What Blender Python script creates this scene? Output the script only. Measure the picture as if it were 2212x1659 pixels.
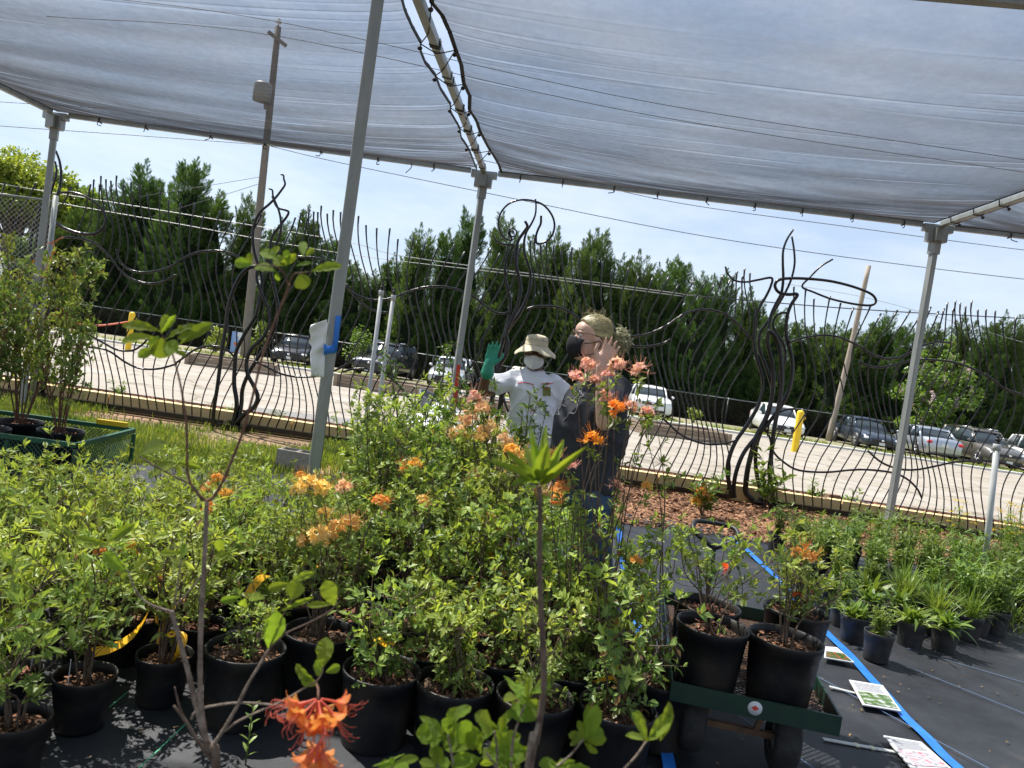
import bpy, math, random
import numpy as np
from mathutils import Vector, Matrix

D = bpy.data
SC = bpy.context.scene
COL = SC.collection
R = math.radians
for _o in list(D.objects):
    D.objects.remove(_o)

# ------------------------------------------------------------------ camera
PITCH, ROLL, FPX, HC = R(2.4), R(8.3), 1620.0, 1.5      # focal length in pixels of a 2212 px wide frame
FW = np.array([0, math.cos(PITCH), -math.sin(PITCH)])
_up = np.array([0, math.sin(PITCH), math.cos(PITCH)])
_rt = np.array([1.0, 0, 0])
RX = math.cos(ROLL) * _rt + math.sin(ROLL) * _up
UX = -math.sin(ROLL) * _rt + math.cos(ROLL) * _up
cd = D.cameras.new('camera')
cam = D.objects.new('camera', cd)
COL.objects.link(cam)
cd.sensor_width = 36
cd.lens = 36 * FPX / 2212
cd.clip_start = 0.05
cd.clip_end = 2000
cam.matrix_world = Matrix(((RX[0], UX[0], -FW[0], 0), (RX[1], UX[1], -FW[1], 0), (RX[2], UX[2], -FW[2], HC), (0, 0, 0, 1)))
SC.camera = cam
cd.dof.use_dof = True
cd.dof.focus_distance = 5.5
cd.dof.aperture_fstop = 7.0

# ------------------------------------------------------------------ light
SUN_TO = Vector((-0.48, 0.36, 1.0)).normalized()       # direction towards the sun
sl = D.lights.new('sun', 'SUN')
sl.energy = 5.0
sl.angle = R(0.55)
sl.color = (1.0, 0.955, 0.88)
sun = D.objects.new('sun', sl)
COL.objects.link(sun)
sun.rotation_euler = SUN_TO.to_track_quat('Z', 'Y').to_euler()
sun.location = (-6, -2, 12)

wd = D.worlds.new('World')
SC.world = wd
wd.use_nodes = True
nt = wd.node_tree
nt.nodes.clear()
N = nt.nodes.new
sky = N('ShaderNodeTexSky')
sky.sky_type = 'NISHITA'
sky.sun_disc = False
sky.sun_elevation = math.asin(SUN_TO.z)
sky.sun_rotation = math.atan2(SUN_TO.x, SUN_TO.y)
sky.air_density = 1.0
sky.dust_density = 0.8
sky.ozone_density = 1.2
tc = N('ShaderNodeTexCoord')
mp = N('ShaderNodeMapping')
mp.inputs['Scale'].default_value = (1.3, 1.0, 4.5)
mp.inputs['Rotation'].default_value = (0, 0.12, 0.3)
nz = N('ShaderNodeTexNoise')
nz.inputs['Scale'].default_value = 3.2
nz.inputs['Detail'].default_value = 7
nz.inputs['Roughness'].default_value = 0.62
rp = N('ShaderNodeValToRGB')
rp.color_ramp.elements[0].position = 0.36
rp.color_ramp.elements[0].color = (0.0, 0.0, 0.0, 1)
rp.color_ramp.elements[1].position = 0.68
rp.color_ramp.elements[1].color = (1.0, 1.0, 1.0, 1)
mx = N('ShaderNodeMix')
mx.data_type = 'RGBA'
hz = N('ShaderNodeMix')
hz.data_type = 'RGBA'
hz.inputs['A'].default_value = (3.15, 3.85, 5.0, 1)         # milky blue haze
hz.inputs['B'].default_value = (4.6, 5.0, 5.65, 1)          # thin bright cloud
mx.inputs['Factor'].default_value = 0.72
bg = N('ShaderNodeBackground')
bg.inputs['Strength'].default_value = 0.101
wo = N('ShaderNodeOutputWorld')
L_ = nt.links.new
L_(tc.outputs['Generated'], mp.inputs['Vector'])
L_(mp.outputs['Vector'], nz.inputs['Vector'])
L_(nz.outputs['Fac'], rp.inputs['Fac'])
L_(rp.outputs['Color'], hz.inputs['Factor'])
L_(hz.outputs['Result'], mx.inputs['B'])
L_(sky.outputs['Color'], mx.inputs['A'])
L_(mx.outputs['Result'], bg.inputs['Color'])
L_(bg.outputs['Background'], wo.inputs['Surface'])

SC.view_settings.view_transform = 'Standard'
SC.view_settings.look = 'None'
SC.view_settings.exposure = 0.92
SC.view_settings.gamma = 1.0
SC.view_settings.use_curve_mapping = False
SC.render.engine = 'CYCLES'
SC.cycles.use_denoising = True
SC.cycles.max_bounces = 7
SC.cycles.diffuse_bounces = 3
SC.cycles.glossy_bounces = 3
SC.cycles.transmission_bounces = 4
SC.cycles.transparent_max_bounces = 16
SC.cycles.caustics_reflective = False
SC.cycles.caustics_refractive = False
SC.cycles.sample_clamp_indirect = 6
SC.cycles.use_adaptive_sampling = True
SC.cycles.adaptive_threshold = 0.02


# ------------------------------------------------------------------ placing: where a sight line meets a real plane
def ray(x, y):
    return RX * (x - 1106) / FPX + UX * (829.5 - y) / FPX + FW


def aty(x, y, Y):
    k = ray(x, y)
    p = k * (Y / k[1])
    return np.array([p[0], p[1], p[2] + HC])


def atz(x, y, z):
    k = ray(x, y)
    p = k * ((z - HC) / k[2])
    return np.array([p[0], p[1], p[2] + HC])


def lotz(y):
    return 0.0 if y < 11.2 else -0.026 * (min(y, 60) - 11.2)


def atlot(x, y):
    Y = 20.0
    for _ in range(30):
        p = atz(x, y, lotz(Y))
        Y = 0.5 * Y + 0.5 * min(max(p[1], 5), 90)
    if p[1] > 36.3:
        p = aty(x, y, 36.3)
        p[2] = lotz(36.3)
    return p


# ------------------------------------------------------------------ mesh collecting
class MB:
    def __init__(s):
        s.V = []; s.Q = []; s.T = []; s.n = 0; s.qm = []; s.tm = []

    def add(s, v, q=None, t=None, mi=0):
        v = np.asarray(v, float).reshape(-1, 3)
        if q is not None and len(q):
            q = np.asarray(q, int).reshape(-1, 4) + s.n
            s.Q.append(q); s.qm.append(np.full(len(q), mi))
        if t is not None and len(t):
            t = np.asarray(t, int).reshape(-1, 3) + s.n
            s.T.append(t); s.tm.append(np.full(len(t), mi))
        s.V.append(v)
        s.n += len(v)
        return s

    def box(s, c, sz, rot=None, mi=0, taper=1.0):
        x, y, z = np.array(sz) / 2
        k = taper
        v = np.array([[-x, -y, -z], [x, -y, -z], [x, y, -z], [-x, y, -z], [-x * k, -y * k, z], [x * k, -y * k, z], [x * k, y * k, z], [-x * k, y * k, z]])
        if rot is not None:
            v = v @ np.array(rot).T
        return s.add(v + np.array(c), [[0, 3, 2, 1], [4, 5, 6, 7], [0, 1, 5, 4], [1, 2, 6, 5], [2, 3, 7, 6], [3, 0, 4, 7]], mi=mi)

    def bar(s, a, b, w, h=None, mi=0, up=(0, 0, 1)):
        a = np.array(a, float); b = np.array(b, float)
        d = b - a; Ln = np.linalg.norm(d); d /= Ln
        u = np.array(up, float); u = u - d * (u @ d)
        if np.linalg.norm(u) < 1e-4:
            u = np.array([0, 1.0, 0]) - d * d[1]
        u /= np.linalg.norm(u); r = np.cross(u, d)
        rot = np.stack([d, -r, u], 1)
        return s.box((a + b) / 2, (Ln, w, h or w), rot, mi)

    def tube(s, pts, rad, n=8, cap=True, mi=0, flat=1.0):
        P = np.asarray(pts, float); m = len(P)
        rad = np.broadcast_to(np.asarray(rad, float), (m,))
        t = np.gradient(P, axis=0)
        t /= np.linalg.norm(t, axis=1)[:, None] + 1e-12
        nrm = np.zeros_like(P)
        a = np.array([0, 0, 1.0]) if abs(t[0][2]) < 0.8 else np.array([1.0, 0, 0])
        u = a - t[0] * (a @ t[0]); u /= np.linalg.norm(u)
        for i in range(m):
            u = u - t[i] * (u @ t[i]); u /= np.linalg.norm(u) + 1e-12
            nrm[i] = u
        bn = np.cross(t, nrm)
        an = np.arange(n) * 2 * math.pi / n
        v = P[:, None] + rad[:, None, None] * (np.cos(an)[None, :, None] * nrm[:, None] * flat + np.sin(an)[None, :, None] * bn[:, None])
        i = np.arange(m - 1)[:, None] * n; j = np.arange(n)[None]; j2 = (j + 1) % n
        q = np.stack([i + j, i + j2, i + n + j2, i + n + j], -1).reshape(-1, 4)
        v = v.reshape(-1, 3)
        tr = None
        if cap:
            v = np.concatenate([v, P[:1], P[-1:]])
            c0, c1 = m * n, m * n + 1
            jj = np.arange(n); j2 = (jj + 1) % n
            tr = np.concatenate([np.stack([np.full(n, c0), j2, jj], 1), np.stack([np.full(n, c1), (m - 1) * n + jj, (m - 1) * n + j2], 1)])
        return s.add(v, q, tr, mi)

    def lathe(s, prof, c=(0, 0, 0), n=20, mi=0, axis=None):
        pr = np.asarray(prof, float); m = len(pr)
        an = np.arange(n) * 2 * math.pi / n
        v = np.stack([pr[:, 0][:, None] * np.cos(an), pr[:, 0][:, None] * np.sin(an), np.repeat(pr[:, 1][:, None], n, 1)], -1).reshape(-1, 3)
        if axis is not None:
            v = v @ np.array(axis).T
        i = np.arange(m - 1)[:, None] * n; j = np.arange(n)[None]; j2 = (j + 1) % n
        q = np.stack([i + j, i + j2, i + n + j2, i + n + j], -1).reshape(-1, 4)
        return s.add(v + np.array(c), q, mi=mi)

    def ell(s, c, r, rot=None, n=14, m=9, mi=0):
        th = np.linspace(0.001, math.pi - 0.001, m)
        pr = np.stack([np.sin(th), -np.cos(th)], 1)
        an = np.arange(n) * 2 * math.pi / n
        v = np.stack([pr[:, 0][:, None] * np.cos(an), pr[:, 0][:, None] * np.sin(an), np.repeat(pr[:, 1][:, None], n, 1)], -1).reshape(-1, 3) * np.array(r)
        if rot is not None:
            v = v @ np.array(rot).T
        i = np.arange(m - 1)[:, None] * n; j = np.arange(n)[None]; j2 = (j + 1) % n
        q = np.stack([i + j, i + j2, i + n + j2, i + n + j], -1).reshape(-1, 4)
        jj = np.arange(n); k2 = (jj + 1) % n
        t = np.concatenate([np.stack([k2[1:-1] * 0, k2[1:-1], jj[1:-1]], 1), np.stack([0 * jj[1:-1] + (m - 1) * n, (m - 1) * n + jj[1:-1], (m - 1) * n + k2[1:-1]], 1)])
        return s.add(v + np.array(c), q, t, mi)

    def loft(s, rings, mi=0, cap=True, closed=True):
        rg = np.asarray(rings, float); m, n = rg.shape[:2]
        i = np.arange(m - 1)[:, None] * n
        j = np.arange(n if closed else n - 1)[None]; j2 = (j + 1) % n
        q = np.stack([i + j, i + j2, i + n + j2, i + n + j], -1).reshape(-1, 4)
        v = rg.reshape(-1, 3); t = None
        if cap and closed:
            v = np.concatenate([v, rg[0].mean(0)[None], rg[-1].mean(0)[None]])
            jj = np.arange(n); k2 = (jj + 1) % n
            t = np.concatenate([np.stack([np.full(n, m * n), k2, jj], 1), np.stack([np.full(n, m * n + 1), (m - 1) * n + jj, (m - 1) * n + k2], 1)])
        return s.add(v, q, t, mi)

    def sheet(s, gridpts, mi=0):
        return s.loft(gridpts, mi, cap=False, closed=False)

    def mesh(s, name, mats, smooth=True, off=None):
        me = D.meshes.new(name)
        V = np.concatenate(s.V) if s.V else np.zeros((0, 3))
        if off is not None:
            V = V - np.array(off)
        Q = np.concatenate(s.Q) if s.Q else np.zeros((0, 4), int)
        T = np.concatenate(s.T) if s.T else np.zeros((0, 3), int)
        mi = np.concatenate([np.concatenate(s.qm) if s.qm else np.zeros(0, int), np.concatenate(s.tm) if s.tm else np.zeros(0, int)])
        me.vertices.add(len(V)); me.vertices.foreach_set('co', V.astype(np.float32).ravel())
        lv = np.concatenate([Q.ravel(), T.ravel()]).astype(np.int32)
        me.loops.add(len(lv)); me.loops.foreach_set('vertex_index', lv)
        nf = len(Q) + len(T)
        me.polygons.add(nf)
        st = np.concatenate([np.arange(len(Q)) * 4, len(Q) * 4 + np.arange(len(T)) * 3]).astype(np.int32)
        me.polygons.foreach_set('loop_start', st)
        me.polygons.foreach_set('material_index', mi.astype(np.int32))
        me.polygons.foreach_set('use_smooth', np.full(nf, bool(smooth)))
        for m in (mats if isinstance(mats, (list, tuple)) else [mats]):
            me.materials.append(m)
        me.update(calc_edges=True)
        me.validate()
        return me

    def build(s, name, mats, parent=None, smooth=True, world=True):
        off = None
        if parent is not None and world:
            off = world_loc(parent)
        return link(name, s.mesh(name, mats, smooth, off), parent)


def world_loc(o):
    v = np.zeros(3)
    while o is not None:
        v += np.array(o.location)
        o = o.parent
    return v


def link(name, data, parent=None, loc=None, rot=None, scale=None):
    o = D.objects.new(name, data)
    COL.objects.link(o)
    if parent is not None:
        o.parent = parent
    if loc is not None:
        o.location = loc
    if rot is not None:
        o.rotation_euler = rot
    if scale is not None:
        o.scale = scale if hasattr(scale, '__len__') else (scale,) * 3
    return o


def tag(o, label=None, cat=None, group=None, kind=None):
    if label: o['label'] = label
    if cat: o['category'] = cat
    if group: o['group'] = group
    if kind: o['kind'] = kind
    return o


def thing(name, loc, label, cat, group=None, rz=0.0):
    o = link(name, None, None, loc, (0, 0, rz))
    o.empty_display_size = 0.1
    return tag(o, label, cat, group)


def stuff(o):
    o['kind'] = 'stuff'
    return o


def struct(o):
    o['kind'] = 'structure'
    return o


def cr(pts, k=8):
    """smooth curve through points"""
    P = np.asarray(pts, float)
    P = np.concatenate([[2 * P[0] - P[1]], P, [2 * P[-1] - P[-2]]])
    out = []
    for i in range(1, len(P) - 2):
        p0, p1, p2, p3 = P[i - 1:i + 3]
        for t in np.arange(k) / k:
            out.append(0.5 * (2 * p1 + (p2 - p0) * t + (2 * p0 - 5 * p1 + 4 * p2 - p3) * t * t + (3 * p1 - p0 - 3 * p2 + p3) * t ** 3))
    out.append(P[-2])
    return np.array(out)


def rotz(a):
    c, s = math.cos(a), math.sin(a)
    return np.array([[c, -s, 0], [s, c, 0], [0, 0, 1]])


def frame_to(d, up=(0, 0, 1)):
    """matrix whose columns are x = d, y, z ~ up"""
    d = np.array(d, float); d /= np.linalg.norm(d)
    u = np.array(up, float); u = u - d * (u @ d)
    if np.linalg.norm(u) < 1e-6:
        u = np.array([1.0, 0, 0]) - d * d[0]
    u /= np.linalg.norm(u)
    return np.stack([d, np.cross(u, d), u], 1)


ORD = ['first', 'second', 'third', 'fourth', 'fifth', 'sixth', 'seventh', 'eighth', 'ninth', 'tenth', 'eleventh', 'twelfth', 'thirteenth', 'fourteenth', 'fifteenth', 'sixteenth', 'seventeenth', 'eighteenth', 'nineteenth', 'twentieth']


# ------------------------------------------------------------------ materials
def nodes(name):
    m = D.materials.new(name)
    m.use_nodes = True
    t = m.node_tree
    return m, t, t.nodes['Principled BSDF'], t.nodes['Material Output']


def c4(c):
    return (c[0], c[1], c[2], 1)


def mat(name, c, r=0.6, m=0.0, c2=None, sc=6.0, det=5.0, bump=0.0, bsc=60.0, spec=0.5, coat=0.0, lo=0.35, hi=0.68, stretch=(1, 1, 1), c3=None, sc3=1.2, rvar=0.0):
    M, t, b, o = nodes(name)
    b.inputs['Base Color'].default_value = c4(c)
    b.inputs['Roughness'].default_value = r
    b.inputs['Metallic'].default_value = m
    b.inputs['Specular IOR Level'].default_value = spec
    b.inputs['Coat Weight'].default_value = coat
    lk = t.links.new
    tcx = t.nodes.new('ShaderNodeTexCoord')
    mpx = t.nodes.new('ShaderNodeMapping')
    mpx.inputs['Scale'].default_value = stretch
    lk(tcx.outputs['Object'], mpx.inputs['Vector'])
    if c2 is not None:
        n = t.nodes.new('ShaderNodeTexNoise'); n.inputs['Scale'].default_value = sc; n.inputs['Detail'].default_value = det; n.inputs['Roughness'].default_value = 0.62
        lk(mpx.outputs['Vector'], n.inputs['Vector'])
        ra = t.nodes.new('ShaderNodeValToRGB')
        ra.color_ramp.elements[0].position = lo; ra.color_ramp.elements[0].color = c4(c)
        ra.color_ramp.elements[1].position = hi; ra.color_ramp.elements[1].color = c4(c2)
        lk(n.outputs['Fac'], ra.inputs['Fac'])
        last = ra.outputs['Color']
        if c3 is not None:
            n3 = t.nodes.new('ShaderNodeTexNoise'); n3.inputs['Scale'].default_value = sc3; n3.inputs['Detail'].default_value = 4
            lk(tcx.outputs['Object'], n3.inputs['Vector'])
            r3 = t.nodes.new('ShaderNodeValToRGB'); r3.color_ramp.elements[0].position = 0.45; r3.color_ramp.elements[1].position = 0.7
            lk(n3.outputs['Fac'], r3.inputs['Fac'])
            mm = t.nodes.new('ShaderNodeMix'); mm.data_type = 'RGBA'
            lk(r3.outputs['Color'], mm.inputs['Factor']); lk(last, mm.inputs['A']); mm.inputs['B'].default_value = c4(c3)
            last = mm.outputs['Result']
        lk(last, b.inputs['Base Color'])
        if rvar:
            mr = t.nodes.new('ShaderNodeMapRange'); mr.inputs['To Min'].default_value = r - rvar; mr.inputs['To Max'].default_value = r + rvar
            lk(n.outputs['Fac'], mr.inputs['Value']); lk(mr.outputs['Result'], b.inputs['Roughness'])
    if bump:
        n2 = t.nodes.new('ShaderNodeTexNoise'); n2.inputs['Scale'].default_value = bsc; n2.inputs['Detail'].default_value = 4
        lk(mpx.outputs['Vector'], n2.inputs['Vector'])
        bp = t.nodes.new('ShaderNodeBump'); bp.inputs['Strength'].default_value = bump; bp.inputs['Distance'].default_value = 0.02
        lk(n2.outputs['Fac'], bp.inputs['Height']); lk(bp.outputs['Normal'], b.inputs['Normal'])
    return M


def leafmat(name, cs, trans=0.35, rough=0.42, spec=0.4, tcol=None, objvar=0.25, bump=0.0, brown=False):
    """leaf: colour differs leaf by leaf and plant by plant, light passes through"""
    M, t, b, o = nodes(name)
    lk = t.links.new
    g = t.nodes.new('ShaderNodeNewGeometry')
    ra = t.nodes.new('ShaderNodeValToRGB')
    el = ra.color_ramp.elements
    while len(el) < len(cs):
        el.new(0.5)
    for i, c in enumerate(cs):
        el[i].position = (0.94 if brown else 1.0) * i / max(1, len(cs) - 1)
        el[i].color = c4(c)
    if brown:
        e9 = el.new(0.975); e9.color = (0.17, 0.10, 0.035, 1)
    lk(g.outputs['Random Per Island'], ra.inputs['Fac'])
    oi = t.nodes.new('ShaderNodeObjectInfo')
    hs = t.nodes.new('ShaderNodeHueSaturation')
    mr = t.nodes.new('ShaderNodeMapRange'); mr.inputs['To Min'].default_value = 1 - objvar; mr.inputs['To Max'].default_value = 1 + objvar
    lk(oi.outputs['Random'], mr.inputs['Value']); lk(mr.outputs['Result'], hs.inputs['Value'])
    mr2 = t.nodes.new('ShaderNodeMapRange'); mr2.inputs['To Min'].default_value = 0.485; mr2.inputs['To Max'].default_value = 0.515
    ml = t.nodes.new('ShaderNodeMath'); ml.operation = 'MULTIPLY'; ml.inputs[1].default_value = 7.31
    fr = t.nodes.new('ShaderNodeMath'); fr.operation = 'FRACT'
    lk(oi.outputs['Random'], ml.inputs[0]); lk(ml.outputs[0], fr.inputs[0]); lk(fr.outputs[0], mr2.inputs['Value']); lk(mr2.outputs['Result'], hs.inputs['Hue'])
    lk(ra.outputs['Color'], hs.inputs['Color'])
    lk(hs.outputs['Color'], b.inputs['Base Color'])
    b.inputs['Roughness'].default_value = rough
    b.inputs['Specular IOR Level'].default_value = spec
    if bump:
        tcx = t.nodes.new('ShaderNodeTexCoord'); n2 = t.nodes.new('ShaderNodeTexNoise'); n2.inputs['Scale'].default_value = 180; n2.inputs['Detail'].default_value = 3
        lk(tcx.outputs['Object'], n2.inputs['Vector'])
        bp = t.nodes.new('ShaderNodeBump'); bp.inputs['Strength'].default_value = bump; bp.inputs['Distance'].default_value = 0.004
        lk(n2.outputs['Fac'], bp.inputs['Height']); lk(bp.outputs['Normal'], b.inputs['Normal'])
    if trans:
        tr = t.nodes.new('ShaderNodeBsdfTranslucent')
        mt = t.nodes.new('ShaderNodeMix'); mt.data_type = 'RGBA'; mt.blend_type = 'MULTIPLY'; mt.inputs['Factor'].default_value = 1
        lk(hs.outputs['Color'], mt.inputs['A']); mt.inputs['B'].default_value = c4(tcol or (1.35, 1.25, 0.6))
        lk(mt.outputs['Result'], tr.inputs['Color'])
        ms = t.nodes.new('ShaderNodeMixShader'); ms.inputs['Fac'].default_value = trans
        lk(b.outputs['BSDF'], ms.inputs[1]); lk(tr.outputs['BSDF'], ms.inputs[2]); lk(ms.outputs['Shader'], o.inputs['Surface'])
    return M


M = {}
M['galv'] = mat('galvanised_steel', (0.24, 0.26, 0.25), 0.45, 0.35, (0.33, 0.35, 0.34), 9, bump=0.05, bsc=40, stretch=(1, 1, 0.25), rvar=0.08)
M['rust'] = mat('rusty_steel', (0.12, 0.07, 0.045), 0.75, 0.3, (0.25, 0.14, 0.08), 14)
M['iron'] = mat('black_painted_iron', (0.004, 0.004, 0.005), 0.24, 0.0, (0.008, 0.007, 0.007), 12, bump=0.10, bsc=70, spec=0.5)
M['blackplastic'] = mat('black_pot_plastic', (0.005, 0.006, 0.008), 0.46, 0, (0.016, 0.016, 0.018), 7, bump=0.08, bsc=30, spec=0.3, rvar=0.1, c3=(0.035, 0.028, 0.02), sc3=5)
M['greyplastic'] = mat('scuffed_pot_plastic', (0.018, 0.019, 0.022), 0.5, 0, (0.06, 0.055, 0.05), 9, bump=0.08, bsc=30)
M['soil'] = mat('bark_soil', (0.045, 0.026, 0.016), 0.9, 0, (0.19, 0.115, 0.07), 55, bump=1.0, bsc=70, lo=0.42, hi=0.66)
M['mulch'] = leafmat('red_bark_mulch', [(0.07, 0.030, 0.018), (0.23, 0.105, 0.058), (0.32, 0.165, 0.10), (0.14, 0.065, 0.04)], 0, 0.85, 0.2)
M['stem'] = mat('twig_bark', (0.07, 0.045, 0.03), 0.8, 0, (0.17, 0.12, 0.085), 60)
M['stemgrey'] = mat('grey_twig_bark', (0.15, 0.11, 0.08), 0.8, 0, (0.33, 0.26, 0.20), 50, bump=0.4, bsc=120)
M['stemred'] = mat('reddish_stem', (0.10, 0.035, 0.02), 0.7, 0, (0.20, 0.10, 0.06), 50)
M['bark'] = mat('tree_bark', (0.10, 0.075, 0.055), 0.9, 0, (0.20, 0.16, 0.125), 9, bump=0.7, bsc=22)
M['lf_az'] = leafmat('azalea_leaf', [(0.085, 0.15, 0.035), (0.17, 0.26, 0.062), (0.24, 0.33, 0.088), (0.13, 0.20, 0.05)], 0.40, 0.42, 0.35, brown=True)
M['lf_left'] = leafmat('pale_azalea_leaf', [(0.16, 0.22, 0.048), (0.26, 0.34, 0.078), (0.34, 0.41, 0.115), (0.20, 0.27, 0.062)], 0.42, 0.42, 0.35, brown=True)
M['lf_young'] = leafmat('young_azalea_leaf', [(0.26, 0.37, 0.07), (0.38, 0.47, 0.115), (0.32, 0.44, 0.09)], 0.46, 0.42, 0.35, objvar=0.15)
M['lf_dark'] = leafmat('dark_azalea_leaf', [(0.05, 0.11, 0.02), (0.10, 0.18, 0.03), (0.14, 0.23, 0.04)], 0.34)
M['lf_per'] = leafmat('perennial_leaf', [(0.10, 0.18, 0.035), (0.18, 0.28, 0.055), (0.26, 0.35, 0.08)], 0.38)
M['lf_grass'] = leafmat('grass_blade', [(0.09, 0.15, 0.02), (0.19, 0.25, 0.04), (0.28, 0.30, 0.07), (0.13, 0.20, 0.025)], 0.35, 0.5)
M['lf_big'] = leafmat('broad_azalea_leaf', [(0.17, 0.28, 0.03), (0.27, 0.39, 0.04), (0.20, 0.30, 0.06)], 0.5, 0.45, 0.35, bump=0.6, objvar=0.2)
M['lf_con'] = leafmat('cypress_spray', [(0.038, 0.078, 0.026), (0.075, 0.135, 0.040), (0.125, 0.195, 0.058)], 0.34, 0.6, 0.25, objvar=0.12)
M['core'] = mat('cypress_core_shade', (0.008, 0.014, 0.007), 0.95, 0, (0.012, 0.018, 0.008), 3, spec=0.1)  # near-black colour stands in for shade deep in the crown
M['lf_dec'] = leafmat('spring_tree_leaf', [(0.12, 0.20, 0.03), (0.20, 0.28, 0.045), (0.26, 0.33, 0.06)], 0.4, objvar=0.1)
M['lf_bush'] = leafmat('shrub_leaf', [(0.10, 0.17, 0.03), (0.19, 0.27, 0.05)], 0.35)
M['fl_pink'] = leafmat('pink_petal', [(0.84, 0.50, 0.43), (0.87, 0.60, 0.38), (0.82, 0.42, 0.44), (0.87, 0.64, 0.46)], 0.4, 0.6, 0.2, (1.1, 1.0, 0.9), 0.06)
M['fl_vivid'] = leafmat('vivid_orange_petal', [(0.88, 0.38, 0.05), (0.90, 0.47, 0.08), (0.86, 0.31, 0.04)], 0.4, 0.6, 0.2, (1.1, 1.0, 0.8), 0.06)
M['fl_orange'] = leafmat('orange_petal', [(0.88, 0.47, 0.11), (0.90, 0.56, 0.17), (0.86, 0.38, 0.09)], 0.4, 0.6, 0.2, (1.1, 1.0, 0.8), 0.06)
M['fl_yellow'] = leafmat('apricot_petal', [(0.88, 0.62, 0.20), (0.90, 0.70, 0.30), (0.88, 0.54, 0.14)], 0.4, 0.6, 0.2, (1.1, 1.0, 0.8), 0.06)
M['fl_cream'] = leafmat('cream_peach_petal', [(0.88, 0.62, 0.40), (0.88, 0.68, 0.34), (0.85, 0.54, 0.42)], 0.4, 0.6, 0.2, (1.1, 1.0, 0.8), 0.06)
M['fl_red'] = mat('coral_red_tube', (0.62, 0.075, 0.05), 0.5, 0, (0.75, 0.16, 0.07), 40)
M['fl_coral'] = leafmat('coral_orange_petal', [(0.84, 0.27, 0.07), (0.87, 0.37, 0.11), (0.80, 0.21, 0.06)], 0.42, 0.55, 0.25, (1.1, 1.0, 0.8), 0.05)
M['fl_gold'] = leafmat('golden_umbel', [(0.75, 0.52, 0.02), (0.8, 0.62, 0.04)], 0.2, 0.6, 0.2)
M['fl_violet'] = leafmat('violet_petal', [(0.26, 0.20, 0.55), (0.40, 0.34, 0.66)], 0.3, 0.6, 0.2)
M['fl_lilac'] = leafmat('pale_lilac_petal', [(0.52, 0.40, 0.58), (0.66, 0.54, 0.68)], 0.35, 0.6, 0.2)
M['ribbon_y'] = mat('yellow_ribbon', (0.80, 0.40, 0.015), 0.4, 0, (0.85, 0.47, 0.02), 20)
M['ribbon_r'] = mat('orange_red_ribbon', (0.75, 0.075, 0.015), 0.4, 0, (0.80, 0.12, 0.02), 20)
M['white'] = mat('white_plastic', (0.72, 0.73, 0.74), 0.45, 0, (0.62, 0.63, 0.64), 6)
M['pvc'] = mat('weathered_pvc', (0.60, 0.61, 0.60), 0.45, 0, (0.48, 0.49, 0.48), 7)
M['paper'] = mat('paper', (0.86, 0.87, 0.88), 0.8, 0, (0.78, 0.79, 0.80), 12, bump=0.3, bsc=50)
M['bluetape'] = mat('blue_tape', (0.018, 0.16, 0.62), 0.5, 0, (0.03, 0.22, 0.72), 9, bump=0.2, bsc=25)
M['yellow'] = mat('yellow_bollard_paint', (0.85, 0.56, 0.01), 0.5, 0, (0.72, 0.46, 0.015), 5, bump=0.06, bsc=20)
M['wood'] = mat('weathered_timber', (0.20, 0.15, 0.105), 0.85, 0, (0.32, 0.25, 0.18), 7, stretch=(0.3, 3, 6), bump=0.4, bsc=25)
M['newwood'] = mat('fresh_pine_timber', (0.62, 0.45, 0.20), 0.75, 0, (0.72, 0.55, 0.28), 5, stretch=(0.25, 4, 6), bump=0.2, bsc=25)
M['pole'] = mat('pole_wood', (0.13, 0.115, 0.095), 0.9, 0, (0.21, 0.19, 0.16), 9, stretch=(5, 5, 0.3), bump=0.5, bsc=18)
M['wire'] = mat('cable', (0.03, 0.03, 0.035), 0.5, 0)
M['wirepale'] = mat('bare_cable', (0.38, 0.38, 0.38), 0.5, 0.5)
M['greenpaint'] = mat('dark_green_paint', (0.004, 0.026, 0.017), 0.45, 0, (0.009, 0.040, 0.024), 8, bump=0.05, bsc=30)
M['greenpaint2'] = mat('bright_green_paint', (0.007, 0.075, 0.032), 0.45, 0, (0.011, 0.105, 0.045), 8)
M['rubber'] = mat('tyre_rubber', (0.014, 0.014, 0.014), 0.8, 0, (0.035, 0.033, 0.03), 20, bump=0.3, bsc=60)
M['block'] = mat('concrete_block', (0.34, 0.30, 0.25), 0.95, 0, (0.46, 0.41, 0.34), 30, bump=0.6, bsc=90)
M['chrome'] = mat('bright_metal', (0.75, 0.76, 0.78), 0.18, 1.0)
M['glass'] = mat('car_glass', (0.02, 0.03, 0.035), 0.04, 0, spec=0.9)
M['lamp'] = mat('headlamp_lens', (0.60, 0.63, 0.66), 0.12, 0.2, spec=0.8)
M['tail'] = mat('tail_lamp_lens', (0.55, 0.015, 0.02), 0.15, 0, spec=0.7)
M['darkplastic'] = mat('dark_trim', (0.015, 0.015, 0.016), 0.45)

# =================================================================== ground
def lotheight(y):
    y = np.asarray(y, float)
    return np.where(y < 11.2, 0.0, -0.026 * (np.minimum(y, 60) - 11.2))


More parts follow.
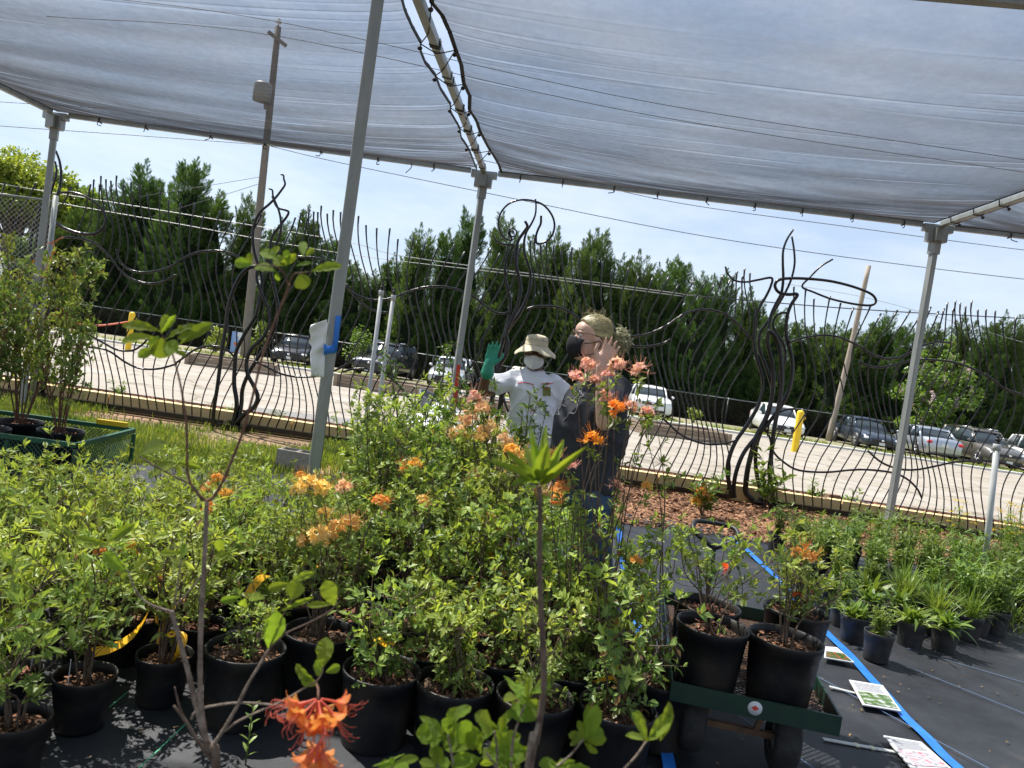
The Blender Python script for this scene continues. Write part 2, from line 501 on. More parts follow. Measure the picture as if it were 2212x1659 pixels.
def ground_strip(name, x0, x1, ys, z, m, nx=2, wob=0.0, edge=None, seed=0):
    xs = np.linspace(x0, x1, nx)
    rg = np.random.default_rng(seed)
    g = np.zeros((len(ys), nx, 3))
    for i, y in enumerate(ys):
        g[i, :, 0] = xs
        g[i, :, 1] = y
        g[i, :, 2] = float(lotheight(y)) + z
    if wob:
        k = rg.random((6, 4))
        for a in k:
            g[..., 2] += wob / 3 * np.sin(g[..., 0] * (2 + 5 * a[0]) + a[1] * 6 + g[..., 1] * (1 + 6 * a[2]) + a[3] * 6)
    if edge is not None:
        g[-1, :, 1] += edge(xs)
    b = MB(); b.sheet(g[:, ::-1])
    return struct(b.build(name, m, smooth=True))


clay = mat('clay_ground', (0.20, 0.115, 0.062), 0.95, 0, (0.30, 0.19, 0.11), 2.2, 8, 0.5, 30, c3=(0.13, 0.14, 0.045), sc3=0.8)
ground_strip('ground', -400, 400, [-60, 11.2, 60, 900], -0.012, clay)

# black woven ground cloth
fm, ft, fb, fo = nodes('woven_ground_cloth')
lk = ft.links.new
tcx = ft.nodes.new('ShaderNodeTexCoord')
n1 = ft.nodes.new('ShaderNodeTexNoise'); n1.inputs['Scale'].default_value = 1.7; n1.inputs['Detail'].default_value = 9; n1.inputs['Roughness'].default_value = 0.68
r1 = ft.nodes.new('ShaderNodeValToRGB')
r1.color_ramp.elements[0].position = 0.40; r1.color_ramp.elements[0].color = (0.014, 0.016, 0.020, 1)
r1.color_ramp.elements[1].position = 0.74; r1.color_ramp.elements[1].color = (0.10, 0.085, 0.066, 1)
e_ = r1.color_ramp.elements.new(0.58); e_.color = (0.032, 0.035, 0.042, 1)
lk(tcx.outputs['Object'], n1.inputs['Vector']); lk(n1.outputs['Fac'], r1.inputs['Fac'])
mpw = ft.nodes.new('ShaderNodeMapping'); mpw.inputs['Scale'].default_value = (1, 1, 1)
ck = ft.nodes.new('ShaderNodeTexWave'); ck.inputs['Scale'].default_value = 90; ck.inputs['Distortion'].default_value = 0.4
ck2 = ft.nodes.new('ShaderNodeTexWave'); ck2.bands_direction = 'Y'; ck2.inputs['Scale'].default_value = 90; ck2.inputs['Distortion'].default_value = 0.4
lk(tcx.outputs['Object'], ck.inputs['Vector']); lk(tcx.outputs['Object'], ck2.inputs['Vector'])
ad = ft.nodes.new('ShaderNodeMath'); ad.operation = 'MULTIPLY'
lk(ck.outputs['Fac'], ad.inputs[0]); lk(ck2.outputs['Fac'], ad.inputs[1])
bp = ft.nodes.new('ShaderNodeBump'); bp.inputs['Strength'].default_value = 0.25; bp.inputs['Distance'].default_value = 0.003
lk(ad.outputs[0], bp.inputs['Height']); lk(bp.outputs['Normal'], fb.inputs['Normal'])
lk(r1.outputs['Color'], fb.inputs['Base Color'])
fb.inputs['Roughness'].default_value = 0.55
fb.inputs['Specular IOR Level'].default_value = 0.42
ys = np.concatenate([np.linspace(-6, 1.8, 6), np.linspace(2.0, 7.6, 70)])
fabric = ground_strip('ground_cloth', -9, 11, ys, 0.006, fm, 260, 0.009, lambda x: 0.10 * np.sin(x * 1.7) + 0.12 * np.sin(x * 0.6 + 1) + np.where(x < -0.4, -0.75, 0), 3)

# woven marker threads along the cloth
thr = mat('blue_marker_thread', (0.10, 0.17, 0.30), 0.7)
thg = mat('green_marker_thread', (0.05, 0.32, 0.17), 0.7)


def thread(name, p, q, m, w=0.006):
    b = MB()
    P = np.linspace(p, q, 60)
    side = np.cross(np.array(q) - np.array(p), [0, 0, 1.0]); side /= np.linalg.norm(side)
    g = np.stack([P - side * w / 2, P + side * w / 2], 1)
    b.sheet(g)
    o = b.build(name, m, fabric)
    return o


for (xa, ya, xb, yb) in [(1745, 1450, 2212, 1700), (1850, 1395, 2260, 1560), (1960, 1400, 2300, 1500), (1560, 1520, 1960, 1800)]:
    p = atz(xa, ya, 0.02); q = atz(xb, yb, 0.02)
    thread('marker_thread', p, q, thr)
for (xa, ya, xb, yb) in [(275, 1495, 215, 1545), (405, 1560, 300, 1659)]:
    thread('marker_thread', atz(xa, ya, 0.018), atz(xb, yb, 0.018), thg, 0.005)

# parking lot beyond the fence
pm, ptr, pb, po = nodes('pale_concrete')
lk = ptr.links.new
tcx = ptr.nodes.new('ShaderNodeTexCoord')
mpx = ptr.nodes.new('ShaderNodeMapping'); mpx.inputs['Scale'].default_value = (0.4, 1.2, 1)
lk(tcx.outputs['Object'], mpx.inputs['Vector'])
na = ptr.nodes.new('ShaderNodeTexNoise'); na.inputs['Scale'].default_value = 0.9; na.inputs['Detail'].default_value = 8; na.inputs['Roughness'].default_value = 0.7
lk(mpx.outputs['Vector'], na.inputs['Vector'])
ra = ptr.nodes.new('ShaderNodeValToRGB')
ra.color_ramp.elements[0].position = 0.34; ra.color_ramp.elements[0].color = (0.235, 0.20, 0.155, 1)
ra.color_ramp.elements[1].position = 0.66; ra.color_ramp.elements[1].color = (0.32, 0.295, 0.26, 1)
lk(na.outputs['Fac'], ra.inputs['Fac'])
nb = ptr.nodes.new('ShaderNodeTexVoronoi'); nb.feature = 'DISTANCE_TO_EDGE'; nb.inputs['Scale'].default_value = 0.5
nb2 = ptr.nodes.new('ShaderNodeTexNoise'); nb2.inputs['Scale'].default_value = 1.4; nb2.inputs['Detail'].default_value = 6
vm = ptr.nodes.new('ShaderNodeVectorMath'); vm.operation = 'ADD'
lk(tcx.outputs['Object'], nb2.inputs['Vector']); lk(nb2.outputs['Color'], vm.inputs[0]); lk(tcx.outputs['Object'], vm.inputs[1]); lk(vm.outputs[0], nb.inputs['Vector'])
rc = ptr.nodes.new('ShaderNodeValToRGB'); rc.color_ramp.elements[0].position = 0.006; rc.color_ramp.elements[0].color = (0.45, 0.42, 0.36, 1); rc.color_ramp.elements[1].position = 0.03
lk(nb.outputs['Distance'], rc.inputs['Fac'])
mm = ptr.nodes.new('ShaderNodeMix'); mm.data_type = 'RGBA'; mm.blend_type = 'MULTIPLY'; mm.inputs['Factor'].default_value = 0.8
lk(ra.outputs['Color'], mm.inputs['A']); lk(rc.outputs['Color'], mm.inputs['B']); lk(mm.outputs['Result'], pb.inputs['Base Color'])
pb.inputs['Roughness'].default_value = 0.9
ground_strip('parking_lot', -60, 60, [11.35, 14, 20, 26, 31.5], 0.004, pm, 12)
gravel = mat('grey_gravel', (0.13, 0.125, 0.12), 0.95, 0, (0.27, 0.26, 0.25), 40, bump=0.8, bsc=60)
b = MB(); b.sheet([[(-3.9, 11.36, 0.008), (-2.1, 11.36, 0.008), (0.4, 11.36, 0.006)], [(-4.2, 12.5, -0.026), (-2.4, 12.9, -0.036), (0.2, 12.0, -0.014)]])
struct(b.build('gravel_patch', gravel))
kerbm = mat('white_kerb_concrete', (0.50, 0.49, 0.46), 0.9, 0, (0.58, 0.57, 0.54), 4)
b = MB()
for k in range(24):
    x0 = -60 + 5 * k
    b.box((x0 + 2.5, 31.7, float(lotheight(31.7)) + 0.03), (4.98, 0.4, 0.13))
struct(b.build('kerb', kerbm, smooth=False))
verge = mat('parking_verge', (0.20, 0.17, 0.115), 0.95, 0, (0.30, 0.26, 0.18), 1.2, 8, c3=(0.10, 0.14, 0.04), sc3=0.6)
ground_strip('parking_strip', -60, 60, [31.9, 34, 38, 41.0], 0.05, verge, 4)
dark = mat('dark_tree_litter', (0.05, 0.038, 0.025), 0.95, 0, (0.09, 0.07, 0.045), 2)  # litter under the trees, darker than the verge
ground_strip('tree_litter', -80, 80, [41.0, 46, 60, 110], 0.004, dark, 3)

# bark mulch: flat bed below, single chips on top
mb = mat('mulch_bed', (0.10, 0.045, 0.026), 0.95, 0, (0.22, 0.11, 0.065), 22, bump=0.8, bsc=40)
ground_strip('mulch_bed', 0.9, 11, [7.3, 8.2, 9.2, 9.62], 0.0005, mb, 8)
ground_strip('mulch_border', -9, 11, [9.86, 10.4, 11.0, 11.28], 0.018, mb, 8)


def chips(name, x0, x1, y0, y1, n, z, seed):
    rg = np.random.default_rng(seed)
    P = np.stack([rg.uniform(x0, x1, n), rg.uniform(y0, y1, n), rg.uniform(0.004, 0.03, n) + z], 1)
    a = rg.uniform(0, math.pi * 2, n); Ln = rg.uniform(0.025, 0.075, n); w = Ln * rg.uniform(0.25, 0.5, n)
    tl = rg.uniform(-0.5, 0.5, (n, 2))
    d = np.stack([np.cos(a), np.sin(a), tl[:, 0]], 1) * Ln[:, None] / 2
    s = np.stack([-np.sin(a), np.cos(a), tl[:, 1]], 1) * w[:, None] / 2
    v = np.stack([P - d - s, P + d - s * 0.7, P + d + s, P - d + s * 0.8], 1).reshape(-1, 3)
    v2 = v + np.array([0, 0, -0.006])
    q = np.arange(n * 4).reshape(n, 4)
    b = MB(); b.add(v, q)
    o = b.build(name, M['mulch'], smooth=False)
    return tag(o, None, None, None, 'stuff')


o = chips('bark_mulch', 1.0, 7.8, 7.25, 9.6, 16000, 0.0, 1)
tag(o, 'red brown bark mulch spread in front of the black fence', 'mulch')
o = chips('bark_mulch', -7.0, 8.5, 9.88, 11.25, 15000, 0.018, 2)
tag(o, 'red brown bark mulch in the strip behind the pine timbers', 'mulch')

# rough grass between the ground cloth and the fence
def blades(n, area, hmin, hmax, seed, w=0.006, lean=0.5):
    rg = np.random.default_rng(seed)
    P = area(rg, n)
    n = len(P)
    a = rg.uniform(0, 2 * math.pi, n); h = rg.uniform(hmin, hmax, n); l = rg.uniform(0.1, lean, n)
    d = np.stack([np.cos(a) * l, np.sin(a) * l, np.ones(n)], 1) * h[:, None]
    s = np.stack([-np.sin(a), np.cos(a), np.zeros(n)], 1) * (w * rg.uniform(0.6, 1.4, n))[:, None]
    mid = P + d * 0.55 * np.array([0.6, 0.6, 1.0])
    v = np.stack([P - s, P + s, mid + s * 0.8, mid - s * 0.8, P + d], 1).reshape(-1, 3)
    i = np.arange(n)[:, None] * 5
    b = MB(); b.add(v, i + np.array([[0, 1, 2, 3]]), i + np.array([[3, 2, 4]]))
    return b


def grass_area(rg, n):
    x = rg.uniform(-7.5, 1.2, n); y = rg.uniform(6.6, 9.6, n)
    k = np.sin(x * 1.3 + y) + np.sin(x * 3.1 - y * 2.0) + rg.normal(0, 0.8, n)
    keep = (k > -1.0) & (y > 6.75 + 0.2 * np.sin(x * 2)) & ~((y > 8.6) & (x < -2.3) & (k < 1.0))
    return np.stack([x[keep], y[keep], np.full(keep.sum(), 0.0)], 1)


g = blades(95000, grass_area, 0.03, 0.11, 5)
o = g.build('grass', M['lf_grass'], smooth=False)
tag(o, 'patchy yellow green grass between the potted plants and the black fence', 'grass', kind='stuff')


def verge_area(rg, n):
    x = rg.uniform(-30, 32, n); y = rg.uniform(31.9, 34.2, n)
    k = np.sin(x * 0.7) + np.sin(x * 1.9 + 1) + rg.normal(0, 0.7, n)
    kp = k > -0.2
    x, y = x[kp], y[kp]
    return np.stack([x, y, lotheight(y) + 0.05], 1)


g = blades(9000, verge_area, 0.06, 0.18, 6, 0.02)
o = g.build('verge_grass', M['lf_grass'], smooth=False)
tag(o, 'thin grass along the kerb in front of the parked cars', 'grass', kind='stuff')

# =================================================================== shade house: frame and cloths
BZ = 3.5                                            # height of the roof tubes
PL, PC, PR = atz(122, 246, BZ), atz(1047, 372, BZ), atz(2026, 488, BZ)
dC = atz(905, 0, BZ) - PC; dC /= np.linalg.norm(dC)
dB = PR - PC; BAY = np.linalg.norm(dB); dB /= BAY
dR = atz(2212, 424, BZ) - PR; dR /= np.linalg.norm(dR)
dR = (dR + dC) / np.linalg.norm(dR + dC)
PR2 = PR + dB * BAY
NEAR = 4.38
fr = thing('shade_house_frame', (PC[0], PC[1], 0), 'galvanised square tube shade house frame carrying the grey cloth roof', 'frame')
RAX = np.stack([dB, -dC, [0, 0, 1.0]], 1)


def post(base, ztop, w=0.066, a=25):
    b = MB()
    rot = RAX @ rotz(R(a))
    x = w / 2
    c = 0.006
    ring = np.array([[-x + c, -x], [x - c, -x], [x, -x + c], [x, x - c], [x - c, x], [-x + c, x], [-x, x - c], [-x, -x + c]])
    rings = []
    for z in (0.0, 1.0, 2.0, ztop):
        r3 = np.concatenate([ring, np.zeros((8, 1))], 1) @ rot.T + np.array([base[0], base[1], z])
        rings.append(r3)
    b.loft(rings)
    return b


for p in (PL, PC, PR):
    post(p, BZ - 0.02).build('post', M['galv'], fr, smooth=False)
    b = MB()
    b.box((p[0], p[1], BZ - 0.10), (0.20, 0.085, 0.15), RAX)
    b.box((p[0], p[1], BZ - 0.10), (0.085, 0.20, 0.148), RAX)
    b.box((p[0], p[1], BZ - 0.235), (0.086, 0.086, 0.14), RAX @ rotz(R(25)))
    b.box((p[0], p[1], BZ - 0.03), (0.30, 0.075, 0.076), RAX)
    b.build('corner_socket', M['galv'], fr, smooth=False)
npx = np.mean([aty(813, 0, 4.3)[0], aty(746, 516, 4.3)[0], aty(679, 1033, 4.3)[0]])
NP = np.array([npx, 4.3, 0])
post(NP, BZ - 0.03, 0.068, 20).build('post', M['galv'], fr, smooth=False)
for a, c in ((PL, PC), (PC, PR), (PR, PR2)):
    b = MB(); d = (c - a) / np.linalg.norm(c - a)
    b.bar(a + d * 0.16, c - d * 0.16, 0.052, 0.056)
    b.build('roof_tube', M['galv'], fr, smooth=False)
for p, d in ((PC, dC), (PR, dR), (PL, dC)):
    b = MB(); b.bar(p + d * 0.10, p + d * 9.0, 0.055, 0.056)
    b.build('roof_tube', M['galv'], fr, smooth=False)
na_, nb_ = atz(1941, 0, BZ), atz(2212, 23, BZ)
NB = PR + dR * (np.dot(na_ - PR, dR) + 0.22)
b = MB(); b.bar(NB - dB * 11.5 + np.array([0, 0, 0.03]), NB + dB * 5, 0.055, 0.056)
b.build('roof_tube', M['galv'], fr, smooth=False)

# the cloth: a dark net, seen through more when looked at square on
cm, ct, cb, co = nodes('shade_net')
lk = ct.links.new
NN = ct.nodes.new
ge = NN('ShaderNodeNewGeometry')
dt = NN('ShaderNodeVectorMath'); dt.operation = 'DOT_PRODUCT'
lk(ge.outputs['Normal'], dt.inputs[0]); lk(ge.outputs['Incoming'], dt.inputs[1])
ab = NN('ShaderNodeMath'); ab.operation = 'ABSOLUTE'; lk(dt.outputs['Value'], ab.inputs[0])
mxn = NN('ShaderNodeMath'); mxn.operation = 'MAXIMUM'; mxn.inputs[1].default_value = 0.14; lk(ab.outputs[0], mxn.inputs[0])
iv = NN('ShaderNodeMath'); iv.operation = 'DIVIDE'; iv.inputs[0].default_value = 1.0; lk(mxn.outputs[0], iv.inputs[1])
tcx = NN('ShaderNodeTexCoord')
mp1 = NN('ShaderNodeMapping'); mp1.inputs['Scale'].default_value = (0.5, 0.9, 1); mp1.inputs['Rotation'].default_value = (0, 0, R(-38))
n1 = NN('ShaderNodeTexNoise'); n1.inputs['Scale'].default_value = 1.1; n1.inputs['Detail'].default_value = 7; n1.inputs['Roughness'].default_value = 0.6
mp1.inputs['Scale'].default_value = (0.35, 2.2, 1)
lk(tcx.outputs['Object'], mp1.inputs['Vector']); lk(mp1.outputs['Vector'], n1.inputs['Vector'])
mrt = NN('ShaderNodeMapRange'); mrt.inputs['From Min'].default_value = 0.35; mrt.inputs['From Max'].default_value = 0.68
mrt.inputs['To Min'].default_value = 0.79; mrt.inputs['To Max'].default_value = 0.69
n5 = NN('ShaderNodeTexNoise'); n5.inputs['Scale'].default_value = 14; n5.inputs['Detail'].default_value = 8; n5.inputs['Roughness'].default_value = 0.75
lk(tcx.outputs['Object'], n5.inputs['Vector'])
mx5 = NN('ShaderNodeMath'); mx5.operation = 'MULTIPLY_ADD'; mx5.inputs[1].default_value = 0.55; lk(n5.outputs['Fac'], mx5.inputs[0])
ad5 = NN('ShaderNodeMath'); ad5.operation = 'ADD'; ad5.inputs[1].default_value = -0.275; lk(n1.outputs['Fac'], ad5.inputs[0]); lk(ad5.outputs[0], mx5.inputs[2])
lk(mx5.outputs[0], mrt.inputs['Value'])
# grime gathered along the low edge of the cloth
sx5 = NN('ShaderNodeSeparateXYZ'); lk(tcx.outputs['Object'], sx5.inputs[0])
g5 = NN('ShaderNodeMapRange'); g5.inputs['From Min'].default_value = 0.3; g5.inputs['From Max'].default_value = 2.2; lk(sx5.outputs['Y'], g5.inputs['Value'])
mpg = NN('ShaderNodeMapping'); mpg.inputs['Scale'].default_value = (0.7, 4.0, 1); mpg.inputs['Rotation'].default_value = (0, 0, R(14)); lk(tcx.outputs['Object'], mpg.inputs['Vector'])
ng = NN('ShaderNodeTexNoise'); ng.inputs['Scale'].default_value = 1.6; ng.inputs['Detail'].default_value = 5; lk(mpg.outputs['Vector'], ng.inputs['Vector'])
gg = NN('ShaderNodeMapRange'); gg.inputs['From Min'].default_value = 0.38; gg.inputs['From Max'].default_value = 0.72; lk(ng.outputs['Fac'], gg.inputs['Value'])
gm = NN('ShaderNodeMath'); gm.operation = 'MULTIPLY'; lk(g5.outputs['Result'], gm.inputs[0]); lk(gg.outputs['Result'], gm.inputs[1])
gs = NN('ShaderNodeMath'); gs.operation = 'MULTIPLY_ADD'; gs.inputs[1].default_value = -0.24; lk(gm.outputs[0], gs.inputs[0]); lk(mrt.outputs['Result'], gs.inputs[2])
pw = NN('ShaderNodeMath'); pw.operation = 'POWER'; lk(gs.outputs[0], pw.inputs[0]); lk(iv.outputs[0], pw.inputs[1])
tp = NN('ShaderNodeBsdfTransparent')
df = NN('ShaderNodeBsdfDiffuse'); tl = NN('ShaderNodeBsdfTranslucent')
rd = NN('ShaderNodeValToRGB'); rd.color_ramp.elements[0].position = 0.45; rd.color_ramp.elements[0].color = (0.036, 0.037, 0.042, 1)
rd.color_ramp.elements[1].position = 0.72; rd.color_ramp.elements[1].color = (0.085, 0.08, 0.078, 1)
lk(n1.outputs['Fac'], rd.inputs['Fac']); lk(rd.outputs['Color'], df.inputs['Color']); lk(rd.outputs['Color'], tl.inputs['Color'])
m1 = NN('ShaderNodeMixShader'); m1.inputs['Fac'].default_value = 0.35; lk(df.outputs[0], m1.inputs[1]); lk(tl.outputs[0], m1.inputs[2])
m2 = NN('ShaderNodeMixShader'); lk(pw.outputs[0], m2.inputs['Fac']); lk(m1.outputs[0], m2.inputs[1]); lk(tp.outputs[0], m2.inputs[2])
lk(m2.outputs[0], co.inputs['Surface'])
M['net'] = cm
M['hem'] = mat('black_webbing', (0.008, 0.008, 0.009), 0.7, 0, (0.03, 0.028, 0.026), 30)


def c2(cx, cy):                                     # point on the roof plane
    return atz(737.3 + cx / 3.0, cy / 3.0, BZ)


hemL = [c2(*p) for p in [(865, 1080), (838, 1010), (812, 958), (775, 905), (765, 842), (735, 790), (706, 742), (705, 690), (640, 590), (605, 500), (540, 420), (511, 350), (512, 293), (455, 190), (410, 90), (385, 0)]]
hemR = [c2(*p) for p in [(1020, 1080), (985, 1020), (960, 985), (925, 920), (895, 862), (875, 800), (828, 727), (830, 640), (790, 552), (775, 440), (735, 332), (700, 230), (650, 120), (582, 40), (580, 0)]]


def along(h, o=PC, d=dC):
    A_ = np.stack([d[:2], dB[:2]], 1)
    return np.array([np.linalg.solve(A_, (p - o)[:2]) for p in h])


hl, hr = along(hemL), along(hemR)


def hem_curve(h, sgn):
    h = h[np.argsort(h[:, 0])]
    tt = np.arange(h[-1, 0] + 0.35, 9.2, 0.35)
    ex = np.stack([tt, sgn * (0.17 + 0.05 * np.cos(tt * 9))], 1)
    return np.concatenate([h, ex])


hl, hr = hem_curve(hl, -1), hem_curve(hr, 1)


def panel(name, label, eA, eB, t0, t1, ns, ntt, sag, wr, seed, near_end=None, dense=1.0):
    """cloth between two edges eA(t), eB(t) giving plan points"""
    rg = np.random.default_rng(seed)
    s = np.linspace(0, 1, ns); t = np.linspace(0, 1, ntt)
    S, T = np.meshgrid(s, t)
    tl_ = t0 + (t1 - t0) * t
    A = np.array([eA(x) for x in tl_]); B = np.array([eB(x) for x in tl_])
    P = A[:, None] * (1 - S[..., None]) + B[:, None] * S[..., None]
    TT = t0 + (t1 - t0) * T
    g = (1 - np.exp(-(TT - t0) / 0.30)) * (1 - np.exp(-(t1 - TT) / 0.5))
    z = BZ + 0.025 - sag * (4 * S * (1 - S)) ** 0.7 * g
    for k in range(wr):
        tc0 = t0 + (t1 - t0) * rg.random() ** 2.3
        if rg.random() < 0.55:
            sc_ = 1.0 if rg.random() < dense else 0.0; hl_ = rg.uniform(0.15, 0.55)
        else:
            sc_ = rg.random(); hl_ = rg.uniform(0.08, 0.4)
        wdt = rg.uniform(0.007, 0.014); amp = rg.uniform(0.002, 0.0065) * (1 if rg.random() < 0.6 else -1)
        slope = rg.normal(0, 0.10)
        win = np.clip(1 - ((S - sc_) / hl_) ** 2, 0, 1)
        ph = rg.uniform(0, 6)
        z += amp * np.exp(-((TT - tc0 - slope * (S - sc_) - 0.015 * np.sin(S * 7 + ph)) / wdt) ** 2) * win
    for k in range(10):                              # broad billows
        z += rg.uniform(0.001, 0.003) * np.sin(TT * rg.uniform(3, 9) + S * rg.uniform(-5, 5) + rg.uniform(0, 6)) * np.clip(np.minimum(S, 1 - S) * 6, 0, 1) * g
    P[..., 2] = z
    b = MB(); b.sheet(P)
    root = thing(name, (P[:, :, 0].mean(), P[:, :, 1].mean(), BZ), label, 'shade cloth', 'shade cloth panels of the roof')
    b.build('net', M['net'], root)
    return root, P


def edge_line(p, d, off):
    return lambda t: p + d * t + dB * off


def edge_hem(h):
    return lambda t: PC + dC * t + dB * np.interp(t, h[:, 0], h[:, 1])


tN = float(np.dot((na_ + nb_) / 2 - PC, dC))
clL, gL = panel('shade_cloth', 'grey shade cloth panel left of the laced roof seam, utility pole showing through', edge_line(PL, dC, 0.03), edge_hem(hl), 0.03, tN, 90, 520, 0.17, 75, 11)
clR, gR = panel('shade_cloth', 'wide grey shade cloth panel right of the laced roof seam', edge_hem(hr), edge_line(PR, dR, -0.06), 0.03, tN, 90, 520, 0.13, 80, 12, dense=0.3)
clF, gF = panel('shade_cloth', 'small corner of shade cloth beyond the right hand roof tube', edge_line(PR, dR, 0.12), edge_line(PR2, dR, -0.05), 0.03, tN, 50, 120, 0.14, 40, 13, dense=0.0)
for nm, ea, eb, sd in (('left', edge_line(PL, dC, 0.03), edge_line(PC, dC, -0.1), 1), ('right', edge_line(PC, dC, 0.1), edge_line(PR, dC, -0.06), 2), ('far right', edge_line(PR, dC, 0.1), edge_line(PR2, dC, -0.06), 3)):  # unseen bays overhead, added to shade the foreground
    panel('shade_cloth', 'unseen grey shade cloth panel over the foreground plants, %s bay' % nm, ea, eb, tN + 0.3, 13.0, 24, 60, 0.15, 20, 20 + sd)


def hem(P, root, r=0.016, flat=0.35):
    b = MB(); P = np.array(P); P[:, 2] -= 0.004
    b.tube(P, r, 8, flat=flat)
    b.build('hem', M['hem'], root)


hem(gL[:, -1], clL); hem(gR[:, 0], clR)
hem(gL[0], clL, 0.008); hem(gR[0], clR, 0.009); hem(gR[:, -1], clR, 0.012); hem(gF[:, 0], clF, 0.014); hem(gF[0], clF, 0.009)
hem(gR[-1], clR, 0.022); hem(gL[:, 0], clL, 0.009); hem(gL[-1], clL, 0.02)
# lacing across the seam
rg = np.random.default_rng(4)
nodesL = [c2(*p) for p in [(865, 1080), (812, 958), (766, 838), (705, 705), (606, 500), (512, 293)]]
nodesR = [c2(*p) for p in [(1020, 1080), (960, 985), (895, 862), (826, 727), (790, 555), (737, 335), (582, 40)]]
seq = []
for k in range(6):
    seq += [nodesL[k], nodesR[k + 1]]
b = MB()
for k in range(len(seq) - 1):
    a, c = np.array(seq[k]), np.array(seq[k + 1])
    m_ = PC + dC * np.dot((a + c) / 2 - PC, dC); m_[2] = BZ - 0.035
    b.tube(cr([a + [0, 0, 0.01], m_ + (a - m_) * 0.12, m_ + (c - m_) * 0.12, c + [0, 0, 0.01]], 4), 0.0045, 5)
    w_ = PC + dC * (np.dot(a - PC, dC) + 0.08)
    b.tube([w_ + dB * 0.032 + [0, 0, 0.03], w_ + dB * 0.032 - [0, 0, 0.031], w_ - dB * 0.032 + dC * 0.03 - [0, 0, 0.031], w_ - dB * 0.032 + dC * 0.03 + [0, 0, 0.03]], 0.005, 5)
b.build('lacing_cord', M['hem'], clR)
for p in nodesL[1:]:
    b = MB(); b.ell(p + np.array([0, 0, -0.02]), (0.018, 0.018, 0.016), n=8, m=6); b.build('knot', M['hem'], clL)
for p in nodesR[1:]:
    b = MB(); b.ell(p + np.array([0, 0, -0.02]), (0.018, 0.018, 0.016), n=8, m=6); b.build('knot', M['hem'], clR)
# ties along the tubes
for (p, d, n, root) in ((PL, (PC - PL) / np.linalg.norm(PC - PL), 7, clL), (PC, dB, 9, clR), (PR, dB, 5, clF)):
    for k in range(n):
        q = p + d * BAY * (k + 0.6 + 0.2 * rg.random()) / (n + 0.3)
        b = MB()
        b.tube([q + dC * 0.035 + [0, 0, 0.035], q + dC * 0.036 - [0, 0, 0.034], q - dC * 0.034 - [0, 0, 0.036]], 0.007, 5)
        b.tube(cr([q + dC * 0.036 - [0, 0, 0.03], q + dC * 0.05 - [0, 0, 0.05 + 0.04 * rg.random()], q + dC * 0.05 + d * 0.03 * rg.normal() - [0, 0, 0.08]], 3), 0.005, 5)
        b.build('tie', M['hem'], root)
for k in range(10):
    q = PR + dR * (0.35 + 0.42 * k)
    b = MB()
    b.tube([q - dB * 0.05 + [0, 0, 0.035], q - dB * 0.035 - [0, 0, 0.034], q + dB * 0.034 - [0, 0, 0.036], q + dB * 0.09 + [0, 0, 0.02]], 0.006, 5)
    b.ell(q + dB * 0.05 - [0, 0, 0.05], (0.016, 0.016, 0.016), n=7, m=5)
    b.build('tie', M['hem'], clF)
q = aty(888, 350, PC[1] - 0.1)
b = MB(); b.tube(cr([q, q + [0.01, 0, -0.06], q + [-0.045, 0, -0.13]], 4), 0.005, 5); b.build('loose_cord_end', M['hem'], clL)

# =================================================================== ornamental iron fence
FY = 9.62


def cA(x, y): return (x * 0.3967, 301.7 + y * 0.3967)
def cB(x, y): return (384 + x * 0.3637, 356.6 + y * 0.3637)
def cC(x, y): return (740.6 + x * 0.3307, 411.5 + y * 0.3307)
def cD(x, y): return (1316.7 + x * 0.397, 466.3 + y * 0.397)
def cE(x, y): return (1316.7 + x * 0.4048, 795.5 + y * 0.4048)


def trace(f, pts, dy=0.0, k=6):
    P = np.array([aty(*f(*p), FY + dy) for p in pts])
    return cr(P, k)


SCX = [aty(*cA(300, 700), FY)[0], aty(*cB(360, 1300), FY)[0], aty(*cC(1090, 900), FY)[0], aty(*cD(880, 1300), FY)[0]]
panels_x = [(-7.3, SCX[0] - 0.12), (SCX[0] + 0.10, SCX[1] - 0.14), (SCX[1] + 0.16, SCX[2] - 0.12), (SCX[2] + 0.12, SCX[3] - 0.45), (SCX[3] + 0.12, 8.6)]
plabel = ['wavy black iron fence panel at the far left behind the chain link gate',
          'wavy black iron fence panel behind the plants in the green mesh wagon',
          'wavy black iron fence panel behind the post with the taped paper',
          'wavy black iron fence panel behind the two people',
          'wavy black iron fence panel in front of the parked silver and grey cars']
pick_cache = {}


def picket_curve(x0, ztop):
    z = np.linspace(0.10, ztop, 26)
    ph = 2 * math.pi * x0 / 2.75
    env = 0.55 + 0.45 * np.clip(z / 0.9, 0, 1)
    x = x0 + 0.14 * env * np.sin(2 * math.pi * z / 1.95 + ph + 0.5) - 0.14 * 0.55 * math.sin(2 * math.pi * 0.1 / 1.95 + ph + 0.5)
    x = x + 0.10 * np.clip((z - ztop + 0.45) / 0.45, 0, 1) ** 2 * math.sin(ph + 2.2)
    return np.stack([x, np.full_like(x, FY), z], 1)


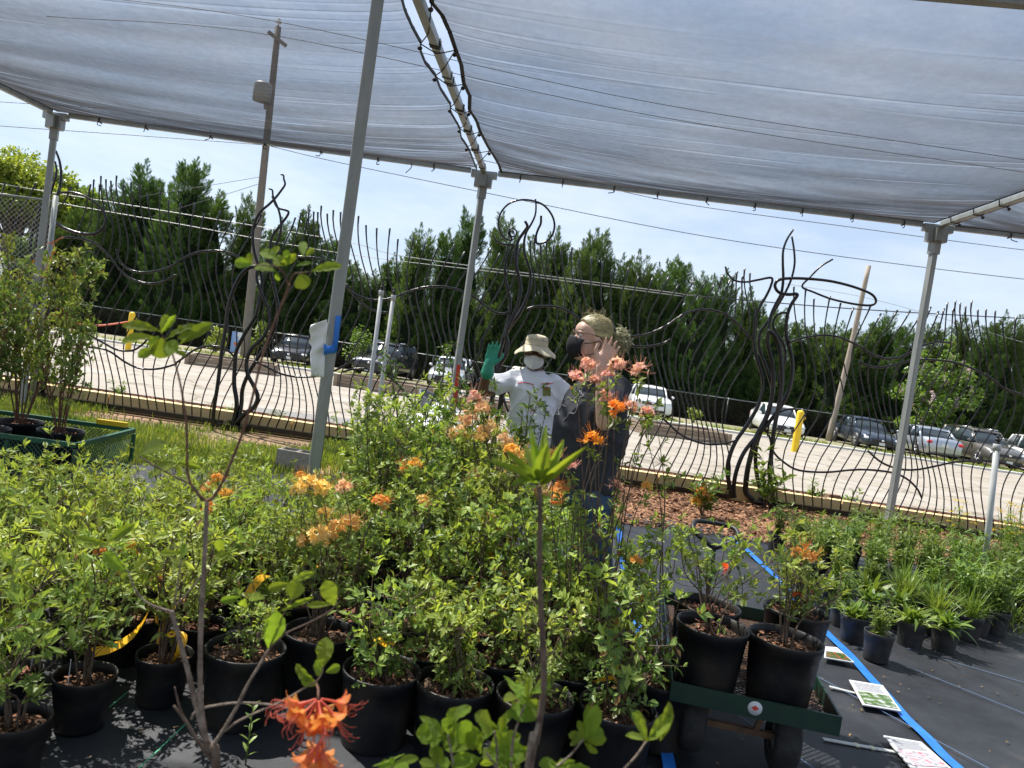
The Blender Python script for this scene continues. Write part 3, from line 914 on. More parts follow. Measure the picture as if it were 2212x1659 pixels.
rails = {
    0: [],
    1: [trace(cA, [(300, 548), (340, 533), (400, 532), (470, 545), (540, 580), (600, 640), (650, 705), (710, 755), (800, 782), (880, 775), (960, 735)], -0.05),
        trace(cA, [(634, 597), (645, 650), (690, 700), (760, 722), (840, 717), (920, 695), (990, 655)], -0.04).tolist() + trace(cB, [(0, 575), (60, 540), (130, 516), (210, 508), (290, 516), (360, 545), (420, 590)], -0.04).tolist(),
        trace(cA, [(430, 1040), (480, 1060), (560, 1105), (640, 1145), (720, 1148), (770, 1120), (800, 1090)], -0.05),
        trace(cA, [(470, 1130), (530, 1133), (600, 1155), (680, 1210), (760, 1245), (860, 1248), (960, 1222)], -0.04).tolist() + trace(cB, [(-10, 1175), (40, 1140), (100, 1098), (170, 1076), (240, 1078), (300, 1105), (345, 1150)], -0.04).tolist()],
    2: [trace(cB, [(600, 560), (680, 545), (760, 545), (830, 553), (900, 580)], -0.05),
        trace(cC, [(20, 620), (70, 670), (150, 705), (230, 715), (330, 700), (430, 660), (520, 634), (610, 626), (700, 635), (790, 662), (870, 705), (930, 755), (990, 795), (1050, 803), (1085, 793)], -0.04),
        trace(cC, [(20, 610), (80, 690), (150, 755), (220, 790), (300, 798)], -0.06),
        trace(cB, [(460, 1168), (520, 1195), (600, 1235), (680, 1255), (760, 1258), (840, 1252), (930, 1222), (1000, 1185), (1060, 1150)], -0.04),
        trace(cC, [(0, 1185), (80, 1165), (180, 1168), (290, 1210), (380, 1290), (440, 1370), (500, 1435), (560, 1480)], -0.04)],
    3: [trace(cC, [(1195, 775), (1260, 757), (1340, 755), (1420, 765), (1500, 805), (1560, 850)], -0.05),
        trace(cD, [(100, 657), (170, 650), (240, 630), (320, 590), (400, 537), (480, 512), (560, 514), (640, 540), (700, 590), (745, 640), (785, 680)], -0.04),
        trace(cD, [(100, 703), (170, 712), (240, 705), (300, 690), (330, 670)], -0.06),
        trace(cD, [(180, 1040), (240, 1070), (310, 1120), (380, 1185), (460, 1225), (540, 1243), (620, 1240), (680, 1222), (720, 1190)], -0.04),
        trace(cC, [(1040, 1340), (1080, 1440), (1130, 1520)], -0.04)],
    4: [trace(cE, [(845, 290), (880, 200), (940, 330), (960, 260)], -0.04)[:0],
        trace(cD, [(975, 690), (1040, 668), (1110, 654), (1180, 650), (1250, 660), (1310, 685), (1382, 720)], -0.04).tolist() + [list(aty(1474.7 + x / 3, 552.9 + y / 3, FY - 0.04)) for x, y in [(1180, 610), (1240, 645), (1320, 668), (1400, 660), (1480, 625), (1560, 580), (1650, 555), (1740, 565)]],
        cr([aty(1474.7 + x / 3, 552.9 + y / 3, FY - 0.05) for x, y in [(1145, 680), (1200, 712), (1290, 722), (1380, 705), (1470, 680), (1580, 672), (1700, 680), (1800, 700), (1900, 740), (2000, 795), (2100, 865), (2212, 900)]], 6),
        cr([aty(1474.7 + x / 3, 552.9 + y / 3, FY - 0.05) for x, y in [(560, 1160), (590, 1270), (660, 1340), (740, 1385), (850, 1400), (960, 1400), (1080, 1388), (1180, 1385), (1280, 1392), (1380, 1410), (1460, 1450), (1520, 1510), (1550, 1570)]], 6),
        cr([aty(1474.7 + x / 3, 552.9 + y / 3, FY - 0.06) for x, y in [(1200, 1262), (1270, 1325), (1340, 1362), (1430, 1385), (1530, 1383), (1640, 1362), (1750, 1338), (1870, 1328), (1990, 1328), (2090, 1345), (2212, 1388)]], 6)],
}
for pi, (xa, xb) in enumerate(panels_x):
    root = thing('iron_fence_panel', ((xa + xb) / 2, FY, 0), plabel[pi], 'fence', 'wavy iron fence panels')
    n = int((xb - xa) / 0.118)
    for k in range(n + 1):
        x0 = xa + 0.05 + (xb - xa - 0.1) * k / max(1, n)
        zt = 2.83 + 0.12 * math.sin(x0 * 2.3 + 1) + 0.05 * math.sin(k * 2.4)
        P = picket_curve(x0, zt)
        b = MB()
        rr = np.full(len(P), 0.0086)
        rr[-1] = 0.0135; rr[-2] = 0.010
        b.tube(P, rr, 6)
        b.build('picket', M['iron'], root)
    b = MB(); b.box(((xa + xb) / 2, FY, 0.065), (xb - xa, 0.075, 0.06))
    b.build('base_rail', M['iron'], root, smooth=False)
    for rpts in rails[pi]:
        rpts = np.array(rpts)
        if len(rpts) < 4:
            continue
        b = MB(); b.tube(rpts, 0.0135, 8); b.build('wavy_rail', M['iron'], root)


def sculpture(label, base, limbs):
    root = thing('iron_sculpture_post', (base[0], FY, 0), label, 'fence post', 'sculpted iron posts of the fence')
    for (pts, r0, r1, sharp) in limbs:
        P = np.array(pts)
        rr = np.linspace(r0, r1, len(P)) * 0.86
        b = MB(); b.tube(P, rr, 10); b.build('bent_tube', M['iron'], root)
    b = MB(); b.box((base[0], FY, 0.035), (0.34, 0.22, 0.05)); b.box((base[0], FY, 0.08), (0.12, 0.10, 0.06)); b.build('foot_plate', M['iron'], root, smooth=False)
    return root


def tb(f, pts, dy, r0, r1, ground=None):
    P = [aty(*f(*p), FY + dy) for p in pts]
    if ground is not None:
        P.append(np.array([ground, FY + dy * 0.3, 0.06]))
    return (cr(P, 6), r0, r1, 0)


x0 = SCX[0]
sculpture('tall black iron sculpture post with an open oval loop, behind the left roof post', (x0, FY), [
    tb(cA, [(304, 60), (325, 120), (333, 190), (325, 260), (305, 330), (285, 400), (265, 520), (250, 700), (262, 900), (250, 1100), (262, 1250)], 0.05, 0.016, 0.035, x0),
    tb(cA, [(300, 118), (308, 165), (300, 215), (285, 260), (262, 330), (235, 420), (205, 520), (190, 650), (200, 800), (215, 1000)], 0.0, 0.014, 0.03, x0 - 0.05),
    tb(cA, [(325, 290), (380, 286), (450, 303), (520, 345), (565, 395), (575, 440), (555, 490), (500, 515), (420, 507), (350, 482), (290, 450), (260, 480), (240, 600)], -0.03, 0.016, 0.028),
    tb(cA, [(220, 355), (205, 420), (180, 480), (165, 600), (190, 760), (215, 900)], 0.03, 0.018, 0.03, x0 + 0.03),
])
x0 = SCX[1]
sculpture('black iron sculpture post of twisting vine tubes right of the left utility pole', (x0, FY), [
    tb(cB, [(612, 55), (628, 62), (630, 82), (637, 115), (615, 150), (580, 195), (540, 235), (490, 280), (455, 350), (445, 430), (455, 520), (480, 600), (500, 680), (490, 780), (460, 900), (400, 1000), (350, 1100), (340, 1180), (335, 1300), (350, 1420)], 0.0, 0.012, 0.035, x0),
    tb(cB, [(541, 140), (562, 150), (565, 180), (580, 220), (600, 270), (612, 330), (610, 400), (585, 470), (540, 560), (480, 610), (470, 680), (500, 770), (535, 850), (545, 930), (510, 1020), (440, 1090), (410, 1160), (415, 1240), (455, 1320), (475, 1380), (450, 1440), (395, 1480)], -0.05, 0.012, 0.036, x0 + 0.03),
    tb(cB, [(560, 185), (590, 250), (640, 268), (658, 280), (645, 310), (600, 370), (560, 430), (545, 520), (550, 620), (575, 740), (595, 840), (580, 950), (540, 1050), (480, 1140), (420, 1240), (385, 1330), (378, 1420)], 0.04, 0.014, 0.034, x0 + 0.06),
    tb(cB, [(470, 602), (420, 612), (370, 660), (330, 740), (300, 840), (285, 960), (265, 1080), (250, 1200), (235, 1320), (215, 1450), (203, 1600)], -0.28, 0.03, 0.028),
])
x0 = SCX[2]
sculpture('black iron sculpture post topped by a big round spiral, behind the raised green glove', (x0, FY), [
    tb(cC, [(1105, 285), (1118, 275), (1118, 262), (1098, 262), (1090, 285), (1108, 302), (1135, 290), (1135, 255), (1110, 245), (1085, 258), (1080, 285), (1100, 318), (1140, 305), (1145, 280), (1125, 248)][:0] + [(1105, 283), (1115, 272), (1105, 262), (1092, 275), (1100, 298), (1125, 298), (1135, 270), (1115, 248), (1090, 255), (1083, 285), (1105, 322), (1070, 318), (1035, 285), (1018, 220), (1030, 150), (1080, 90), (1150, 63), (1230, 65), (1310, 95), (1365, 160), (1383, 230), (1365, 295), (1325, 335), (1270, 347), (1262, 300), (1275, 255), (1293, 215), (1295, 165)], 0.0, 0.010, 0.018),
    tb(cC, [(1258, 55), (1262, 110), (1255, 165), (1230, 220), (1200, 270), (1185, 330), (1185, 400), (1205, 470), (1225, 540), (1220, 640), (1190, 730), (1150, 810), (1100, 880), (1060, 950), (1030, 1040), (1010, 1130), (995, 1230), (985, 1330)], 0.03, 0.012, 0.035, x0 - 0.22),
    tb(cC, [(1190, 200), (1205, 235), (1180, 275), (1145, 330), (1132, 400), (1130, 480), (1150, 570), (1160, 650), (1140, 760), (1095, 860), (1065, 940), (1075, 1000), (1060, 1080), (1020, 1140), (1010, 1220), (1040, 1320)], -0.05, 0.020, 0.04, x0),
    tb(cC, [(980, 292), (1000, 325), (1040, 348), (1090, 355), (1115, 358), (1085, 410), (1062, 480), (1060, 560), (1075, 640), (1092, 720), (1085, 820), (1065, 900), (1040, 990), (1010, 1090), (960, 1180), (880, 1260), (865, 1380)], 0.0, 0.012, 0.034, x0 - 0.5),
    tb(cC, [(980, 885), (940, 925), (905, 985), (890, 1060), (850, 1130), (800, 1200)], 0.0, 0.010, 0.018),
])
x0 = SCX[3]
sculpture('black iron sculpture post with a wide flat loop like a halo, beside the bollard', (x0, FY), [
    tb(cD, [(1000, 75), (965, 130), (945, 190), (943, 260), (945, 340), (935, 420), (905, 480), (880, 540), (865, 620), (862, 700), (885, 800), (890, 900), (880, 1000), (850, 1100), (800, 1200), (770, 1300), (748, 1400), (742, 1500)], 0.0, 0.014, 0.045, x0 - 0.15),
    tb(cD, [(992, 112), (1003, 180), (1007, 260), (990, 340), (960, 410), (920, 480), (890, 530), (850, 590), (818, 640), (815, 720), (850, 820), (875, 900), (885, 960), (870, 1060), (830, 1160), (800, 1250), (795, 1350), (810, 1450)], 0.05, 0.014, 0.034, x0 + 0.02),
    tb(cD, [(630, 275), (640, 310), (680, 350), (740, 360), (810, 348), (882, 338), (876, 385), (850, 440), (815, 500), (790, 570), (786, 680), (800, 770), (830, 870), (832, 950), (800, 1050), (740, 1150), (685, 1230), (650, 1320), (642, 1400), (655, 1480)], -0.04, 0.012, 0.036, x0 - 0.42),
    tb(cD, [(1215, 236), (1150, 275), (1090, 335), (1048, 385), (1110, 415), (1200, 450), (1290, 472), (1370, 485), (1430, 485), (1450, 462), (1430, 430), (1380, 405), (1300, 378), (1200, 355), (1090, 343), (980, 340), (920, 350), (900, 380), (920, 415), (970, 428), (1022, 428), (990, 480), (968, 540), (960, 620), (970, 690), (990, 760), (995, 850), (975, 950), (930, 1040), (870, 1120), (800, 1200), (730, 1290), (690, 1390), (675, 1480)], 0.0, 0.013, 0.034, x0 - 0.38),
    tb(cD, [(862, 622), (900, 655), (925, 720), (935, 800), (938, 900), (925, 1010), (905, 1110), (890, 1200), (880, 1300), (870, 1400)], -0.10, 0.034, 0.034, x0 + 0.12),
    tb(cD, [(968, 528), (930, 530), (900, 555), (890, 600), (915, 650), (950, 710), (955, 790), (925, 860), (920, 930)], 0.05, 0.018, 0.022),
    tb(cD, [(860, 1200), (870, 1130), (910, 1080), (960, 1055), (1010, 1050)], 0.0, 0.014, 0.016),
])

# pine timbers laid end to end behind the fence
for k in range(7):
    xa = -7.6 + 2.42 * k
    b = MB(); b.box((xa + 1.2, FY + 0.20, 0.10), (2.40, 0.14, 0.20), rotz(0.004 * (-1) ** k))
    o = b.build('landscape_timber', M['newwood'], smooth=False)
    tag(o, '%s pale pine timber from the left, lying behind the fence foot' % ORD[k], 'timber', 'pine timbers along the fence')
b = MB(); b.box((0, FY + 1.68, 0.02), (18, 0.03, 0.07))
o = b.build('edging_board', M['wood'], smooth=False); tag(o, 'thin weathered board edging the mulch beside the parking lot', 'edging')

# chain link gate at the far left
gy = 9.05
root = thing('chain_link_gate', (-6.6, gy, 0), 'grey chain link gate panel at the left edge behind the wagon plants', 'gate')
xa, xb, za, zb = -8.6, -5.74, 0.95, 2.52
mw = MB()
pit = 0.062
for k in range(-26, int((xb - xa) / pit) + 1):
    for sg in (1, -1):
        n = int((zb - za) / pit)
        i = np.arange(0, n * 2 + 1)
        xs = xa + k * pit + i * pit / 2 if sg > 0 else xa + (k + 26) * pit - i * pit / 2
        zs = za + i * pit / 2
        ok = (xs >= xa) & (xs <= xb)
        if ok.sum() > 2:
            P = np.stack([xs[ok], np.full(ok.sum(), gy) + 0.004 * sg * (-1) ** np.arange(ok.sum()), zs[ok] + 0.03 * (xs[ok] - xb)], 1)
            mw.tube(P[[0, -1]] if False else P, 0.0021, 3, cap=False)
stuff(mw.build('wire_mesh', M['galv'], root))
b = MB()
b.tube([(xa, gy, zb - 0.06), (xb, gy, zb - 0.02)], 0.012, 8)
b.build('top_wire', M['galv'], root)
b = MB(); b.tube([(xa, gy, za - 0.13), (xb, gy, za + 0.28)], 0.022, 8); b.build('brace_pipe', M['galv'], root)
b = MB(); b.tube([(xb, gy, 0.02), (xb, gy, zb + 0.05)], 0.03, 10); b.build('gate_post', M['galv'], root)
b = MB(); b.tube([(xa, gy, 0.02), (xa, gy, zb)], 0.03, 10); b.build('gate_post', M['galv'], root)

# =================================================================== trees behind the parking lot
def spray_block(P, D_, U_, Ln, rg, leaves=5):
    """flat feathery sprays: P origin, D_ direction, U_ side direction, Ln length"""
    n = len(P)
    tris = []
    L3 = Ln[:, None]
    for k in range(leaves):
        f = 0.12 + 0.62 * k / leaves
        for sg in (-1, 1):
            a = P + D_ * L3 * f
            tip = a + (D_ * 0.34 + U_ * sg * 0.20) * L3 * (1 - 0.45 * f)
            b2 = a + D_ * L3 * 0.105
            tris.append(np.stack([a, b2, tip], 1))
    tris.append(np.stack([P + D_ * L3 * 0.55 + U_ * L3 * 0.05, P + D_ * L3 * 0.55 - U_ * L3 * 0.05, P + D_ * L3 * 1.05], 1))
    tris.append(np.stack([P - U_ * L3 * 0.03, P + U_ * L3 * 0.03, P + D_ * L3 * 0.8], 1))
    T = np.stack(tris, 1)                            # n, k, 3, 3  -> each spray one island is not needed
    return T.reshape(-1, 3)


def unit(a):
    return a / (np.linalg.norm(a, axis=-1, keepdims=True) + 1e-9)


def conifer_mesh(seed):
    rg = np.random.default_rng(seed)
    H, RR = 10.0, 2.75
    segs = []
    lead = [(np.array([0, 0, 6.0]), np.array([rg.normal(0, .03), rg.normal(0, .03), 1.0]), 4.0, 0.95)]
    for k in range(3):
        a = rg.uniform(0, 6.28)
        lead.append((np.array([math.cos(a) * .4, math.sin(a) * .4, 6.0]), unit(np.array([math.cos(a) * .16, math.sin(a) * .16, 1.0])), rg.uniform(1.6, 3.0), 0.42))
    for k in range(150):
        h = rg.random() ** 1.15 * 0.90
        a = k * 2.399 + rg.normal(0, .3)
        rr = RR * (1 - h) ** 0.9 * rg.uniform(0.72, 1.0)
        d = unit(np.array([math.cos(a) * (0.85 - 0.5 * h), math.sin(a) * (0.85 - 0.5 * h), 1.0]))
        lead.append((np.array([math.cos(a) * rr * 0.5, math.sin(a) * rr * 0.5, h * H - 0.3]), d, rg.uniform(1.2, 2.0) * (1 - 0.35 * h), rg.uniform(0.34, 0.52)))
    Ps, Ds, Us, Ls = [], [], [], []
    for (o, d, ln, rad) in lead:
        n = int(60 * ln)
        f = rg.random(n) ** 0.8
        a = rg.uniform(0, 6.28, n)
        u = unit(np.cross(d, [0.3, 0.5, 0.2])); v = np.cross(d, u)
        r = rad * (1 - f) ** 0.95 * rg.uniform(0.3, 1.0, n)
        rv = np.cos(a)[:, None] * u + np.sin(a)[:, None] * v
        P = o + d * (f * ln)[:, None] + rv * r[:, None]
        dd = unit(d * 0.95 + rv * (0.7 - 0.4 * f)[:, None] + rg.normal(0, 0.22, (n, 3)) + np.array([0, 0, 0.25]))
        uu = unit(np.cross(dd, rg.normal(0, 1, (n, 3))))
        Ps.append(P); Ds.append(dd); Us.append(uu); Ls.append(rg.uniform(0.20, 0.42, n) * (1 - 0.3 * f))
    P = np.concatenate(Ps); Dd = np.concatenate(Ds); U = np.concatenate(Us); Ln = np.concatenate(Ls)
    V = spray_block(P, Dd, U, Ln, rg, 5)
    b = MB(); b.add(V, None, np.arange(len(V)).reshape(-1, 3))
    crown = b.mesh('crown', M['lf_con'], smooth=False)
    # added solid core, painted dark for the shade within the crown
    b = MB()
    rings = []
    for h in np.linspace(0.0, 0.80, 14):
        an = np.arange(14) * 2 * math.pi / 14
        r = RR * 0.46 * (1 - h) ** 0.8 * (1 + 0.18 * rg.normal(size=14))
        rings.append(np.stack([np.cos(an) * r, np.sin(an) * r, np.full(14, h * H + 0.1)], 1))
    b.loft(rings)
    core = b.mesh('shade_core', M['core'])
    b = MB(); b.tube([(0, 0, -0.3), (0.03, 0, 3), (0, 0.02, 8)], [0.16, 0.12, 0.04], 7)
    return crown, core, b.mesh('trunk', M['bark'])


cons = [conifer_mesh(100 + k) for k in range(4)]
tops = [(70, 500), (125, 485), (190, 440), (252, 398), (318, 342), (372, 395), (418, 335), (462, 405), (548, 412), (612, 468), (668, 442), (716, 505), (762, 560), (812, 580), (858, 545), (916, 480), (975, 492), (1027, 440), (1099, 455), (1150, 505), (1210, 488), (1262, 525), (1300, 490), (1345, 545), (1388, 538), (1430, 565), (1472, 548), (1520, 585), (1565, 578), (1626, 618), (1682, 655), (1737, 688), (1778, 705), (1818, 690), (1862, 696), (1918, 668), (1970, 696), (2030, 694), (2091, 675), (2140, 694), (2182, 668), (2235, 690)]
rgc = np.random.default_rng(77)
for k, (px, py) in enumerate(tops):
    Y = 45.0 + (k % 3) * 1.3
    tp_ = aty(px, py, Y)
    gz = lotz(Y)
    h = tp_[2] - gz
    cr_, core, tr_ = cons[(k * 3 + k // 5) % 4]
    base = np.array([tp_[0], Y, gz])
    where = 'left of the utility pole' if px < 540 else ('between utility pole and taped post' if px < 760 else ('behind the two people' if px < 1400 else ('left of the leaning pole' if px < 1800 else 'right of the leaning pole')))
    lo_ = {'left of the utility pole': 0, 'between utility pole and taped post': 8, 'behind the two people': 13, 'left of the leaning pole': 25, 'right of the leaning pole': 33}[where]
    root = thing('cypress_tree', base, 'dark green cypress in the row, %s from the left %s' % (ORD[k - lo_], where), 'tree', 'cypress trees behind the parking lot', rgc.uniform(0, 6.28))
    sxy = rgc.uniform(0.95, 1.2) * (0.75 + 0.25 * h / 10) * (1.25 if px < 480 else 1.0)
    for me, nm in ((cr_, 'crown'), (core, 'shade_core'), (tr_, 'trunk')):
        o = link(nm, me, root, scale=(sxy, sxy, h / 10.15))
        if nm == 'crown':
            o['kind'] = 'stuff'


def leaf_tris(P, Dd, Nn, Ln, Wd):
    """folded four-sided leaves: 5 vertices, 4 triangles each"""
    n = len(P)
    S = unit(np.cross(Dd, Nn)); Nn = np.cross(S, Dd)
    L3, W3 = Ln[:, None], Wd[:, None]
    a = P
    m = P + Dd * L3 * 0.48 - Nn * L3 * 0.02
    l = P + Dd * L3 * 0.52 + S * W3 / 2 + Nn * W3 * 0.12
    r = P + Dd * L3 * 0.52 - S * W3 / 2 + Nn * W3 * 0.12
    t = P + Dd * L3 - Nn * L3 * 0.10
    V = np.stack([a, l, m, r, t], 1).reshape(-1, 3)
    i = np.arange(n)[:, None] * 5
    T = np.concatenate([i + np.array([[0, 2, 1]]), i + np.array([[0, 3, 2]]), i + np.array([[1, 2, 4]]), i + np.array([[2, 3, 4]])], 0)
    return V, T


def cloud_leaves(rg, blobs, per, size, up=0.4):
    Ps, Ds, Ns, Ls = [], [], [], []
    for (c, r) in blobs:
        n = per
        d = unit(rg.normal(0, 1, (n, 3)))
        rad = rg.random(n) ** 0.45
        P = np.array(c) + d * rad[:, None] * np.array(r)
        dd = unit(d * 0.7 + rg.normal(0, 0.7, (n, 3)) + [0, 0, 0.1])
        nn = unit(d * 0.5 + rg.normal(0, 0.5, (n, 3)) + [0, 0, 0.8])
        Ps.append(P); Ds.append(dd); Ns.append(nn); Ls.append(rg.uniform(0.7, 1.3, n) * size)
    P = np.concatenate(Ps); Ln = np.concatenate(Ls)
    return leaf_tris(P, np.concatenate(Ds), np.concatenate(Ns), Ln, Ln * 0.6)


def broad_tree(label, base, h, r, seed, m, size=0.26, nb=46, per=170, cat='tree', name='spring_tree', squash=1.0):
    rg = np.random.default_rng(seed)
    root = thing(name, base, label, cat)
    blobs = []; limbs = MB()
    limbs.tube(cr([(0, 0, -0.2), (0.1, 0, h * 0.25), (0.0, 0.1, h * 0.55), (0.1, 0, h * 0.85)], 4), np.linspace(h * 0.028, h * 0.006, 13), 8)
    for k in range(nb):
        d = unit(rg.normal(0, 1, 3)); d[2] = abs(d[2]) * 1.2 - 0.25
        rad = rg.uniform(0.5, 0.95)
        c = np.array([d[0] * r * rad, d[1] * r * rad, h * 0.6 + d[2] * h * 0.34 * rad * squash])
        q = r * rg.uniform(0.16, 0.30)
        blobs.append((c, (q, q, q * 0.75)))
        s0 = np.array([0.05, 0.03, h * rg.uniform(0.25, 0.6)])
        limbs.tube(cr([s0, (s0 + c) / 2 + rg.normal(0, 0.1, 3), c], 3), np.linspace(h * 0.009, h * 0.002, 7), 5)
    V, T = cloud_leaves(rg, blobs, per, size)
    b = MB(); b.add(V, None, T)
    stuff(link('crown', b.mesh('crown', m, False), root))
    link('trunk', limbs.mesh('trunk', M['bark']), root)
    return root


p = aty(45, 380, 58); broad_tree('big yellow green spring tree at the left edge of the tree line', (p[0], 58, -1.2), 13.6, 5.0, 31, M['lf_dec'], 0.36, 80, 200)
p = aty(165, 400, 60); broad_tree('smaller yellow green spring tree beside the leftmost cypress', (p[0], 60, -1.2), 13.0, 3.0, 32, M['lf_dec'], 0.32, 44, 170)
p = aty(640, 540, 52); broad_tree('light green spring tree showing between the cypresses near the taped post', (p[0], 52, -1.1), 8.6, 1.8, 33, M['lf_dec'], 0.3, 30, 150)

# flowering tree on the right
rg = np.random.default_rng(41)
pb_ = aty(1985, 905, 41.5)
root = thing('flowering_tree', (pb_[0], 41.5, lotz(41.5)), 'open branched tree with pale lilac flower spikes behind the right cars', 'tree')
lim = MB(); tips = []
lim.tube(cr([(0, 0, -0.2), (0.1, 0, 1.2), (0.35, 0.05, 2.4), (0.9, 0, 4.2), (1.1, 0, 6.4)], 4), np.linspace(0.13, 0.03, 17), 8)
for k in range(26):
    z0 = rg.uniform(1.0, 5.0); a = rg.uniform(0, 6.28)
    s0 = np.array([0.1 + 0.2 * (z0 - 1), 0, z0])
    ln = rg.uniform(1.0, 2.7) * (1.1 - 0.1 * z0)
    d = np.array([math.cos(a), math.sin(a) * 0.6, rg.uniform(0.1, 0.7)])
    e = s0 + d * ln
    lim.tube(cr([s0, s0 + d * ln * 0.5 + rg.normal(0, .08, 3), e], 3), np.linspace(0.05, 0.012, 7), 5)
    tips.append((e, s0 + d * ln * 0.55))
link('trunk', lim.mesh('trunk', M['bark']), root)
bl = [(e + rg.normal(0, .15, 3), (0.42, 0.42, 0.3)) for e, _ in tips] + [(m_ + rg.normal(0, .2, 3), (0.35, 0.35, 0.25)) for _, m_ in tips] + [((1.1, 0, 6.2), (0.3, 0.3, 0.5)), ((0.95, 0, 5.3), (0.4, 0.4, 0.5))]
V, T = cloud_leaves(rg, bl, 55, 0.22)
b = MB(); b.add(V, None, T); stuff(link('crown', b.mesh('crown', M['lf_bush'], False), root))
for e, _ in tips[:20]:
    bb = []
    for j in range(5):
        bb.append((e + np.array([rg.normal(0, .07), rg.normal(0, .07), 0.12 * j - 0.1]), (0.10 - 0.012 * j, 0.10 - 0.012 * j, 0.08)))
    V, T = cloud_leaves(rg, bb, 14, 0.085)
    b = MB(); b.add(V, None, T); stuff(link('flower_spike', b.mesh('flower_spike', M['fl_lilac'], False), root))


def shrub(label, base, h, r, seed, m, size=0.14, nb=10, per=70):
    rg = np.random.default_rng(seed)
    root = thing('shrub', base, label, 'shrub')
    bl = []; lim = MB()
    for k in range(nb):
        d = unit(rg.normal(0, 1, 3)); d[2] = abs(d[2])
        c = np.array([d[0] * r * .7, d[1] * r * .7, 0.25 * h + d[2] * h * 0.65])
        bl.append((c, (r * .4, r * .4, h * .22)))
        lim.tube([(0, 0, -0.05), c * 0.6, c], [0.02, 0.014, 0.006], 4)
    V, T = cloud_leaves(rg, bl, per, size)
    b = MB(); b.add(V, None, T); stuff(link('foliage', b.mesh('foliage', m, False), root))
    link('branches', lim.mesh('branches', M['bark']), root)


def lotp(x, y):
    p = atlot(x, y)
    return (p[0], p[1], lotz(p[1]) + 0.03)


shrub('pale yellow green shrub left of the utility pole sign', lotp(466, 762), 1.3, 0.55, 51, M['lf_dec'])
shrub('dark green shrub right of the utility pole foot', lotp(553, 771), 1.7, 0.6, 52, M['lf_bush'])
shrub('olive green shrub beside the dark grey parked car', lotp(768, 795), 2.2, 0.75, 53, M['lf_bush'])
shrub('small bright yellow green shrub behind the raised bed right of the people', lotp(1498, 908), 0.7, 0.4, 54, M['lf_dec'], 0.12, 6)

# =================================================================== utility poles and wires
def up(x, y, Y=35.3):
    return aty(x, y, Y)


pbase = up(528, 772); pbase[2] = lotz(35.3) - 0.1
ptop = up(601, 58)
root = thing('utility_pole', (pbase[0], pbase[1], lotz(35.3)), 'tall wooden utility pole with transformer can, seen through the cloth', 'utility pole')
b = MB(); b.tube(cr([pbase, (pbase + ptop) / 2, ptop], 6), np.linspace(0.21, 0.14, 13), 12); b.build('pole_shaft', M['pole'], root)
b = MB(); b.bar(up(580, 69, 35.1), up(618, 99, 35.1), 0.12, 0.16); b.build('crossarm', M['pole'], root, smooth=False)
b = MB(); c_ = up(567, 200, 35.0)
b.lathe([(0.001, -0.42), (0.40, -0.40), (0.41, 0.32), (0.36, 0.42), (0.001, 0.45)], c_, 16)
b.build('transformer_can', mat('grey_can', (0.30, 0.31, 0.31), 0.5, 0.2, (0.24, 0.25, 0.25), 4), root)
b = MB(); b.tube([up(573, 217, 35.0), up(574, 236, 35.05)], 0.09, 8); b.build('bracket', M['pole'], root)
b = MB(); b.tube([ptop, ptop + [0, 0, 0.25]], 0.04, 8); b.lathe([(0.001, 0), (0.13, 0.03), (0.13, 0.10), (0.06, 0.14), (0.10, 0.2), (0.001, 0.26)], ptop + np.array([0, 0, 0.15]), 10); b.build('insulator', M['white'], root)
lbase = up(1788, 955, 38.5); lbase[2] = lotz(38.5) - 0.1
ltop = up(1877, 574, 38.5)
b = MB(); b.tube(cr([lbase, (lbase + ltop) / 2 + [0.05, 0, 0], ltop], 6), np.linspace(0.155, 0.11, 13), 12)
o = b.build('wooden_pole', mat('pale_pole_wood', (0.27, 0.225, 0.175), 0.9, 0, (0.37, 0.32, 0.26), 6, stretch=(4, 4, 0.3), bump=0.5, bsc=18))
tag(o, 'leaning pale wooden pole with cut top behind the dark blue sedan', 'pole')


def wire(pts, Y, m, r, label):
    P = [aty(x, y, Yk) for (x, y), Yk in zip(pts, Y if hasattr(Y, '__len__') else [Y] * len(pts))]
    b = MB(); b.tube(cr(P, 10), r, 5)
    o = b.build('overhead_wire', m)
    tag(o, label, 'wire', 'overhead wires')


wire([(-300, 250), (0, 272), (300, 293), (585, 314)], 35, M['wire'], 0.017, 'dark overhead wire from the left edge to the utility pole under the cloth')
wire([(585, 316), (737, 352), (1105, 428), (1475, 502), (1808, 553), (2212, 603), (2600, 640)], 35, M['wire'], 0.017, 'dark overhead wire running from the utility pole down across the right sky')
wire([(1000, 337), (1231, 387), (1475, 440), (1840, 491), (2212, 540), (2500, 570)], 36, M['wire'], 0.016, 'dark overhead wire just below the roof edge on the right')
wire([(-300, 345), (0, 397), (370, 458), (737, 520), (870, 553), (1190, 597), (1475, 635)], 34, M['wirepale'], 0.015, 'pale upper cable of the pair crossing the left cypresses')
wire([(-300, 367), (0, 417), (370, 481), (737, 547), (1105, 592), (1475, 640)], 34, M['wirepale'], 0.014, 'pale lower cable of the pair crossing the left cypresses')
wire([(1475, 637), (1840, 667), (2212, 688), (2600, 705)], 34, M['wire'], 0.026, 'thick black cable crossing behind the halo loop sculpture')
wire([(-200, 205), (0, 220), (230, 234)], 36, M['wire'], 0.015, 'short dark wire at the left edge above the roof post')
wire([(563, 382), (467, 398), (300, 425)], 35.2, M['wire'], 0.012, 'upper thin guy wire left of the utility pole')
wire([(563, 396), (487, 420), (320, 470)], 35.2, M['wire'], 0.012, 'lower thin guy wire left of the utility pole')
wire([(100, -20), (600, 47), (1400, 220), (2212, 345)], 35, M['wire'], 0.016, 'topmost wire on the pole, dimly seen through the cloth')
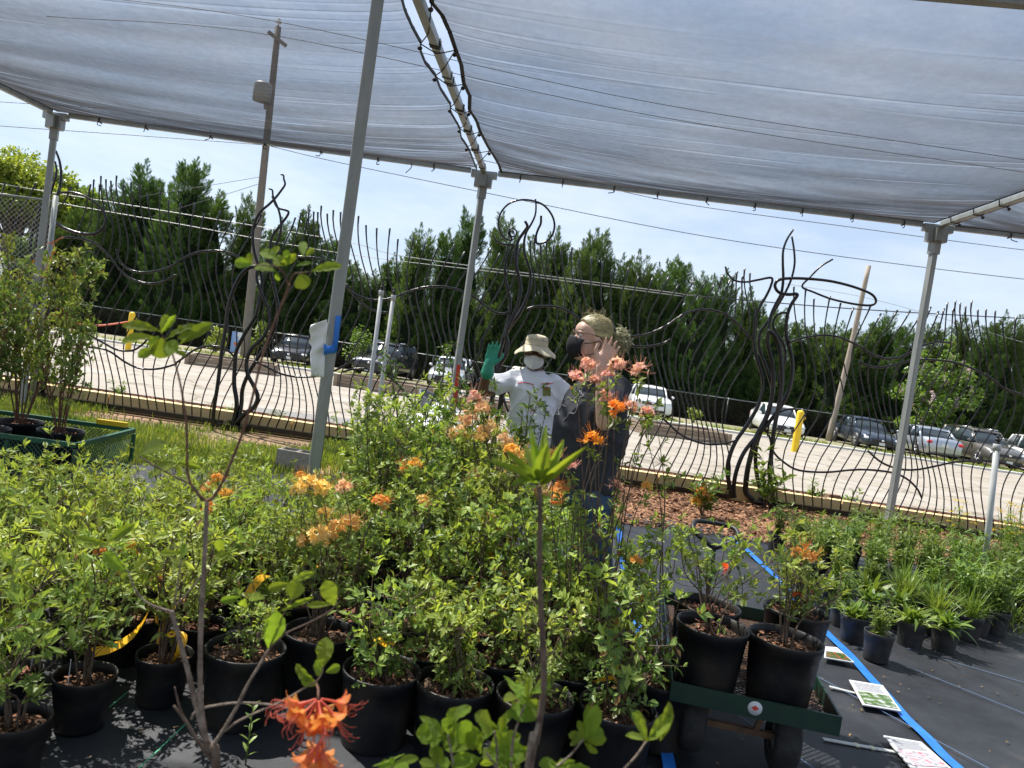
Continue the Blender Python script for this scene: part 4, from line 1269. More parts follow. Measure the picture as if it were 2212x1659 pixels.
wire([(100, 35), (588, 76), (1400, 248), (2212, 372)], 35, M['wire'], 0.016, 'crossarm wire dimly seen through the cloth')
wire([(1680, 610), (1900, 650), (2212, 740), (2400, 790)], 39, M['wirepale'], 0.012, 'thin slanting wire below the leaning pole top')

# screened chain link fence behind the cars
root = thing('screened_fence', (0, 42.3, lotz(42.3)), 'long chain link fence with dark brown screen behind the parked cars', 'fence')
zb_ = lotz(42.3)
for k in range(19):
    b = MB(); x_ = -34 + 4.2 * k; b.tube([(x_, 42.3, zb_), (x_, 42.3, zb_ + 1.52)], 0.04, 6); b.build('post', M['galv'], root)
b = MB(); b.tube([(-36, 42.3, zb_ + 1.48), (44, 42.3, zb_ + 1.48)], 0.025, 6); b.build('top_rail', M['galv'], root)
sm, smt, smb, smo = nodes('brown_screen_fabric')
smb.inputs['Base Color'].default_value = (0.022, 0.018, 0.014, 1); smb.inputs['Roughness'].default_value = 0.9; smb.inputs['Specular IOR Level'].default_value = 0.1
smx = smt.nodes.new('ShaderNodeMixShader'); smx.inputs['Fac'].default_value = 0.5; stp = smt.nodes.new('ShaderNodeBsdfTransparent')
smt.links.new(smb.outputs[0], smx.inputs[1]); smt.links.new(stp.outputs[0], smx.inputs[2]); smt.links.new(smx.outputs[0], smo.inputs['Surface'])
b = MB(); xs = np.linspace(-36, 44, 120); b.sheet(np.stack([np.stack([xs, 42.24 + 0.03 * np.sin(xs * 3), np.full(120, zb_ + z)], 1) for z in (0.02, 0.5, 1.0, 1.45)])); b.build('screen', sm, root)

# =================================================================== parking lot furniture
def bollard(label, x, y, ytop, dia=0.2):
    p = atlot(x, y)
    top = aty(x, ytop, p[1])[2]
    h = top - p[2]
    root = thing('bollard', p, label, 'bollard', 'yellow bollards')
    b = MB(); b.lathe([(dia / 2, -0.02), (dia / 2, h * 0.5), (dia / 2, h - 0.05), (dia / 2 * 0.9, h - 0.015), (dia / 2 * 0.5, h + 0.02), (0.001, h + 0.025)], (0, 0, 0), 18)
    b.build('sleeve', M['yellow'], root, world=False)
    b = MB(); b.tube([(dia / 2 + 0.005 + 0.03 * math.cos(t) * 0, dia * 0.0, h * 0.84) if False else (dia / 2 + 0.03 + 0.04 * math.cos(t), 0, h * 0.84 + 0.04 * math.sin(t)) for t in np.linspace(0, 6.28, 12)], 0.008, 5)
    b.build('chain_ring', M['yellow'], root, world=False)
    return p, h


pA, hA = bollard('thick yellow bollard at the left with an orange red chain hooked on', 276, 758, 674)
pB, hB = bollard('yellow bollard half hidden by the leafy stems in the green wagon', 78, 735, 648)
bollard('tall yellow bollard in front of the white sedan on the right', 1716, 976, 886, 0.22)
b = MB()
a_ = pA + np.array([-0.1, 0, hA * 0.75]); c_ = pB + np.array([0.1, 0, hB * 0.75])
b.tube(cr([a_, a_ * 0.7 + c_ * 0.3 - [0, 0, 0.22], a_ * 0.5 + c_ * 0.5 - [0, 0, 0.28], a_ * 0.3 + c_ * 0.7 - [0, 0, 0.2], c_], 6), 0.028, 6)
o = b.build('barrier_chain', mat('orange_chain', (0.60, 0.13, 0.06), 0.6)); tag(o, 'orange red barrier chain between the two left bollards', 'chain')


def raised_bed(label, xa, ya, xb, yb, hpx, depth=1.3):
    a, c = atlot(xa, ya), atlot(xb, yb)
    a[2] = lotz(a[1]); c[2] = lotz(c[1])
    d = c - a; Ln = np.linalg.norm(d[:2]); ang = math.atan2(d[1], d[0])
    hgt = hpx * a[1] / FPX
    root = thing('raised_bed', ((a[0] + c[0]) / 2, (a[1] + c[1]) / 2, min(a[2], c[2])), label, 'raised bed', 'timber raised beds on the lot', ang)
    nb = 4; hb = hgt / nb
    for k in range(nb):
        for (yy, ln, rot) in ((0, Ln, 0), (depth, Ln, 0)):
            b = MB(); b.box((0, yy, 0.012 + hb * (k + 0.5)), (ln, 0.09, hb - 0.012)); b.build('plank', M['wood'], root, smooth=False, world=False)
        for sg in (-1, 1):
            b = MB(); b.box((sg * (Ln / 2 - 0.045), depth / 2, 0.012 + hb * (k + 0.5)), (0.088, depth - 0.094, hb - 0.014)); b.build('plank', M['wood'], root, smooth=False, world=False)
    for sg in (-1, 1):
        b = MB(); b.box((sg * (Ln / 2 - 0.05), -0.075, hgt / 2), (0.12, 0.058, hgt + 0.02)); b.build('corner_board', M['wood'], root, smooth=False, world=False)
    b = MB(); xs = np.linspace(-Ln / 2 + 0.1, Ln / 2 - 0.1, 12); b.sheet(np.stack([np.stack([xs, np.full(12, yy), hgt - 0.06 + 0.03 * np.sin(xs * 5 + yy * 4)], 1) for yy in np.linspace(0.05, depth - 0.05, 5)])); b.build('soil', M['soil'], root, world=False)


raised_bed('timber raised bed in front of the black car and utility pole', 400, 786, 592, 812, 23)
raised_bed('timber raised bed behind the two white pipes', 722, 833, 935, 866, 26)
raised_bed('timber raised bed mostly hidden behind the person in white', 985, 882, 1190, 912, 25)
raised_bed('timber raised bed right of the people, below the white coupe', 1392, 938, 1574, 962, 25)

# poster board by the pole
p = atlot(512, 757)
root = thing('poster_board', p, 'small upright poster board, blue and white, beside the utility pole', 'sign')
w_, h_ = 30 * p[1] / FPX, 44 * p[1] / FPX
pmx, pt_, pbx, pox = nodes('poster_print')
tcx = pt_.nodes.new('ShaderNodeTexCoord'); sp = pt_.nodes.new('ShaderNodeSeparateXYZ'); pt_.links.new(tcx.outputs['Generated'], sp.inputs[0])
rmp = pt_.nodes.new('ShaderNodeValToRGB'); e = rmp.color_ramp.elements
e[0].color = (0.25, 0.42, 0.75, 1); e[1].color = (0.75, 0.78, 0.82, 1); e[0].position = 0.45; e[1].position = 0.5
n_ = pt_.nodes.new('ShaderNodeTexNoise'); n_.inputs['Scale'].default_value = 3; pt_.links.new(tcx.outputs['Generated'], n_.inputs['Vector'])
ad_ = pt_.nodes.new('ShaderNodeMath'); ad_.operation = 'ADD'; ml_ = pt_.nodes.new('ShaderNodeMath'); ml_.operation = 'MULTIPLY'; ml_.inputs[1].default_value = 0.5
pt_.links.new(n_.outputs['Fac'], ml_.inputs[0]); pt_.links.new(sp.outputs['X'], ad_.inputs[0]); pt_.links.new(ml_.outputs[0], ad_.inputs[1])
sb_ = pt_.nodes.new('ShaderNodeMath'); sb_.operation = 'SUBTRACT'; sb_.inputs[1].default_value = 0.25; pt_.links.new(ad_.outputs[0], sb_.inputs[0])
pt_.links.new(sb_.outputs[0], rmp.inputs['Fac']); pt_.links.new(rmp.outputs['Color'], pbx.inputs['Base Color'])
b = MB(); b.box((0, 0, 0.22 + h_ / 2), (w_, 0.04, h_)); b.build('panel', pmx, root, smooth=False, world=False)
b = MB()
an = np.linspace(0, 6.28, 14); rr_ = 0.16 + 0.05 * np.sin(an * 3)
V = np.stack([0.02 + np.cos(an) * rr_ * 1.2, np.full(14, -0.024), 0.22 + h_ * 0.36 + np.sin(an) * rr_], 1)
b.add(np.concatenate([V, [[0.02, -0.024, 0.22 + h_ * 0.36]]]), None, [[14, i, (i + 1) % 14] for i in range(14)])
b.build('orange_picture', mat('orange_print', (0.72, 0.20, 0.06), 0.6), root, world=False)
b = MB(); b.box((-w_ * 0.35, 0.02, 0.11), (0.05, 0.05, 0.22)); b.box((w_ * 0.35, 0.02, 0.11), (0.05, 0.05, 0.22)); b.build('legs', M['greenpaint'], root, smooth=False, world=False)

# dark tub and crumpled white tarpaulin near the lot edge
p = aty(922, 868, 13.4)
root = thing('plastic_tub', (p[0], 13.4, lotz(13.4)), 'dark grey plastic tub behind the fence, tilted beside the white tarpaulin', 'tub')
root.rotation_euler = (0.25, 0.3, 0.3)
b = MB()
rings = []
for (sx, sy, z) in ((0.26, 0.18, 0.0), (0.29, 0.21, 0.30), (0.36, 0.28, 0.55), (0.36, 0.28, 0.58), (0.33, 0.25, 0.58), (0.24, 0.16, 0.05)):
    an = np.arange(20) * 2 * math.pi / 20
    cx_, cy_ = np.cos(an), np.sin(an)
    rings.append(np.stack([np.sign(cx_) * np.abs(cx_) ** 0.6 * sx, np.sign(cy_) * np.abs(cy_) ** 0.6 * sy, np.full(20, z)], 1))
b.loft(rings); b.build('tub_shell', mat('dark_grey_tub', (0.09, 0.10, 0.11), 0.5), root, world=False)
rg = np.random.default_rng(8)
a_, c_ = aty(890, 918, 12.6), aty(1018, 930, 12.6)
xs = np.linspace(-0.55, 0.62, 46); ysn = np.linspace(-0.6, 0.6, 40)
X, Y_ = np.meshgrid(xs, ysn)
Z = 0.36 * np.exp(-((X / 0.42) ** 2 + (Y_ / 0.4) ** 2) ** 1.2)
for k in range(14):
    aa = rg.uniform(0, 6.28); f = rg.uniform(5, 16)
    Z += rg.uniform(0.008, 0.03) * np.abs(np.sin((X * math.cos(aa) + Y_ * math.sin(aa)) * f + rg.uniform(0, 6)))
Z -= 0.04
b = MB(); b.sheet(np.stack([X, Y_, Z], -1)); b.sheet(np.stack([X, Y_, Z - 0.006], -1)[:, ::-1])
o = link('white_tarpaulin', b.mesh('white_tarpaulin', M['paper'], False), None, ((a_[0] + c_[0]) / 2, 12.6, lotz(12.6) + 0.02))
tag(o, 'crumpled white tarpaulin heap on the lot behind the fence', 'tarpaulin')

# =================================================================== parked cars
def car_paint(name, c, metal=0.3):
    return mat(name, c, 0.25, metal, spec=0.5, coat=0.6)


wheel_cache = {}


def wheel_meshes():
    if wheel_cache:
        return wheel_cache['t'], wheel_cache['r']
    AX = [[1, 0, 0], [0, 0, 1], [0, 1, 0]]
    b = MB(); b.lathe([(0.20, -0.10), (0.30, -0.105), (0.325, -0.07), (0.325, 0.07), (0.30, 0.105), (0.20, 0.10)], n=22, axis=AX)
    t = b.mesh('tyre', M['rubber'])
    b = MB(); b.lathe([(0.205, -0.09), (0.205, 0.085), (0.19, 0.095), (0.18, 0.06), (0.001, 0.06)], n=22, axis=AX)
    for k in range(6):
        a = k * math.pi / 3
        for s in (-1, 1):
            b.box((math.cos(a) * 0.10, s * 0.085, math.sin(a) * 0.10), (0.19, 0.03, 0.05), np.array([[math.cos(a), 0, -math.sin(a)], [0, 1, 0], [math.sin(a), 0, math.cos(a)]]))
    r = b.mesh('rim', mat('alloy_rim', (0.42, 0.43, 0.45), 0.3, 0.8))
    wheel_cache['t'], wheel_cache['r'] = t, r
    return t, r


def make_car(label, px, py, turn, flip, col, kind='sedan', metal=0.3, Y=None, tail_view=False):
    p = aty(px, py, 37.4)
    gz = lotz(p[1]) + 0.055
    ang = math.atan2(-p[1], -p[0]) + R(turn) + (math.pi if flip else 0)
    root = thing('parked_car', (p[0], p[1], gz), label, 'car', 'cars parked along the far side of the lot', ang)
    pm_ = car_paint('paint_' + label.split(' ')[0] + str(px), col, metal)
    if kind == 'sedan':
        Ln, hw, belt, roof = 4.7, 0.91, 0.93, 1.45
        st = [(-2.35, .70, .42, .86), (-2.28, .82, .30, .98), (-1.9, .90, .24, 1.02), (-1.2, .91, .22, .97), (0.2, .91, .2, .93), (0.95, .91, .2, .92), (1.5, .90, .22, .86), (2.0, .86, .24, .76), (2.28, .78, .26, .64), (2.36, .66, .34, .56)]
        cab = (-1.65, 1.0, -0.85, 0.22); wb = 1.38
    elif kind == 'coupe':
        Ln, hw, belt, roof = 4.9, 0.96, 1.0, 1.46
        st = [(-2.45, .78, .42, .9), (-2.38, .9, .30, 1.06), (-1.9, .96, .24, 1.10), (-1.2, .96, .22, 1.02), (0.2, .96, .2, .98), (0.95, .96, .2, 1.0), (1.6, .96, .22, .98), (2.1, .94, .24, .93), (2.4, .88, .26, .84), (2.46, .80, .34, .74)]
        cab = (-1.6, 0.95, -0.8, 0.2); wb = 1.47
    else:
        Ln, hw, belt, roof = 4.8, 0.95, 1.08, 1.70
        st = [(-2.4, .80, .45, 1.0), (-2.33, .92, .34, 1.12), (-1.9, .95, .28, 1.12), (-1.2, .95, .26, 1.09), (0.2, .95, .25, 1.06), (0.95, .95, .25, 1.06), (1.5, .94, .26, 1.02), (2.0, .9, .28, .93), (2.3, .82, .30, .80), (2.4, .70, .38, .68)]
        cab = (-2.25, 1.1, -1.85, 0.3); wb = 1.42
    rings = []
    for (x, w, zl, zs) in st:
        y_ = np.array([-.90, -1, -1, -.97, -.86, -.45, 0, .45, .86, .97, 1, 1, .90, 0]) * w
        z_ = np.array([zl, zl + .10, zl + .55 * (zs - zl), zs - .07, zs - .005, zs + .02, zs + .03, zs + .02, zs - .005, zs - .07, zl + .55 * (zs - zl), zl + .10, zl, zl - 0.01])
        rings.append(np.stack([np.full(14, x), y_, z_], 1))
    b = MB(); b.loft(rings); b.build('body', pm_, root, world=False)
    xr, xf, xrt, xft = cab
    # glasshouse
    rings = []
    for f, w in ((0.0, hw * 0.93), (0.5, hw * 0.86), (0.9, hw * 0.77), (1.0, hw * 0.72)):
        x0, x1 = xr + (xrt - xr) * f ** 0.9, xf + (xft - xf) * f ** 0.9
        z = belt - 0.06 + (roof - belt + 0.03) * f
        k = 0.10
        rings.append(np.array([[x0, -w + k, z], [x0 + k, -w, z], [x1 - 2 * k, -w, z], [x1, -w + 2 * k, z], [x1 + 0.03, 0, z], [x1, w - 2 * k, z], [x1 - 2 * k, w, z], [x0 + k, w, z], [x0, w - k, z], [x0 - 0.03, 0, z]]))
    b = MB(); b.loft(rings); b.build('glasshouse', M['glass'], root, world=False)
    # roof skin and pillars
    b = MB()
    w = hw * 0.76
    rg_ = []
    for x, dz, ww in ((xrt - 0.12, -0.05, w * .93), (xrt + 0.1, 0.0, w), (0.5 * (xrt + xft), 0.03, w * 1.02), (xft - 0.05, 0.0, w), (xft + 0.14, -0.05, w * .93)):
        rg_.append(np.array([[x, -ww, roof - 0.055 + dz], [x, -ww * .93, roof - 0.01 + dz], [x, 0, roof + 0.015 + dz], [x, ww * .93, roof - 0.01 + dz], [x, ww, roof - 0.055 + dz], [x, 0, roof - 0.06 + dz]]))
    b.loft(rg_)
    for s in (-1, 1):
        b.tube([(xf - 0.12, s * (hw * .93 - 0.12), belt - 0.02), (xft + 0.04, s * w * .95, roof - 0.05)], 0.035, 6)
        b.tube([(xr + 0.06, s * (hw * .93 - 0.03), belt), (xrt - 0.02, s * w * .96, roof - 0.05)], 0.06, 6)
        xm = (xft + xrt) / 2 - 0.05
        b.tube([(xm + 0.03, s * (hw * .93 + 0.006), belt), (xm, s * w * 1.01, roof - 0.05)], 0.035, 6)
    b.build('roof', pm_, root, world=False)
    t, r = wheel_meshes()
    for sx in (-1, 1):
        for sy in (-1, 1):
            wx = link('wheel', t, root, (sx * wb, sy * (hw - 0.085), 0.325))
            link('rim', r, wx)
            bm_ = MB(); bm_.lathe([(0.385, 0), (0.385, 0.06), (0.001, 0.06)], (sx * wb, sy * (hw - 0.048) - (0.0 if sy < 0 else 0.0), 0.34), 18, axis=[[1, 0, 0], [0, 0, sy], [0, 1, 0]])
            bm_.build('wheel_arch', M['darkplastic'], root, world=False)
    xe = st[-1][0]; xb_ = st[0][0]
    hz = st[-2][3] - 0.07
    for s in (-1, 1):
        b = MB(); b.ell((xe - 0.16, s * (hw - 0.27), hz), (0.16, 0.19, 0.075), rotz(-s * 0.5)); b.build('headlight', M['lamp'], root, world=False)
        b = MB(); b.ell((xb_ + 0.06, s * (hw - 0.26), 0.82 if kind != 'suv' else 0.95), (0.10, 0.19, 0.085), rotz(s * 0.45)); b.build('tail_light', M['tail'], root, world=False)
        b = MB(); b.ell((xf - 0.28, s * (hw + 0.10), belt + 0.05), (0.06, 0.10, 0.065)); b.build('mirror', pm_, root, world=False)
    b = MB(); b.box((xe - 0.03, 0, hz - 0.08), (0.10, hw * 1.05, 0.13)); b.build('grille', M['darkplastic'], root, smooth=False, world=False)
    b = MB(); b.box((xe - 0.035, 0, 0.36), (0.10, hw * 1.25, 0.12)); b.build('bumper_intake', M['darkplastic'], root, smooth=False, world=False)
    b = MB(); b.ell((xe + 0.025, 0, hz - 0.05), (0.02, 0.075, 0.05), n=12, m=7); b.build('badge', M['chrome'], root, world=False)
    b = MB(); b.box((xe + 0.03, 0, 0.36), (0.02, 0.30, 0.13)); b.build('front_plate', M['white'], root, smooth=False, world=False)
    b = MB(); b.box((xb_ + 0.0, 0, 0.72), (0.03, 0.32, 0.15)); b.build('rear_plate', M['white'], root, smooth=False, world=False)
    if kind == 'suv':
        for s in (-1, 1):
            b = MB(); b.tube([(xrt, s * w * .9, roof + 0.04), (xft - 0.1, s * w * .9, roof + 0.05)], 0.02, 6); b.build('roof_rail', M['chrome'], root, world=False)
    return root


make_car('black sedan parked left of the taped post', 640, 778, -9, 0, (0.008, 0.008, 0.01), 'sedan', 0.2)
make_car('dark grey hatchback car parked behind the white pipes', 832, 806, -20, 0, (0.035, 0.037, 0.045), 'suv', 0.4)
make_car('silver white sedan parked behind the middle roof post', 975, 822, -8, 0, (0.55, 0.57, 0.60), 'sedan', 0.5)
make_car('pale beige car mostly hidden behind the person in white', 1130, 850, -5, 0, (0.55, 0.55, 0.42), 'sedan', 0.3)
make_car('white coupe with black grille parked right of the two people', 1398, 888, 5, 0, (0.78, 0.79, 0.80), 'coupe', 0.0)
make_car('white sedan parked behind the right yellow bollard', 1672, 936, 14, 0, (0.78, 0.78, 0.77), 'sedan', 0.0)
make_car('dark blue grey sedan parked right of the leaning pole', 1862, 960, 21, 0, (0.045, 0.06, 0.085), 'sedan', 0.5)
make_car('silver sedan showing red tail lights', 1992, 978, 22, 1, (0.42, 0.46, 0.52), 'sedan', 0.6)
make_car('grey brown sport utility car parked right of the silver sedan', 2110, 996, 32, 0, (0.17, 0.155, 0.135), 'suv', 0.6)
make_car('white sport utility car cut off by the right edge', 2250, 1012, 25, 0, (0.75, 0.75, 0.74), 'suv', 0.0)

# =================================================================== potted plants
def pot_meshes(rt, rb, h, m, n=26, ribs=False):
    b = MB()
    prof = [(0.001, 0.0), (rb * 0.97, 0.0), (rb, 0.008), (rb + (rt - rb) * 0.55, h * 0.55), (rt * 0.965, h - 0.045), (rt * 0.985, h - 0.043), (rt * 0.99, h - 0.028), (rt * 1.015, h - 0.024), (rt * 1.03, h - 0.004), (rt * 1.015, h), (rt * 0.965, h - 0.002), (rt * 0.945, h - 0.03), (rt * 0.90, h - 0.09)]
    pr = np.array(prof); m_ = len(pr)
    an = np.arange(n) * 2 * math.pi / n
    rad = np.repeat(pr[:, 0][:, None], n, 1)
    if ribs:
        rad[2:5] *= 1 + 0.012 * np.sign(np.sin(an * n / 2 + 0.5))[None]
    V = np.stack([rad * np.cos(an), rad * np.sin(an), np.repeat(pr[:, 1][:, None], n, 1)], -1)
    b.loft(V, cap=False)
    pot = b.mesh('pot', m)
    rg = np.random.default_rng(int(rt * 1000))
    b = MB()
    rings = []
    for f in (0.95, 0.75, 0.5, 0.25, 0.05):
        an = np.arange(22) * 2 * math.pi / 22
        rr = rt * f * (0.945 if f < 0.9 else 1.0)
        rings.append(np.stack([np.cos(an) * rr, np.sin(an) * rr, h - 0.048 + 0.014 * rg.normal(size=22) * (0.3 if f > 0.9 else 1) + 0.010 * (1 - f)], 1))
    b.loft(rings)
    P = np.stack([rg.normal(0, rt * 0.42, 110), rg.normal(0, rt * 0.42, 110)], 1)
    P = P[np.hypot(P[:, 0], P[:, 1]) < rt * 0.88]
    n2 = len(P); a = rg.uniform(0, 6.28, n2); Ln = rg.uniform(0.005, 0.012, n2)
    c = np.stack([P[:, 0], P[:, 1], np.full(n2, h - 0.036) + rg.uniform(0, 0.012, n2)], 1)
    d = np.stack([np.cos(a), np.sin(a), rg.normal(0, 0.3, n2)], 1) * Ln[:, None]
    s = np.stack([-np.sin(a), np.cos(a), rg.normal(0, 0.3, n2)], 1) * Ln[:, None] * 0.4
    b.add(np.stack([c - d - s, c + d - s, c + d + s, c - d + s], 1).reshape(-1, 3), np.arange(n2 * 4).reshape(-1, 4), mi=1)
    return pot, b.mesh('soil', [M['soil'], M['mulch']], False)


POTS = {'big': (pot_meshes(0.142, 0.118, 0.275, M['blackplastic']), 0.275), 'mid': (pot_meshes(0.112, 0.092, 0.215, M['blackplastic']), 0.215),
        'small': (pot_meshes(0.100, 0.080, 0.185, M['blackplastic']), 0.185), 'gal': (pot_meshes(0.083, 0.068, 0.170, M['greyplastic'], ribs=True), 0.170)}


def rosettes(tips, dirs, rg, n, size, ratio=0.44, spread=1.0):
    t = np.repeat(tips, n, 0); d = np.repeat(dirs, n, 0)
    m = len(t)
    u = unit(np.cross(d, rg.normal(0, 1, (m, 3)))); 
    dd = unit(d * rg.uniform(0.15, 0.9, (m, 1)) + u * spread + rg.normal(0, 0.15, (m, 3)) + [0, 0, 0.12])
    nn = unit(d * 0.8 + np.array([0, 0, 0.6]) + rg.normal(0, 0.25, (m, 3)))
    Ln = size * rg.uniform(0.55, 1.2, m)
    P = t + rg.normal(0, 0.004, (m, 3)) - d * rg.uniform(0, 0.03, (m, 1))
    return leaf_tris(P, dd, nn, Ln, Ln * ratio * rg.uniform(0.8, 1.2, m))


def azalea(seed, h, r, stems, side, size, m, nl=6, stemmat=None, lean=0.35, ratio=0.44, low=0.25, spread=1.0):
    """many-stemmed shrub: returns stem mesh, foliage mesh, list of top tips"""
    rg = np.random.default_rng(seed)
    st = MB(); tips = []; dirs = []; tops = []
    for k in range(stems):
        a = k * 2.4 + rg.normal(0, .4); out = r * rg.uniform(0.25, 1.0)
        hh = h * rg.uniform(0.62, 1.0)
        p0 = np.array([math.cos(a) * 0.015, math.sin(a) * 0.015, -0.02])
        p1 = np.array([math.cos(a) * out * 0.35, math.sin(a) * out * 0.35, hh * 0.35]) + rg.normal(0, 0.012, 3)
        p2 = np.array([math.cos(a) * out * 0.75, math.sin(a) * out * 0.75, hh * 0.7]) + rg.normal(0, 0.02, 3)
        p3 = np.array([math.cos(a) * out, math.sin(a) * out, hh])
        C = cr([p0, p1, p2, p3], 4)
        st.tube(C, np.linspace(0.0048, 0.0016, len(C)) * (0.7 + 0.5 * h), 4, cap=False)
        tips.append(p3); dirs.append(unit(p3 - p2)); tops.append(p3)
        for j in range(side):
            f = rg.uniform(low, 0.97); i = f * (len(C) - 1); i0 = int(i)
            s0 = C[i0] + (C[min(i0 + 1, len(C) - 1)] - C[i0]) * (i - i0)
            b2 = rg.uniform(0, 6.28)
            ln = rg.uniform(0.035, 0.15) * (0.6 + 0.6 * h)
            d = unit(np.array([math.cos(b2), math.sin(b2), rg.uniform(0.15, 1.1)]))
            e = s0 + d * ln
            st.tube([s0, (s0 + e) / 2 + rg.normal(0, 0.006, 3), e], [0.0018, 0.0014, 0.001], 3, cap=False)
            tips.append(e); dirs.append(d)
            if rg.random() < 0.5:
                d2 = unit(d + rg.normal(0, 0.5, 3) + [0, 0, 0.3]); e2 = e + d2 * ln * 0.6
                st.tube([e, e2], [0.001, 0.0008], 3, cap=False)
                tips.append(e2); dirs.append(d2)
    tips = np.array(tips); dirs = np.array(dirs)
    yg = (rg.random(len(tips)) < np.clip(tips[:, 2] / h * 1.05 - 0.25, 0.08, 0.7))
    b = MB()
    for sel, mi, sz_ in ((~yg, 0, size), (yg, 1, size * 1.1)):
        if sel.any():
            V, T = rosettes(tips[sel], dirs[sel], rg, nl, sz_, ratio, spread if mi == 0 else spread * 0.75)
            b.add(V, None, T, mi=mi)
    return st.mesh('stems', stemmat or M['stem']), b.mesh('foliage', [m, M['lf_young']], False), tops


def truss_mesh(seed, mpet, n=12, R_=0.030, pet=0.024, stam=0.045, up=0.2):
    rg = np.random.default_rng(seed)
    b = MB()
    V = []; T = []
    Ps, Ds, Ns, Ls = [], [], [], []
    for k in range(n):
        z = rg.uniform(-0.45 + up, 1.0); a = k * 2.4 + rg.normal(0, .2)
        d = unit(np.array([math.cos(a) * math.sqrt(max(0.05, 1 - z * z)), math.sin(a) * math.sqrt(max(0.05, 1 - z * z)), z]))
        base = d * R_ * rg.uniform(0.7, 1.1)
        b.tube([d * 0.004, base], [0.0016, 0.003], 4, cap=False, mi=1)
        u = unit(np.cross(d, [0.2, 0.3, 0.9])); v = np.cross(d, u)
        for j in range(5):
            t = j * 2 * math.pi / 5 + rg.normal(0, .15)
            o = math.cos(t) * u + math.sin(t) * v
            Ps.append(base); Ds.append(unit(d * 0.55 + o * 0.9)); Ns.append(unit(d * 0.9 - o * 0.4)); Ls.append(pet * rg.uniform(0.85, 1.15))
        for j in range(2):
            o = rg.normal(0, 0.28, 3)
            e1 = base + unit(d + o) * stam * 0.55; e2 = base + unit(d + o * 1.2) * stam + np.array([0, 0, 0.012])
            b.tube([base, e1, e2], [0.0007, 0.0006, 0.0006], 3, cap=False, mi=1)
    V, T = leaf_tris(np.array(Ps), np.array(Ds), np.array(Ns), np.array(Ls), np.array(Ls) * 0.62)
    b.add(V, None, T, mi=0)
    return b.mesh('flower_cluster', [mpet, mpet], False)


TR = {c: [truss_mesh(200 + 7 * i + k, M[c]) for k in range(2)] for i, c in enumerate(('fl_pink', 'fl_orange', 'fl_yellow', 'fl_cream', 'fl_vivid'))}


def ribbon_mesh(seed, m, ln=0.12):
    rg = np.random.default_rng(seed)
    t = np.linspace(0, 1, 8)
    c = np.stack([0.03 * np.sin(t * 3 + seed), 0.02 * np.cos(t * 4), -ln * t + 0.03 * np.sin(t * 3)], 1)
    s = np.stack([np.cos(t * 1.5 + seed), np.sin(t * 1.5 + seed), 0 * t], 1) * 0.011
    b = MB(); b.sheet(np.stack([c - s, c + s], 1)); b.sheet(np.stack([c + s, c - s], 1) + 0.0006)
    b.tube([(0.008 * math.cos(a), 0.008 * math.sin(a), 0.004) for a in np.linspace(0, 6.28, 9)], 0.0035, 4)
    return b.mesh('ribbon', m)


RIB = [ribbon_mesh(k, M['ribbon_y'], 0.09 + 0.03 * k) for k in range(3)]
RIBR = [ribbon_mesh(k + 5, M['ribbon_r'], 0.04 + 0.01 * k) for k in range(2)]
rgp = np.random.default_rng(9)


def potted(name, label, cat, group, x, y, z, pot, stem, fol, rz=0.0, sc=1.0, flowers=(), ribbons=0, tops=(), ribm=None, tilt=0.0, tagw=False):
    root = thing(name, (x, y, z), label, cat, group, rz)
    (pm_, so_), h = POTS[pot]
    link('pot', pm_, root); link('soil', so_, root)
    o = link('stems', stem, root, (0, 0, h - 0.045), (tilt, tilt * 0.6, 0), sc)
    o = stuff(link('foliage', fol, root, (0, 0, h - 0.045), (tilt, tilt * 0.6, 0), sc))
    for (i, c, s) in flowers:
        if len(tops):
            tpt = np.array(tops[i % len(tops)]) * (sc if not hasattr(sc, '__len__') else np.array(sc))
            link('flower_cluster', TR[c][i % 2], root, (tpt[0], tpt[1], tpt[2] + h - 0.045 + 0.012), (rgp.normal(0, .35), rgp.normal(0, .35), rgp.uniform(0, 6)), s)
    for k in range(ribbons):
        a = rgp.uniform(0, 6.28)
        link('ribbon', (ribm or RIB)[k % len(ribm or RIB)], root, (math.cos(a) * 0.05, math.sin(a) * 0.05, h + rgp.uniform(0.06, 0.26)), (rgp.normal(0, .6), rgp.normal(0, .6), rgp.uniform(0, 6)), 1.5 if ribm is None else 0.85)
    if tagw:
        b = MB(); b.box((0.06, -0.05, h + 0.02), (0.018, 0.002, 0.11)); b.build('plant_label', M['white'], root, smooth=False, world=False)
    return root


AZL = [azalea(300 + k, 0.37 + 0.02 * k, 0.15 + 0.012 * (k % 3), 6 + k % 4, 8, 0.040 + 0.002 * (k % 3), M['lf_left'], 6, ratio=0.33, spread=0.75) for k in range(8)]
AZC = [azalea(320 + k, 0.40 + 0.02 * k, 0.19, 8 + k % 3, 9, 0.036 + 0.002 * (k % 3), M['lf_az'], 6, ratio=0.46, low=0.04) for k in range(5)]
AZM = [azalea(340 + k, 0.60 + 0.02 * k, 0.19, 7 + k % 3, 11, 0.040, M['lf_az'], 6, ratio=0.48) for k in range(5)]
AZT = [azalea(360 + k, 0.92, 0.21, 8, 15, 0.042, M['lf_dark' if k % 2 else 'lf_az'], 6, ratio=0.46) for k in range(5)]
AZS = [azalea(380 + k, 0.46, 0.27, 6, 6, 0.042, M['lf_az'], 5, ratio=0.40, low=0.35) for k in range(3)]

